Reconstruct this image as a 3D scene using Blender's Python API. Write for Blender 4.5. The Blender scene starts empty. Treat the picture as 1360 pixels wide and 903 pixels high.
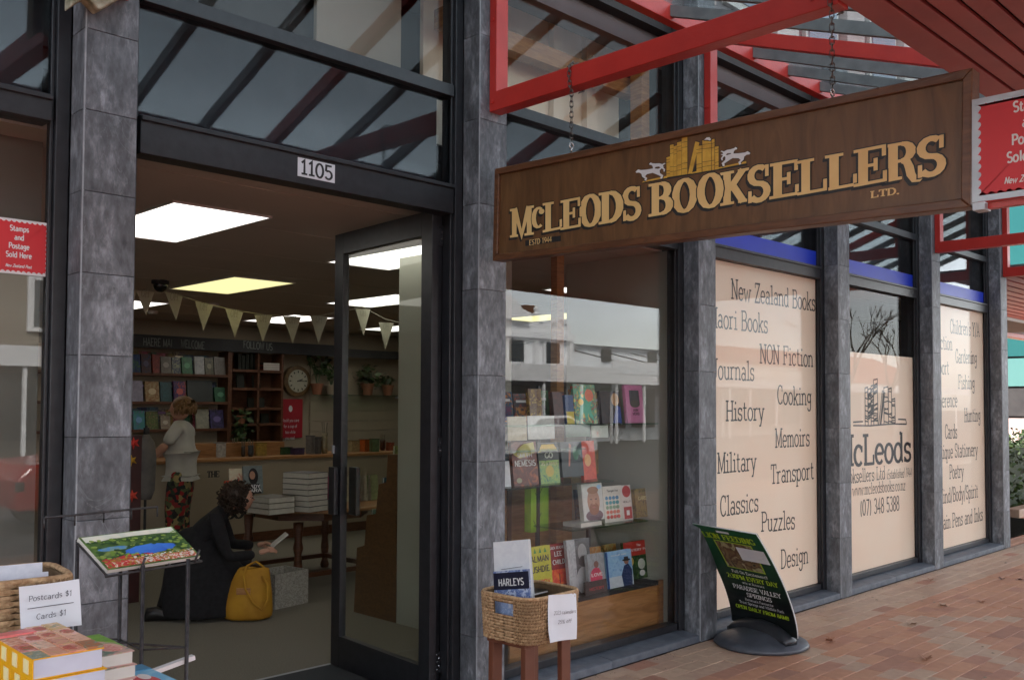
import bpy, bmesh, math, random
from math import sin, cos, pi, radians
from mathutils import Vector, Matrix, Euler
random.seed(7)
S = bpy.context.scene
COL = S.collection
# ------------------------------------------------------------------ camera
CAMZ = 1.6
YAW, PIT, ROL = radians(45.035), radians(2.136), radians(.241)
FPX, CX, CY = 1258.15, 680.0, 491.46
_f = Vector((sin(YAW)*cos(PIT), cos(YAW)*cos(PIT), sin(PIT)))
_r = Vector((cos(YAW), -sin(YAW), 0)); _u = _r.cross(_f)
_r2 = cos(ROL)*_r + sin(ROL)*_u; _u2 = -sin(ROL)*_r + cos(ROL)*_u
cam = bpy.data.cameras.new('camera'); camo = bpy.data.objects.new('camera', cam); COL.objects.link(camo)
camo.matrix_world = Matrix(((_r2.x, _u2.x, -_f.x, 0), (_r2.y, _u2.y, -_f.y, 0), (_r2.z, _u2.z, -_f.z, CAMZ), (0, 0, 0, 1)))
cam.sensor_width = 36; cam.lens = FPX/1360*36; cam.shift_y = (CY-451.5)/1360
cam.clip_start = .05; cam.clip_end = 2000
S.camera = camo
def ray(px, py):
    return _r2*((px-CX)/FPX) - _u2*((py-CY)/FPX) + _f
def PY(px, py, y):
    d = ray(px, py); return Vector((0, 0, CAMZ)) + d*(y/d.y)
def PX(px, py, x):
    d = ray(px, py); return Vector((0, 0, CAMZ)) + d*(x/d.x)
def PZ(px, py, z):
    d = ray(px, py); return Vector((0, 0, CAMZ)) + d*((z-CAMZ)/d.z)
# ------------------------------------------------------------------ world, sun, exposure
SUN_EL, SUN_AZ = radians(42), radians(330)
W = bpy.data.worlds.new('World'); S.world = W; W.use_nodes = True
nt = W.node_tree; nt.nodes.clear()
sky = nt.nodes.new('ShaderNodeTexSky'); sky.sky_type = 'NISHITA'; sky.sun_disc = False
sky.sun_elevation = SUN_EL; sky.sun_rotation = SUN_AZ; sky.air_density = 1.0; sky.dust_density = 1.0; sky.ozone_density = 1.0
hs = nt.nodes.new('ShaderNodeHueSaturation'); hs.inputs['Saturation'].default_value = .33
tcw = nt.nodes.new('ShaderNodeTexCoord'); nz = nt.nodes.new('ShaderNodeTexNoise'); nz.inputs['Scale'].default_value = 1.5; nz.inputs['Detail'].default_value = 5
mpw = nt.nodes.new('ShaderNodeMapping'); mpw.inputs['Scale'].default_value = (1, 1, 3.0); mpw.inputs['Location'].default_value = (0, 0, 0)
rw = nt.nodes.new('ShaderNodeMapRange'); rw.inputs['From Min'].default_value = .3; rw.inputs['From Max'].default_value = .7; rw.inputs['To Min'].default_value = .4; rw.inputs['To Max'].default_value = 1.4
mw = nt.nodes.new('ShaderNodeMixRGB'); mw.blend_type = 'MULTIPLY'; mw.inputs[0].default_value = 1
bg = nt.nodes.new('ShaderNodeBackground'); bg.inputs['Strength'].default_value = .115
ow = nt.nodes.new('ShaderNodeOutputWorld'); L = nt.links
L.new(sky.outputs[0], hs.inputs['Color']); L.new(tcw.outputs['Generated'], mpw.inputs[0]); L.new(mpw.outputs[0], nz.inputs['Vector'])
L.new(nz.outputs[0], rw.inputs[0]); L.new(hs.outputs[0], mw.inputs[1]); L.new(rw.outputs[0], mw.inputs[2])
L.new(mw.outputs[0], bg.inputs[0]); L.new(bg.outputs[0], ow.inputs[0])
sl = bpy.data.lights.new('sun', 'SUN'); sl.energy = 3.0; sl.angle = radians(20); sl.color = (1, .96, .9)
so = bpy.data.objects.new('sun', sl); COL.objects.link(so)
sd = Vector((sin(SUN_AZ)*cos(SUN_EL), cos(SUN_AZ)*cos(SUN_EL), sin(SUN_EL)))
so.rotation_euler = (-sd).to_track_quat('-Z', 'Y').to_euler(); so.location = (0, -6, 12)
S.view_settings.view_transform = 'Standard'; S.view_settings.look = 'None'
S.view_settings.exposure = 2.6; S.view_settings.gamma = 1
S.cycles.max_bounces = 10; S.cycles.transparent_max_bounces = 24; S.cycles.diffuse_bounces = 4; S.cycles.glossy_bounces = 4
S.cycles.use_denoising = True
S.cycles.caustics_reflective = False; S.cycles.caustics_refractive = False
# ------------------------------------------------------------------ materials
def srgb(r, g, b):
    f = lambda c: (c/255/12.92) if c/255 <= .04045 else ((c/255+.055)/1.055)**2.4
    return (f(r), f(g), f(b))
def c4(c): return (c[0], c[1], c[2], 1)
MATS = {}
def _new(name):
    m = bpy.data.materials.new(name); m.use_nodes = True; MATS[name] = m
    n = m.node_tree.nodes; return m, n, m.node_tree.links, n['Principled BSDF']
def mat(name, c1, c2=None, scale=8, rough=.6, metal=0, bump=0, detail=5, stretch=None, lo=.35, hi=.65, rnd=0, spec=.5, bscale=None, dist=0):
    """noise-mixed paint / stone / wood; rnd shifts the noise per object and varies value"""
    if name in MATS: return MATS[name]
    m, n, l, p = _new(name)
    p.inputs['Roughness'].default_value = rough; p.inputs['Metallic'].default_value = metal
    p.inputs['Specular IOR Level'].default_value = spec
    c2 = c2 or tuple(v*.82 for v in c1)
    tc = n.new('ShaderNodeTexCoord'); mp = n.new('ShaderNodeMapping'); l.new(tc.outputs['Object'], mp.inputs[0])
    if stretch: mp.inputs['Scale'].default_value = stretch
    src = mp.outputs[0]
    if rnd:
        oi = n.new('ShaderNodeObjectInfo'); vm = n.new('ShaderNodeVectorMath'); vm.operation = 'ADD'
        ml = n.new('ShaderNodeMath'); ml.operation = 'MULTIPLY'; ml.inputs[1].default_value = 37
        l.new(oi.outputs['Random'], ml.inputs[0]); l.new(src, vm.inputs[0]); l.new(ml.outputs[0], vm.inputs[1]); src = vm.outputs[0]
    nz = n.new('ShaderNodeTexNoise'); nz.inputs['Scale'].default_value = scale; nz.inputs['Detail'].default_value = detail; nz.inputs['Distortion'].default_value = dist
    l.new(src, nz.inputs['Vector'])
    cr = n.new('ShaderNodeValToRGB'); cr.color_ramp.elements[0].position = lo; cr.color_ramp.elements[1].position = hi
    cr.color_ramp.elements[0].color = c4(c1); cr.color_ramp.elements[1].color = c4(c2)
    l.new(nz.outputs[0], cr.inputs[0]); out = cr.outputs[0]
    if rnd:
        mr = n.new('ShaderNodeMapRange'); mr.inputs['To Min'].default_value = 1-rnd; mr.inputs['To Max'].default_value = 1+rnd
        l.new(oi.outputs['Random'], mr.inputs[0])
        mm = n.new('ShaderNodeMixRGB'); mm.blend_type = 'MULTIPLY'; mm.inputs[0].default_value = 1
        l.new(out, mm.inputs[1]); l.new(mr.outputs[0], mm.inputs[2]); out = mm.outputs[0]
    l.new(out, p.inputs['Base Color'])
    if bump:
        nb = n.new('ShaderNodeTexNoise'); nb.inputs['Scale'].default_value = bscale or scale*4; nb.inputs['Detail'].default_value = 6
        l.new(src, nb.inputs['Vector'])
        b = n.new('ShaderNodeBump'); b.inputs['Strength'].default_value = bump; b.inputs['Distance'].default_value = .01
        l.new(nb.outputs[0], b.inputs['Height']); l.new(b.outputs[0], p.inputs['Normal'])
    return m
def flat(c, rough=.6, name=None, metal=0):
    """small flat-ish surfaces: print, cards, lettering; a faint mottling keeps them from being dead flat"""
    nm = name or 'print_%d_%d_%d_%d' % (int(c[0]*999), int(c[1]*999), int(c[2]*999), int(rough*100))
    return mat(nm, c, tuple(v*.9 for v in c), scale=30, rough=rough, metal=metal)
def emit(name, c, s):
    m, n, l, p = _new(name); p.inputs['Base Color'].default_value = c4(c)
    p.inputs['Emission Color'].default_value = c4(c); p.inputs['Emission Strength'].default_value = s; return m
def glass(name, tint=(1, 1, 1), k=1.5, rough=0.0, wob=0):
    m, n, l, p = _new(name); n.remove(p)
    t = n.new('ShaderNodeBsdfTransparent'); t.inputs[0].default_value = c4(tint)
    g = n.new('ShaderNodeBsdfGlossy'); g.inputs['Roughness'].default_value = rough
    lw = n.new('ShaderNodeLayerWeight'); lw.inputs[0].default_value = .5      # facing = 1 - |cos|, the same from both sides of the pane
    pw = n.new('ShaderNodeMath'); pw.operation = 'POWER'; pw.inputs[1].default_value = 5; l.new(lw.outputs['Facing'], pw.inputs[0])
    f = n.new('ShaderNodeMath'); f.operation = 'MULTIPLY_ADD'; f.inputs[1].default_value = .96; f.inputs[2].default_value = .04; l.new(pw.outputs[0], f.inputs[0])
    a = n.new('ShaderNodeMath'); a.operation = 'MULTIPLY'; a.inputs[1].default_value = k; a.use_clamp = True
    mx = n.new('ShaderNodeMixShader'); o = n['Material Output']
    l.new(f.outputs[0], a.inputs[0]); l.new(a.outputs[0], mx.inputs[0]); l.new(t.outputs[0], mx.inputs[1]); l.new(g.outputs[0], mx.inputs[2]); l.new(mx.outputs[0], o.inputs[0])
    if wob:
        tc = n.new('ShaderNodeTexCoord'); nb = n.new('ShaderNodeTexNoise'); nb.inputs['Scale'].default_value = 3
        b = n.new('ShaderNodeBump'); b.inputs['Strength'].default_value = wob; b.inputs['Distance'].default_value = .01
        l.new(tc.outputs['Object'], nb.inputs[0]); l.new(nb.outputs[0], b.inputs['Height']); l.new(b.outputs[0], g.inputs['Normal'])
    return m
def art(name, cols, scale=14, seed=0, dist=1.5, kind='noise', rough=.4):
    """printed picture: several inks laid out by a warped noise / voronoi (used for book covers and posters)"""
    if name in MATS: return MATS[name]
    m, n, l, p = _new(name); p.inputs['Roughness'].default_value = rough
    tc = n.new('ShaderNodeTexCoord'); mp = n.new('ShaderNodeMapping'); mp.inputs['Location'].default_value = (seed*3.7, seed*1.3, seed*2.1)
    l.new(tc.outputs['Object'], mp.inputs[0])
    if kind == 'vor':
        t = n.new('ShaderNodeTexVoronoi'); t.inputs['Scale'].default_value = scale; l.new(mp.outputs[0], t.inputs['Vector'])
        sp = n.new('ShaderNodeSeparateColor'); l.new(t.outputs['Color'], sp.inputs[0]); fac = sp.outputs[0]
    else:
        t = n.new('ShaderNodeTexNoise'); t.inputs['Scale'].default_value = scale; t.inputs['Detail'].default_value = 3; t.inputs['Distortion'].default_value = dist
        l.new(mp.outputs[0], t.inputs['Vector'])
        mr = n.new('ShaderNodeMapRange'); mr.inputs['From Min'].default_value = .3; mr.inputs['From Max'].default_value = .7; l.new(t.outputs[0], mr.inputs[0]); fac = mr.outputs[0]
    cr = n.new('ShaderNodeValToRGB'); cr.color_ramp.interpolation = 'CONSTANT' if kind == 'vor' else 'EASE'
    e = cr.color_ramp.elements; k = len(cols)
    while len(e) < k: e.new(.5)
    for i, c in enumerate(cols):
        e[i].position = i/k if kind == 'vor' else i/(k-1); e[i].color = c4(c)
    l.new(fac, cr.inputs[0]); l.new(cr.outputs[0], p.inputs['Base Color'])
    return m
M_frame = mat('black_bronze_frame', (.012, .013, .016), (.02, .021, .025), scale=20, rough=.38, bump=.05)
M_red = mat('red_gloss_paint', (.54, .038, .028), (.43, .028, .022), scale=5, rough=.36, bump=.12, bscale=60, lo=.3, hi=.75)
M_soff = mat('soffit_red_paint', (.38, .075, .072), (.31, .058, .058), scale=3, rough=.5, rnd=.10, bump=.1)
M_steel = mat('grey_glazing_bar', (.12, .13, .135), (.18, .19, .19), scale=9, rough=.5)
M_blue = mat('blue_band', (.008, .032, .42), (.010, .036, .48), scale=4, rough=.4)
M_sill = mat('sill_stone', (.085, .10, .125), (.13, .145, .17), scale=14, rough=.5, bump=.25, rnd=.08)
M_film = mat('peach_window_film', (.90, .69, .51), (.90, .76, .59), scale=1.3, rough=.55, lo=.3, hi=.7)
M_ink = mat('black_lettering', (.012, .012, .013), (.02, .02, .02), scale=60, rough=.5)
M_beige = mat('beige_lining_board', (.78, .64, .49), (.84, .70, .55), scale=2.5, rough=.8, stretch=(3, 3, .4), bump=.1)
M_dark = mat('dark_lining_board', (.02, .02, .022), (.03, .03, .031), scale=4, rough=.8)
M_ceil = mat('shop_ceiling', (.50, .45, .40), (.46, .415, .37), scale=2, rough=.9)
M_wall = mat('cream_wall', (.35, .29, .205), (.30, .25, .18), scale=2, rough=.85, bump=.05)
M_pillar = mat('pale_pillar', (.36, .36, .31), (.33, .33, .28), scale=2, rough=.8)
M_carpet = mat('olive_carpet', (.22, .20, .155), (.16, .145, .11), scale=120, rough=.95, bump=.5)
M_mat = mat('entrance_mat', (.035, .04, .042), (.05, .055, .057), scale=150, rough=.95, bump=.6)
M_wood = mat('honey_wood', (.36, .17, .055), (.24, .10, .03), scale=5, rough=.42, stretch=(1.2, 1.2, 9), dist=1.2, bump=.08, rnd=.1)
M_woodh = mat('honey_wood_flat', (.40, .20, .075), (.27, .125, .04), scale=3.5, rough=.42, stretch=(1.0, 4, 8), dist=1.4, bump=.08, rnd=.1)
M_dwood = mat('dark_brown_wood', (.13, .05, .022), (.075, .028, .012), scale=6, rough=.45, stretch=(2, 2, 9), dist=1, bump=.1, rnd=.1)
M_sign = mat('varnished_sign_board', (.165, .08, .030), (.088, .040, .014), scale=2.6, rough=.42, stretch=(5, 5, .9), dist=1.6, bump=.12, bscale=30, lo=.3, hi=.72)
M_signf = mat('sign_frame_moulding', (.15, .062, .025), (.09, .036, .015), scale=6, rough=.4, stretch=(6, 1, 6), dist=1, bump=.15)
M_gold = mat('gold_paint', (.80, .55, .23), (.72, .47, .18), scale=6, rough=.4)
M_goldbk = mat('gold_book_paint', (.70, .42, .06), (.55, .30, .04), scale=30, rough=.45)
M_white = mat('white_paint', (.74, .74, .74), (.66, .66, .67), scale=8, rough=.5)
M_paper = mat('white_paper', (.72, .74, .78), (.66, .68, .72), scale=6, rough=.75, bump=.15, bscale=9)
M_pages = mat('page_edges', (.66, .64, .58), (.52, .50, .45), scale=8, rough=.8, stretch=(1, 1, 60))
M_wick = mat('woven_seagrass', (.30, .175, .085), (.52, .35, .19), scale=60, rough=.75, bump=.5, bscale=300, rnd=.16)
M_wire = mat('black_wire', (.02, .02, .022), (.05, .045, .045), scale=60, rough=.45, metal=.3)
M_chain = mat('galvanised_chain', (.25, .24, .22), (.12, .10, .09), scale=40, rough=.45, metal=.8)
M_alu = mat('grey_aluminium', (.42, .44, .47), (.34, .36, .39), scale=12, rough=.4, metal=.5, bump=.1)
M_chrome = mat('bright_zinc', (.7, .7, .7), (.6, .6, .6), scale=20, rough=.2, metal=1)
M_stamp = mat('stamp_red', (.62, .02, .03), (.55, .018, .026), scale=4, rough=.45)
M_rubber = mat('grey_rubber_base', (.045, .05, .062), (.065, .072, .088), scale=14, rough=.42, bump=.1)
M_stone = None
def stone():
    m, n, l, p = _new('bluestone_tile')
    p.inputs['Roughness'].default_value = .52
    tc = n.new('ShaderNodeTexCoord'); oi = n.new('ShaderNodeObjectInfo'); ml = n.new('ShaderNodeMath'); ml.operation = 'MULTIPLY'; ml.inputs[1].default_value = 41
    va = n.new('ShaderNodeVectorMath'); va.operation = 'ADD'
    l.new(oi.outputs['Random'], ml.inputs[0]); l.new(tc.outputs['Object'], va.inputs[0]); l.new(ml.outputs[0], va.inputs[1])
    n1 = n.new('ShaderNodeTexNoise'); n1.inputs['Scale'].default_value = 10; n1.inputs['Detail'].default_value = 10; n1.inputs['Roughness'].default_value = .72; n1.inputs['Distortion'].default_value = .25
    n2 = n.new('ShaderNodeTexNoise'); n2.inputs['Scale'].default_value = 45; n2.inputs['Detail'].default_value = 6
    n3 = n.new('ShaderNodeTexNoise'); n3.inputs['Scale'].default_value = 3.2; n3.inputs['Detail'].default_value = 5; n3.inputs['Distortion'].default_value = 2.2
    ms = n.new('ShaderNodeMapping'); ms.inputs['Scale'].default_value = (1, 1, .45); l.new(va.outputs[0], ms.inputs[0])
    for q in (n1, n2, n3): l.new(ms.outputs[0], q.inputs['Vector'])
    cr = n.new('ShaderNodeValToRGB'); e = cr.color_ramp.elements; e[0].position = .3; e[0].color = (.050, .054, .060, 1); e[1].position = .71; e[1].color = (.31, .33, .36, 1)
    k = e.new(.52); k.color = (.122, .130, .144, 1)
    l.new(n1.outputs[0], cr.inputs[0])
    c2 = n.new('ShaderNodeValToRGB'); c2.color_ramp.elements[0].position = .35; c2.color_ramp.elements[0].color = (.72, .72, .72, 1); c2.color_ramp.elements[1].position = .68; c2.color_ramp.elements[1].color = (1.25, 1.25, 1.25, 1)
    l.new(n2.outputs[0], c2.inputs[0])
    m1 = n.new('ShaderNodeMixRGB'); m1.blend_type = 'MULTIPLY'; m1.inputs[0].default_value = 1; l.new(cr.outputs[0], m1.inputs[1]); l.new(c2.outputs[0], m1.inputs[2])
    # pale veins: a thin band of a warped noise
    sb = n.new('ShaderNodeMath'); sb.operation = 'SUBTRACT'; sb.inputs[1].default_value = .5; l.new(n3.outputs[0], sb.inputs[0])
    ab = n.new('ShaderNodeMath'); ab.operation = 'ABSOLUTE'; l.new(sb.outputs[0], ab.inputs[0])
    vr = n.new('ShaderNodeMapRange'); vr.inputs['From Min'].default_value = .0; vr.inputs['From Max'].default_value = .006; vr.inputs['To Min'].default_value = .24; vr.inputs['To Max'].default_value = 0; l.new(ab.outputs[0], vr.inputs[0])
    m2 = n.new('ShaderNodeMixRGB'); l.new(vr.outputs[0], m2.inputs[0]); l.new(m1.outputs[0], m2.inputs[1]); m2.inputs[2].default_value = (.34, .36, .38, 1)
    mr = n.new('ShaderNodeMapRange'); mr.inputs['To Min'].default_value = .88; mr.inputs['To Max'].default_value = 1.12; l.new(oi.outputs['Random'], mr.inputs[0])
    m3 = n.new('ShaderNodeMixRGB'); m3.blend_type = 'MULTIPLY'; m3.inputs[0].default_value = 1; l.new(m2.outputs[0], m3.inputs[1]); l.new(mr.outputs[0], m3.inputs[2])
    l.new(m3.outputs[0], p.inputs['Base Color'])
    b = n.new('ShaderNodeBump'); b.inputs['Strength'].default_value = .25; b.inputs['Distance'].default_value = .004; l.new(n2.outputs[0], b.inputs['Height']); l.new(b.outputs[0], p.inputs['Normal'])
    return m
M_stone = stone()
M_grout = mat('pale_grout_edge', (.34, .36, .38), (.24, .26, .28), scale=20, rough=.8)
G_win = glass('window_glass', (.97, .97, .96), 1.0)
G_film = glass('film_window_glass', (.98, .98, .98), .28)
G_dark = glass('transom_glass', (.75, .77, .79), .95, rough=.03, wob=.02)
G_roof = glass('canopy_glass', (.82, .87, .87), .6)
G_up = glass('upper_glass', (.95, .94, .92), .75)
G_door = glass('door_glass', (.93, .95, .92), .7)
# ------------------------------------------------------------------ mesh + object helpers
ROOTM = {}
class MB:
    def __init__(s): s.v = []; s.f = []; s.mi = []
    def add(s, vs, fs, m=0):
        o = len(s.v); s.v += [tuple(v) for v in vs]; s.f += [tuple(i+o for i in f) for f in fs]; s.mi += [m]*len(fs); return s
    def box(s, x0, x1, y0, y1, z0, z1, m=0):
        x0, x1 = min(x0, x1), max(x0, x1); y0, y1 = min(y0, y1), max(y0, y1); z0, z1 = min(z0, z1), max(z0, z1)
        return s.add([(x0, y0, z0), (x1, y0, z0), (x1, y1, z0), (x0, y1, z0), (x0, y0, z1), (x1, y0, z1), (x1, y1, z1), (x0, y1, z1)],
              [(0, 3, 2, 1), (4, 5, 6, 7), (0, 1, 5, 4), (1, 2, 6, 5), (2, 3, 7, 6), (3, 0, 4, 7)], m)
    def obox(s, c, sz, mt, m=0):
        b = MB().box(-sz[0]/2, sz[0]/2, -sz[1]/2, sz[1]/2, -sz[2]/2, sz[2]/2)
        c = Vector(c); return s.add([c + mt @ Vector(v) for v in b.v], b.f, m)
    def bar(s, a, b, w, h, up=(0, 0, 1), m=0):
        a = Vector(a); b = Vector(b); d = (b-a); ln = d.length; d.normalize(); sd_ = d.cross(Vector(up)).normalized(); u = sd_.cross(d)
        vs = [a + sd_*(i*w/2) + u*(j*h/2) for i, j in ((-1, -1), (1, -1), (1, 1), (-1, 1))]
        return s.add(vs + [v + d*ln for v in vs], [(0, 3, 2, 1), (4, 5, 6, 7), (0, 1, 5, 4), (1, 2, 6, 5), (2, 3, 7, 6), (3, 0, 4, 7)], m)
    def tube(s, pts, r, n=8, m=0, closed=False, cap=True):
        pts = [Vector(p) for p in pts]; rs = r if isinstance(r, (list, tuple)) else [r]*len(pts); rings = []
        k = len(pts); up = Vector((0, 0, 1))
        for i, p in enumerate(pts):
            if closed: d = (pts[(i+1) % k]-pts[i-1])
            else: d = pts[min(i+1, k-1)]-pts[max(i-1, 0)]
            d.normalize(); a = d.cross(up)
            if a.length < .05: a = d.cross(Vector((1, 0, 0)))
            a.normalize(); b = a.cross(d)
            rings.append([p + (a*cos(2*pi*j/n)+b*sin(2*pi*j/n))*rs[i] for j in range(n)])
        vs = [v for q in rings for v in q]; fs = []
        for i in range(k if closed else k-1):
            i2 = (i+1) % k
            for j in range(n): fs.append((i*n+j, i*n+(j+1) % n, i2*n+(j+1) % n, i2*n+j))
        if cap and not closed: fs += [tuple(range(n))[::-1], tuple((k-1)*n+j for j in range(n))]
        return s.add(vs, fs, m)
    def rings(s, rings, m=0, cap=True):
        n = len(rings[0]); vs = [v for q in rings for v in q]; fs = []
        for i in range(len(rings)-1):
            for j in range(n): fs.append((i*n+j, i*n+(j+1) % n, (i+1)*n+(j+1) % n, (i+1)*n+j))
        if cap: fs += [tuple(range(n))[::-1], tuple((len(rings)-1)*n+j for j in range(n))]
        return s.add(vs, fs, m)
    def lathe(s, prof, c=(0, 0, 0), n=20, sx=1, sy=1, m=0):
        return s.rings([[(c[0]+r*sx*cos(2*pi*j/n), c[1]+r*sy*sin(2*pi*j/n), c[2]+z) for j in range(n)] for r, z in prof], m)
    def prism(s, poly, o, u, v, nrm, t, m=0):
        o = Vector(o); u = Vector(u); v = Vector(v); nrm = Vector(nrm); k = len(poly)
        a = [o+u*x+v*y for x, y in poly]; b = [p+nrm*t for p in a]
        return s.add(a+b, [tuple(range(k))[::-1], tuple(range(k, 2*k))]+[(i, (i+1) % k, (i+1) % k+k, i+k) for i in range(k)], m)
    def ball(s, c, r, seg=10, rn=7, sc=(1, 1, 1), m=0):
        prof = [(max(.001, r*sin(pi*i/(rn-1))), -r*cos(pi*i/(rn-1))) for i in range(rn)]
        return s.add([(c[0]+p*sc[0]*cos(2*pi*j/seg), c[1]+p*sc[1]*sin(2*pi*j/seg), c[2]+z*sc[2]) for p, z in prof for j in range(seg)],
            [(i*seg+j, i*seg+(j+1) % seg, (i+1)*seg+(j+1) % seg, (i+1)*seg+j) for i in range(rn-1) for j in range(seg)], m)
    def mesh(s, name, mats, inv=None):
        me = bpy.data.meshes.new(name)
        vs = [inv @ Vector(v) for v in s.v] if inv is not None else s.v
        me.from_pydata(vs, [], s.f); me.update()
        for m in (mats if isinstance(mats, (list, tuple)) else [mats]): me.materials.append(m)
        if any(s.mi): me.polygons.foreach_set('material_index', s.mi)
        return me
    def build(s, name, mats, parent=None, world=True, bevel=0, smooth=False, sub=0, label=None, kind=None):
        inv = None
        if parent is not None and world: inv = ROOTM[parent.name].inverted()
        o = bpy.data.objects.new(name, s.mesh(name, mats, inv)); COL.objects.link(o)
        ROOTM[o.name] = ROOTM[parent.name].copy() if parent is not None else Matrix.Identity(4)
        if parent is not None: o.parent = parent
        if smooth: o.data.polygons.foreach_set('use_smooth', [True]*len(o.data.polygons))
        if sub:
            q = o.modifiers.new('sub', 'SUBSURF'); q.levels = sub; q.render_levels = sub
        if bevel:
            q = o.modifiers.new('bev', 'BEVEL'); q.width = bevel; q.segments = 2; q.limit_method = 'ANGLE'
        if label: o['label'] = label
        if kind: o['kind'] = kind
        return o
def thing(name, label, cat, loc=(0, 0, 0), rz=0, group=None, rot=None):
    o = bpy.data.objects.new(name, None); COL.objects.link(o); o.empty_display_size = .1
    e = rot if rot is not None else (0, 0, rz)
    o.location = loc; o.rotation_euler = e; o['label'] = label; o['category'] = cat
    if group: o['group'] = group
    ROOTM[o.name] = Matrix.Translation(Vector(loc)) @ Euler(e).to_matrix().to_4x4()
    return o
def tag(o, label, cat, group=None):
    o['label'] = label; o['category'] = cat
    if group: o['group'] = group
    return o
def struct(name, mb, m, **k):
    o = mb.build(name, m, **k); o['kind'] = 'structure'; return o
def inst(name, me, parent, M4, like=None):
    """part sharing mesh data; M4 is its world matrix"""
    o = bpy.data.objects.new(name, me); COL.objects.link(o); o.parent = parent
    o.matrix_basis = ROOTM[parent.name].inverted() @ M4; ROOTM[o.name] = M4
    return o
def T(x, y, z): return Matrix.Translation((x, y, z))
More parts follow.
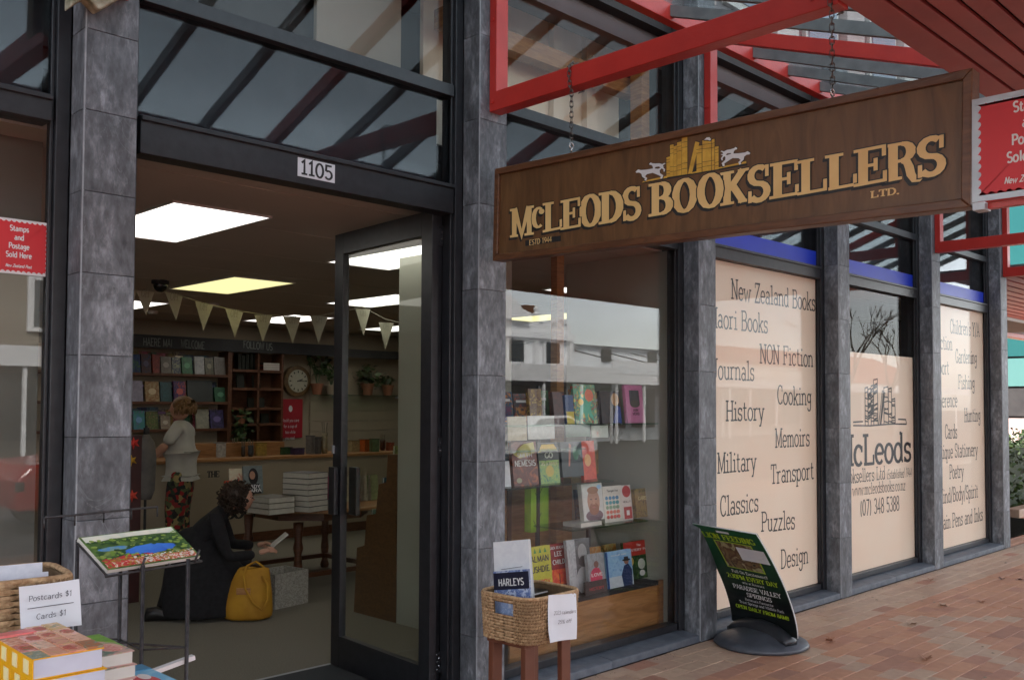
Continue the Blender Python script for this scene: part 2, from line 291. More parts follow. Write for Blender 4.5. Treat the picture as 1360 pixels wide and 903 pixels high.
# ------------------------------------------------------------------ lettering: pen strokes laid out as thin ribbons
GL = {
'A':(7.4,'l.7,0 3.7,10 6.7,0;l1.8,3.4 5.6,3.4;s.7,0,1;s6.7,0,1'), 'B':(7,'l1.3,0 1.3,10;l.2,9.7 3.8,9.7;l1.3,5.2 3.8,5.2;l.2,.3 3.8,.3;a3.8,7.5,2.1,2.3,90,-90;a3.8,2.75,2.6,2.5,90,-90'),
'C':(7,'a3.8,5,3,4.8,48,312;t6,6.6,9.8;t6,.6,2.6'), 'D':(7.4,'l1.3,0 1.3,10;l.2,9.7 3.3,9.7;l.2,.3 3.3,.3;a3.3,5,3.2,4.7,90,-90'),
'E':(6.8,'l1.3,0 1.3,10;l.2,9.7 6.2,9.7;l.2,.3 6.2,.3;l1.3,5.1 4.3,5.1;t4.3,3.6,6.6;t6.1,7.2,10;t6.1,0,2.9'), 'F':(6.6,'l1.3,0 1.3,10;l.2,9.7 6.2,9.7;l1.3,5.1 4.3,5.1;t4.3,3.6,6.6;t6.1,7.2,10;s1.3,0,1.4'),
'G':(7.4,'a3.8,5,3,4.8,48,335;l6.4,.4 6.4,4.4;s6,4.4,1.2;t6,6.6,9.8'), 'H':(7.6,'l1.3,0 1.3,10;l6.3,0 6.3,10;l1.3,5 6.3,5;s1.3,0,1.2;s6.3,0,1.2;s1.3,10,1.2;s6.3,10,1.2'),
'I':(3.6,'l1.8,0 1.8,10;s1.8,0,1.5;s1.8,10,1.5'), 'J':(5.6,'l3.9,10 3.9,2.4;a2.2,2.4,1.7,2.2,0,-170;s3.9,10,1.5'),
'K':(7.4,'l1.3,0 1.3,10;l6.1,10 1.3,4.2;l2.9,5.8 6.3,0;s1.3,0,1.2;s1.3,10,1.2;s6.3,0,1.1;s6,10,1.1'), 'L':(6.6,'l1.3,0 1.3,10;s1.3,10,1.3;l.2,.3 6.1,.3;t6,0,3.2'),
'M':(8.8,'l1.3,0 1.3,10;l7.5,0 7.5,10;l1.1,10 4.4,1.2 7.7,10;s.9,10,.9;s7.9,10,.9;s1.3,0,1.2;s7.5,0,1.2'), 'N':(7.8,'l1.3,0 1.3,10;l1.1,10 6.4,0;l6.4,0 6.4,10;s.9,10,.9;s6.4,10,1.2;s1.3,0,1.2'),
'O':(7.4,'a3.7,5,3.1,4.8,0,360'), 'P':(6.8,'l1.3,0 1.3,10;l.2,9.7 3.8,9.7;l1.3,4.7 3.8,4.7;a3.8,7.2,2.4,2.5,90,-90;s1.3,0,1.4'), 'Q':(7.4,'a3.7,5,3.1,4.8,0,360;l3.6,2.6 6.4,-1'),
'R':(7.4,'l1.3,0 1.3,10;l.2,9.7 3.8,9.7;l1.3,5 3.8,5;a3.8,7.35,2.3,2.35,90,-90;s1.3,0,1.3;l3.7,5 6.2,0;s6.5,0,.9'), 'S':(6.4,'a3.2,7.4,2.3,2.4,35,270;a3.2,2.6,2.5,2.4,90,-150;t5.6,6.9,9.8;t.7,.2,3.1'),
'T':(7,'l3.5,0 3.5,10;l.4,9.7 6.6,9.7;t.6,7.4,10;t6.4,7.4,10;s3.5,0,1.4'), 'U':(7.4,'l1.3,10 1.3,3;a3.75,3,2.45,2.8,180,360;l6.2,3 6.2,10;s1.3,10,1.2;s6.2,10,1.2'),
'V':(7.2,'l.8,10 3.6,0 6.4,10;s.8,10,1;s6.4,10,1'), 'W':(9.6,'l.8,10 2.8,0 4.8,8.6 6.8,0 8.8,10;s.8,10,1;s8.8,10,1'), 'X':(7.2,'l.9,0 6.2,10;l.9,10 6.3,0;s.9,0,1;s6.3,0,1;s.9,10,1;s6.2,10,1'),
'Y':(7.2,'l.8,10 3.6,4.6 6.4,10;l3.6,4.6 3.6,0;s3.6,0,1.3;s.8,10,1;s6.4,10,1'), 'Z':(6.6,'l.7,9.7 5.9,9.7 .7,.3 6,.3;t6,.3,2.6;t.7,7.4,9.7'),
'a':(6.2,'a3,4.7,1.8,1.7,155,0;l4.8,4.8 4.8,.3;l4.8,.3 5.9,.3;a2.8,1.9,2,1.7,0,360'), 'b':(6.6,'l1.2,0 1.2,10;l.1,9.8 1.2,9.8;a3.5,3.2,2.3,3.1,0,360'), 'c':(6,'a3.1,3.2,2.3,3.1,45,318;t4.9,4.2,6.2'),
'd':(6.6,'l5.2,.3 5.2,10;l4,9.8 5.2,9.8;l5.2,.3 6.2,.3;a2.9,3.2,2.3,3.1,0,360'), 'e':(6,'a3.1,3.2,2.3,3.1,0,318;l.9,3.3 5.4,3.3'), 'f':(4.8,'l2.2,0 2.2,8;a3.8,8,1.6,1.9,180,60;l.6,6.2 4.2,6.2;s2.2,0,1.4'),
'g':(6.4,'a2.9,3.9,2,2.3,0,360;l4.9,6.2 4.9,-.8;a2.9,-.8,2,2.1,0,-165;l4.9,6.2 6,6.2'), 'h':(6.8,'l1.3,0 1.3,10;l.1,9.8 1.3,9.8;a3.3,4.1,2,2.1,180,0;l5.3,4.1 5.3,0;s1.3,0,1;s5.3,0,1'),
'i':(3.8,'l2,0 2,6.2;s1.4,6.2,.9;s2,0,1.5;d2,8.7'), 'j':(3.8,'l2.6,6.2 2.6,-.8;a1.2,-.8,1.4,2,0,-150;d2.6,8.7'), 'k':(6.6,'l1.3,0 1.3,10;l.1,9.8 1.3,9.8;l5.2,6.2 1.3,2.6;l2.7,3.8 5.4,0;s1.3,0,1;s5.4,0,1;s5,6.2,1'),
'l':(3.8,'l2,0 2,10;s1.4,9.8,.9;s2,0,1.5'), 'm':(9.2,'l1.3,0 1.3,6.2;s.8,6.2,.7;a2.9,4.3,1.6,1.9,180,0;l4.5,4.3 4.5,0;a6.1,4.3,1.6,1.9,180,0;l7.7,4.3 7.7,0;s1.3,0,.9;s4.5,0,.9;s7.7,0,.9'),
'n':(6.8,'l1.3,0 1.3,6.2;s.8,6.2,.8;a3.3,4.1,2,2.1,180,0;l5.3,4.1 5.3,0;s1.3,0,1;s5.3,0,1'), 'o':(6.2,'a3.1,3.2,2.4,3.1,0,360'), 'p':(6.6,'l1.2,6.2 1.2,-3;a3.5,3.2,2.3,3.1,0,360;s1.2,-3,1.2;s.8,6.2,.8'),
'q':(6.6,'l5.2,6.2 5.2,-3;a2.9,3.2,2.3,3.1,0,360;s5.2,-3,1.2'), 'r':(5.4,'l1.6,0 1.6,6.2;s1,6.2,.9;a3.6,4,2,2.1,180,55;s1.6,0,1.4'), 's':(5.4,'a2.7,4.7,1.8,1.5,30,270;a2.7,1.7,1.9,1.5,90,-150;t4.5,4.6,6.3;t.8,0,1.8'),
't':(4.8,'l1.9,8.8 1.9,1.5;a3.3,1.5,1.4,1.3,180,320;l.4,6.2 4,6.2'), 'u':(6.8,'l1.4,6.2 1.4,2;a3.3,2,1.9,1.9,180,360;l5.2,6.2 5.2,.2;s1,6.2,.8;s4.8,6.2,.8;l5.2,.2 6.2,.2'), 'v':(6.4,'l.9,6.2 3.2,0 5.5,6.2;s.9,6.2,.9;s5.5,6.2,.9'),
'w':(8.6,'l.9,6.2 2.6,0 4.3,5.4 6,0 7.7,6.2;s.9,6.2,.9;s7.7,6.2,.9'), 'x':(6.4,'l1,0 5.2,6.2;l1,6.2 5.3,0;s1,0,.9;s5.3,0,.9;s1,6.2,.9;s5.2,6.2,.9'), 'y':(6.4,'l.9,6.2 3.3,0;l5.5,6.2 2.4,-2.6 .9,-2.8;s.9,6.2,.9;s5.5,6.2,.9'), 'z':(5.8,'l.8,6 5,6 .8,.2 5.1,.2'),
'0':(6.4,'a3.2,5,2.4,4.8,0,360'), '1':(5,'l2.8,0 2.8,10 1,8;s2.8,0,1.6'), '2':(6.2,'a3.1,7.2,2.3,2.5,165,-25;l5.1,6 .8,.3;l.8,.3 5.5,.3'), '3':(6.2,'a2.9,7.4,2.1,2.3,150,-90;a2.9,2.7,2.4,2.4,90,-150'), '4':(6.4,'l4.4,0 4.4,10 .7,3.2 5.9,3.2'),
'5':(6.2,'l5.2,9.7 1.4,9.7 1.2,5.6;a2.9,3.2,2.4,2.9,130,-150'), '6':(6.2,'a3.1,3,2.3,2.8,0,360;a4.6,3,3.8,6.7,180,100'), '7':(6.2,'l.8,9.7 5.4,9.7 2.4,0'), '8':(6.2,'a3.1,7.4,2,2.3,0,360;a3.1,2.6,2.4,2.4,0,360'), '9':(6.2,'a3.1,7,2.3,2.8,0,360;a1.6,7,3.8,6.7,0,-80'),
'.':(2.6,'d1.3,.6'), ',':(2.6,'l1.4,.8 .9,-1.4'), ':':(2.8,'d1.4,1;d1.4,5'), '/':(5,'l.6,-1 4.4,10.5'), "'":(2.4,'l1.2,10 1.2,7.4'), '(':(3.6,'a4.2,4.5,3,6.3,130,230'), ')':(3.6,'a-.6,4.5,3,6.3,50,-50'), '!':(2.8,'l1.4,10 1.4,3;d1.4,.6'),
'$':(6.2,'a3.1,7.2,2,1.9,35,270;a3.1,3,2.2,2.1,90,-150;l3.1,-.8 3.1,10.8'), '%':(8,'a2,7.6,1.4,2,0,360;a6,2.2,1.4,2,0,360;l1.4,0 6.6,10'), '&':(7,'a2.8,7.6,1.7,2.1,0,360;a2.9,2.8,2.3,2.7,70,340;l2,5.8 6.2,0'), '-':(4,'l.8,3.6 3.2,3.6'), ' ':(4.2,'')}
def strip(pts, th, tn, closed=False):
    """pen ribbon: width depends on direction (th on verticals, tn on horizontals)"""
    k = len(pts); out = []
    for i in range(k):
        if closed: a, b, c = pts[i-1], pts[i], pts[(i+1) % k]
        else: a, b, c = pts[max(i-1, 0)], pts[i], pts[min(i+1, k-1)]
        d1 = (b[0]-a[0], b[1]-a[1]); d2 = (c[0]-b[0], c[1]-b[1])
        def nn(d):
            l = math.hypot(*d); return (d[0]/l, d[1]/l) if l > 1e-9 else None
        n1, n2 = nn(d1), nn(d2); n1 = n1 or n2; n2 = n2 or n1
        t = nn((n1[0]+n2[0], n1[1]+n2[1])) or n1
        w = tn+(th-tn)*abs(t[1])**1.2 if len(pts) > 3 else max(tn+(th-tn)*abs(n1[1]), tn+(th-tn)*abs(n2[1]))
        cs = max(.45, n1[0]*t[0]+n1[1]*t[1]); h = w/2/cs
        out.append(((b[0]-t[1]*h, b[1]+t[0]*h), (b[0]+t[1]*h, b[1]-t[0]*h)))
    if closed: out.append(out[0])
    return out
def glyph(ch, th=1.4, tn=.9, serif=True, st=None, grow=0):
    w, code = GL.get(ch, GL.get(ch.upper(), (5, ''))); st = (st or tn); res = []
    th += grow*2; tn += grow*2; st2 = st+grow*2
    for op in filter(None, code.split(';')):
        k, a = op[0], op[1:]
        if k == 'l':
            pts = [tuple(map(float, q.split(','))) for q in a.split()]
            res.append(strip(pts, th, tn))
        elif k == 'a':
            cx, cy, rx, ry, a0, a1 = map(float, a.split(',')); n = max(5, int(abs(a1-a0)/24)); cl = abs(a1-a0) >= 359
            pts = [(cx+rx*cos(radians(a0+(a1-a0)*i/n)), cy+ry*sin(radians(a0+(a1-a0)*i/n))) for i in range(n if cl else n+1)]
            res.append(strip(pts, th, tn, cl))
        elif k == 'd':
            x, y = map(float, a.split(',')); r = th*.62
            res.append([((x-r*sin(t), y+r*cos(t)), (x+r*sin(t), y+r*cos(t))) for t in [pi*i/6 for i in range(7)]])
        elif k == 's' and serif:
            x, y, h = map(float, a.split(',')); h += grow+th*.25; y0 = y+(st/2 if y < 3 else -st/2)
            res.append([((x-h, y0+st2/2), (x-h, y0-st2/2)), ((x+h, y0+st2/2), (x+h, y0-st2/2))])
        elif k == 't' and serif:
            x, y0, y1 = map(float, a.split(',')); res.append([((x-st2*.5, y0-grow), (x+st2*.5, y0-grow)), ((x-st2*.5, y1+grow), (x+st2*.5, y1+grow))])
    return w, res
def lay(mb, strips, fn, d0=0.0, dd=.00007):
    for i, sp in enumerate(strips):
        vs = []; d = d0+i*dd
        for a, b in sp: vs += [fn(a[0], a[1], d), fn(b[0], b[1], d)]
        mb.add(vs, [(2*j, 2*j+2, 2*j+3, 2*j+1) for j in range(len(sp)-1)])
def twidth(s, sp=0): return sum(GL.get(c, GL.get(c.upper(), (5, '')))[0]+sp for c in s)/10
def text(mb, s, o, u, v, n, h, sx=1.0, align='l', th=1.4, tn=.9, serif=True, sp=0, slant=0, width=None, hand=0, grow=0):
    """o: baseline origin; u right, v up, n towards the reader; h cap height; width overrides sx"""
    o = Vector(o); u = Vector(u).normalized(); v = Vector(v).normalized(); n = Vector(n).normalized()
    w = twidth(s, sp)
    if width: sx = width/(w*h)
    x = {'l': 0, 'c': -w*10/2, 'r': -w*10}[align]; rr = random.Random(len(s)*7+ord(s[0]))
    for ch in s:
        gw, st = glyph(ch, th, tn, serif, grow=grow)
        jy = rr.uniform(-hand, hand)
        lay(mb, st, lambda a, b, d, x=x, jy=jy: o+u*((x+a+b*slant)*h*sx/10)+v*((b+jy)*h/10)+n*(.0006+d))
        x += gw+sp
    return w*h*sx
# ================================================================== SETTING: ground
YF, YG = 3.68, 3.85          # column faces, glass plane
COLX = [1.37, 3.43, 5.505, 7.58, 9.60, 11.60]; CW = .205
M_ground = mat('paving_sand', (.085, .065, .054), (.065, .05, .043), scale=40, rough=.8)
M_brickfar = mat('far_paving', (.26, .12, .09), (.20, .10, .08), scale=9, rough=.45, bump=.2)
M_road = mat('asphalt', (.05, .05, .052), (.07, .07, .072), scale=60, rough=.85, bump=.3)
struct('street_ground', MB().box(-400, 500, -300, 300, -.45, -.16), M_road)
struct('footpath_bed', MB().box(-14, 20, -3.2, YF+.12, -.15, -.030).box(11.9, 34, YF+.12, 12, -.15, -.030), M_ground)
MBR = [mat('brick_red_%d' % i, srgb(*a), srgb(*b), scale=18, rough=.5, bump=.3, bscale=120, rnd=.06) for i, (a, b) in enumerate((((188, 137, 108), (178, 127, 100)), ((185, 134, 107), (175, 124, 99)), ((190, 140, 110), (180, 130, 102))))]
MBC = [mat('brick_tan_%d' % i, srgb(*a), srgb(*b), scale=18, rough=.5, bump=.3, bscale=120, rnd=.05) for i, (a, b) in enumerate((((190, 160, 136), (178, 148, 126)), ((186, 154, 131), (174, 142, 122))))]
MBP = mat('brick_plum', srgb(176, 128, 106), srgb(166, 119, 99), scale=18, rough=.6, bump=.3, bscale=120, rnd=.12)
BL, BW, GAP = .235, .1175, .0026
def brick_mesh(mt, w=BL, d=BW):
    b = MB(); e = .0016; x, y = w/2-GAP/2, d/2-GAP/2
    b.add([(-x, -y, -.03), (x, -y, -.03), (x, y, -.03), (-x, y, -.03), (-x, -y, -e), (x, -y, -e), (x, y, -e), (-x, y, -e), (-x+e, -y+e, 0), (x-e, -y+e, 0), (x-e, y-e, 0), (-x+e, y-e, 0)],
      [(0, 1, 5, 4), (1, 2, 6, 5), (2, 3, 7, 6), (3, 0, 4, 7), (4, 5, 9, 8), (5, 6, 10, 9), (6, 7, 11, 10), (7, 4, 8, 11), (8, 9, 10, 11)])
    return b
BM = {m.name: brick_mesh(m).mesh('brick', m) for m in MBR+MBC+[MBP]}
def brick_mat(x, y, rr):
    tan = y > 3.19 or abs(x-5.76) < .13 or abs(x-13.9) < .13
    for c in (7.3, 11.2, 15.3):
        if abs(abs(x-c)-(2.95-y)*.98) < .17 and y < 3.3: tan = True
    if tan: return rr.choice(MBC) if rr.random() < .96 else MBP
    return rr.choice(MBR) if rr.random() < .82 else MBP
pav = MB().box(-13.9, 19.9, -3.15, YF+.1, -.029, -.0285).build('footpath', M_ground); pav['kind'] = 'structure'
cands = []; rr = random.Random(3)
ny = 0; y = YF-.006-BW/2
while y > -3.0:
    x = -3 + (BL/2 if ny % 2 else 0)
    while x < 18.5:
        q = Vector((x, y, -CAMZ)); dep = q.dot(_f); px = CX+FPX*q.dot(_r2)/dep if dep > .3 else -9999; py = CY-FPX*q.dot(_u2)/dep if dep > .3 else 9999
        vis = 500 < px < 1400 and py < 925
        cands.append((not vis, dep if vis else abs(x)+abs(y), x, y)); x += BL
    y -= BW; ny += 1
cands.sort()
rest = {}
for i, (nv, dp, x, y) in enumerate(cands):
    m = brick_mat(x, y, rr)
    if i < 300 and not nv:
        o = inst('brick', BM[m.name], pav, T(x, y, rr.uniform(-.0015, .0015)) @ Euler((rr.uniform(-.006, .006), rr.uniform(-.006, .006), rr.uniform(-.006, .006))).to_matrix().to_4x4())
    else:
        rest.setdefault(m.name, MB()).add([(vx+x, vy+y, vz) for vx, vy, vz in brick_mesh(m).v], brick_mesh(m).f)
allb = MB(); mats = []
for k, (nm, b) in enumerate(rest.items()):
    allb.add(b.v, b.f, k); mats.append(MATS[nm])
o = allb.build('outlying_bricks', mats, pav); o['kind'] = 'stuff'
# paving round the corner, out to the side street: individual rows fade into material
b = MB(); rr = random.Random(8)
for i in range(52):
    for j in range(66):
        x = 12.0+i*.235+(.117 if j % 2 else 0); y = 3.80+j*.1175
        b.add([(v[0]+x, v[1]+y, v[2]) for v in brick_mesh(MBR[0]).v], brick_mesh(MBR[0]).f, rr.randrange(4))
o = b.build('corner_paving', MBR+[MBP], pav); o['kind'] = 'stuff'
struct('kerb', MB().box(-14, 34, -3.36, -3.2, -.16, -.03), mat('kerb_concrete', (.33, .32, .30), (.26, .25, .24), scale=12, rough=.8, bump=.2), bevel=.01)
# grit, gum and dust swept against the wall
b = MB(); rr = random.Random(55)
for i in range(900):
    x = rr.uniform(3.6, 12); y = 3.675-abs(rr.gauss(0, .05)) if i < 620 else rr.uniform(1.6, 3.6); s = rr.uniform(.0015, .005) if i < 860 else rr.uniform(.008, .016); z = .0012 if i < 860 else -.0002
    k = 6; b.add([(x, y, z+s*.35)]+[(x+s*cos(2*pi*j/k)*rr.uniform(.6, 1.2), y+s*sin(2*pi*j/k)*rr.uniform(.6, 1.2), z) for j in range(k)], [(0, j+1, (j+1) % k+1) for j in range(k)], rr.randrange(2))
o = b.build('path_grit', [mat('grit_dark', (.05, .045, .04), (.03, .028, .025), rough=.9), mat('grit_pale', (.30, .26, .2), (.2, .18, .14), rough=.9)]); o['kind'] = 'stuff'
# a few fallen leaves
def leaf(px, py, s, rz, c, label):
    p = PZ(px, py, 0.004); b = MB()
    out = [(0, -.5), (.12, -.15), (.5, -.25), (.3, .05), (.45, .35), (.12, .25), (0, .55), (-.12, .25), (-.45, .35), (-.3, .05), (-.5, -.25), (-.12, -.15)]
    pts = [Vector((x*s, y*s, .012*abs(x)*4*s/.08+.002)) for x, y in out]; R = Matrix.Rotation(rz, 3, 'Z')
    pts = [R @ q for q in pts]; n = len(pts)
    b.add([(0, 0, .004)]+pts, [(0, i+1, (i+1) % n+1) for i in range(n)])
    b.add([(0, 0, .002)]+[q-Vector((0, 0, .0025)) for q in pts], [(0, (i+1) % n+1, i+1) for i in range(n)])
    b.tube([R @ Vector((0, -.45*s, .006)), R @ Vector((.1*s, -.95*s, .004))], .0012, 5)
    o = b.build('fallen_leaf', c); o.location = (p.x, p.y, .004); tag(o, label, 'leaf', 'fallen leaves on the brick paving')
ML1 = mat('dry_leaf', (.42, .20, .12), (.30, .13, .07), scale=60, rough=.8); ML2 = mat('brown_leaf', (.14, .06, .035), (.1, .045, .03), scale=60, rough=.8)
ML3 = mat('pale_leaf', (.5, .36, .26), (.42, .28, .2), scale=60, rough=.8)
for a in ((1253, 805, .09, .4, ML3, 'pale curled leaf lying on the red bricks in front of the middle pillar'), (1331, 769, .07, 1.5, ML2, 'dark brown leaf farthest along the path'),
          (1303, 800, .06, 2.5, ML1, 'small brown leaf on the red bricks near the path edge'), (1212, 829, .08, .9, ML3, 'thin pale leaf on the tan brick line'),
          (1229, 875, .09, 2.1, ML1, 'ginger curled leaf nearest the camera'), (1103, 851, .08, .2, ML1, 'reddish leaf right of the green pavement sign'),
          (1355, 770, .05, .7, ML2, 'dark leaf scrap at the right edge of the path'), (1236, 770, .06, 1.9, ML1, 'red leaf lying beside the stone sill')): leaf(*a)
# ================================================================== STONE COLUMNS
CN = ['left', 'door', 'second window', 'third window', 'fourth window', 'far end']
CL = ['first grey stone column, left of the open shop doorway', 'grey stone column between the doorway and the book display window, behind the hanging sign end',
      'grey stone column between the book display window and the first peach lettered window', 'grey stone column between the first peach lettered window and the phone number window',
      'grey stone column between the phone number window and the last lettered window', 'last grey stone column at the far corner of the shop']
CZ0 = [.02, .18, .26, .30, .1, .22]
for k, x in enumerate(COLX):
    t = thing('stone_column', CL[k], 'column', (x, YF, 0), 0, 'bluestone columns of the shopfront')
    MB().box(x+.012, x+CW-.012, YF+.012, YF+.32, 0, 4.6).build('core', M_dark, t)
    z = 0; zz = [0]; z = CZ0[k]+.2
    while z < 4.4: zz.append(z); z += .46 if k else .313
    zz.append(4.6)
    for a, b_ in zip(zz[:-1], zz[1:]):
        g = .0010
        MB().box(x+.006, x+CW, YF, YF+.012, a+g, b_-g).build('stone_tile', M_stone, t, bevel=.0015)
        MB().box(x, x+.012, YF+.006, YF+.128, a+g, b_-g).build('stone_tile', M_stone, t, bevel=.0015)
        MB().box(x+CW-.012, x+CW, YF+.0125, YF+.128, a+g, b_-g).build('stone_tile', M_stone, t, bevel=.0015)
    e = MB(); rr = random.Random(k)
    z = .01
    while z < 4.58:
        h = rr.uniform(.08, .4); e.box(x+.0012, x+.0062+rr.uniform(0, .002), YF+.0012, YF+.0060, z, min(z+h, 4.59)); z += h+.001
    e.build('grout_edge', M_grout, t)
# ================================================================== SHOPFRONT BAYS
def sill(x0, x1, lab):
    t = thing('window_sill', lab, 'sill', ((x0+x1)/2, YF, 0), 0, 'stone sills under the shop windows'); n = 2; w = (x1-x0)/n
    for i in range(n):
        a = x0+i*w; b = MB(); g = .0015
        b.prism([(YF+.005, 0), (YF+.215, 0), (YF+.215, .068), (YF+.03, .052), (YF+.005, .046)], (a+g, 0, 0), (0, 1, 0), (0, 0, 1), (1, 0, 0), w-2*g)
        b.build('sill_stone', M_sill, t, bevel=.004)
HB, HT, TB, TT, ZTOP = 2.685, 2.79, 3.265, 3.33, 4.12
def bay(name, label, x0, x1, blue=False, door=False, group=None):
    t = thing(name, label, 'window' if not door else 'door frame', ((x0+x1)/2, YG, 0), 0, group)
    hb = 2.63 if door else HB
    z0 = .068 if not door else 0
    p = lambda nm, *a, **k: MB().box(*a).build(nm, k.pop('m', M_frame), t, bevel=k.pop('bevel', .003), **k)
    jw = .052
    for s in (0, 1):
        xa = x0 if s == 0 else x1-jw
        p('jamb', xa, xa+jw, YG-.04, YG+.06, z0, ZTOP)
        xb = x0+jw if s == 0 else x1-jw-.014
        p('glazing_bead', xb, xb+.014, YG-.018, YG-.004, z0+.06, ZTOP)
    p('head_bar', x0+jw+.015, x1-jw-.015, YG-.045, YG+.06, hb, 2.79)
    p('head_lip', x0+jw+.0155, x1-jw-.0155, YG-.058, YG-.046, 2.765, 2.785)
    p('transom_bar', x0+jw+.015, x1-jw-.015, YG-.045, YG+.06, TB, TT)
    if not door: p('bottom_rail', x0+jw+.015, x1-jw-.015, YG-.03, YG+.06, .069, .115); MB().box(x0+jw, x1-jw, YG, YG+.008, .116, hb-.001).build('glass_pane', G_film if blue else G_win, t)
    MB().box(x0+jw, x1-jw, YG, YG+.008, 2.791, TB-.001).build('transom_pane', G_dark, t)
    MB().box(x0+jw, x1-jw, YG, YG+.008, TT+.001, ZTOP).build('upper_pane', G_up, t)
    MB().box(x0+.0+jw, x1-jw, YG+.12, YG+.14, 2.75, TB+.03).build('transom_backing', mat('grey_backing', (.045, .047, .052), (.06, .062, .066), scale=5, rough=.9), t)
    if blue: MB().box(x0+jw+.002, x1-jw-.002, YG-.0035, YG-.001, 2.792, 2.922).build('blue_strip', M_blue, t)
    return t
WG = 'shop windows in dark metal frames'
bay_l = bay('shop_window', 'left edge shop window with a red stamp sticker on its glass', -1.9, COLX[0]-.003, group=WG)
bay_d = bay('doorway_frame', 'dark metal frame and fanlight over the open shop doorway, numbered 1105', COLX[0]+CW+.003, COLX[1]-.003, door=True)
bay_b = bay('shop_window', 'book display window between two columns, reflecting a white building', COLX[1]+CW+.003, COLX[2]-.003, group=WG)
bay_1 = bay('shop_window', 'tall window with peach film listing New Zealand Books and Cooking', COLX[2]+CW+.003, COLX[3]-.003, True, group=WG)
bay_2 = bay('shop_window', 'window with shorter peach film showing shop name and phone number', COLX[3]+CW+.003, COLX[4]-.003, True, group=WG)
bay_3 = bay('shop_window', 'farthest peach film window listing Gardening, Fishing and Poetry', COLX[4]+CW+.003, COLX[5]-.003, True, group=WG)
sill(-1.9, COLX[0]-.002, 'stone sill under the left edge window')
sill(COLX[1]+CW+.002, COLX[2]-.002, 'grey stone sill under the book display window')
sill(COLX[2]+CW+.002, COLX[3]-.002, 'grey stone sill behind the green pavement sign')
sill(COLX[3]+CW+.002, COLX[4]-.002, 'grey stone sill under the phone number window')
sill(COLX[4]+CW+.002, COLX[5]-.002, 'grey stone sill under the farthest lettered window')
# linings seen through the upper panes
b = MB().box(COLX[1]+.2, COLX[2]+.02, YG+.55, YG+.58, 3.2, 4.3).build('lining_board', M_beige, bay_b)
for x in (4.1, 4.75, 5.1): MB().box(x, x+.10, YG+.50, YG+.548, 3.2, 4.3).build('lining_batten', M_beige, bay_b)
MB().box(COLX[2]-.16, COLX[2]-.07, YG+.2, YG+.3, 2.9, 4.3).build('timber_stud', M_wood, bay_b)
MB().box(COLX[1]+.2, COLX[2]-.02, YG+.35, YG+.45, 3.85, 3.97).build('timber_rail', M_wood, bay_b)
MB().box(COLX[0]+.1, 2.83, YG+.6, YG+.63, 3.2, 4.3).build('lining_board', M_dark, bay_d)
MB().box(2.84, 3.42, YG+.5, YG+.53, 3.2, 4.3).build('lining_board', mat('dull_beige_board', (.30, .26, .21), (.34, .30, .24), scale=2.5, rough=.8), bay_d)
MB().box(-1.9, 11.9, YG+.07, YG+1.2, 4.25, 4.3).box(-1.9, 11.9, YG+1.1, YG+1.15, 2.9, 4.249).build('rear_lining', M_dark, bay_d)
c = PY(418, 50, YG+.3)
b = MB().box(c.x-.07, c.x+.07, YG+.25, YG+.33, TT+.01, TT+.06); b.build('junction_box', M_white, bay_d)
MB().tube([(c.x+.07, YG+.29, TT+.05), (c.x+.12, YG+.27, TT+.055), (c.x+.16, YG+.26, TT+.02), (c.x+.2, YG+.26, TT+.0)], .004, 6).build('cable', M_white, bay_d)
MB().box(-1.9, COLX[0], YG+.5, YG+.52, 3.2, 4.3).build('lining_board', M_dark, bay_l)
for bb, x0 in ((bay_1, COLX[2]), (bay_2, COLX[3]), (bay_3, COLX[4])):
    MB().box(x0+.1, x0+2.05, YG+.9, YG+.93, 2.9, 4.3).build('lining_board', M_dark, bb)
    MB().box(x0+1.1, x0+1.15, YG+.8, YG+.85, 2.9, 4.3).build('timber_stud', M_frame, bb)
# house number
p0, p1 = PY(396, 241, YG-.052), PY(444, 247, YG-.052)
nb = MB().box(p0.x, p1.x+.005, YG-.0485, YG-.0455, 2.664, 2.752).build('number_plate', M_paper, bay_d)
b = MB(); text(b, '1105', (p0.x+.012, YG-.049, 2.674), (1, 0, 0), (0, 0, 1), (0, -1, 0), .068, width=(p1.x-p0.x)-.018, th=1.5, tn=1.3); b.build('numerals', M_ink, nb)
# ================================================================== WINDOW FILM + LETTERING
YL = YG+.0094
def film(bayo, x0, x1, z1):
    return MB().box(x0+.056, x1-.056, YG+.010, YG+.0115, .118, z1).build('window_film', M_film, bayo)
f1 = film(bay_1, COLX[2]+CW, COLX[3], HB-.004)
f2 = film(bay_2, COLX[3]+CW, COLX[4], 2.095)
f3 = film(bay_3, COLX[4]+CW, COLX[5], HB-.004)
def wt(fl, s, h, right=None, left=None, width=None, pitch=None, xmin=None, slant=0, th=1.05, tn=.72, serif=True, hand=.15):
    mb = MB(); U = (1, 0, 0); V = (0, 0, 1); N = (0, -1, 0)
    if left and right:
        a = PY(*left, YL); c = PY(*right, YL); text(mb, s, a, (c-a), V, N, h, width=(c-a).length, th=th, tn=tn, slant=slant, serif=serif, hand=hand)
    else:
        c = PY(*right, YL); w = pitch*twidth(s); text(mb, s, (c.x-w, YL, c.z), U, V, N, h, width=w, th=th, tn=tn, slant=slant, serif=serif, hand=hand)
        if xmin is not None:   # the film starts at the frame: letters cannot begin before it
            keep = [i for i, v in enumerate(mb.v) if v[0] >= xmin]; ks = set(keep)
            mb.f = [f for f in mb.f if all(i in ks for i in f)]; mb.mi = [0]*len(mb.f)
    return mb.build('lettering', M_ink, fl)
X1 = COLX[2]+CW+.06; P1 = .125
a_ = PY(971, 397, YL); b_ = PY(1083, 413.6, YL); P1 = (b_.x-a_.x)/twidth('New Zealand Books'); H1 = .155
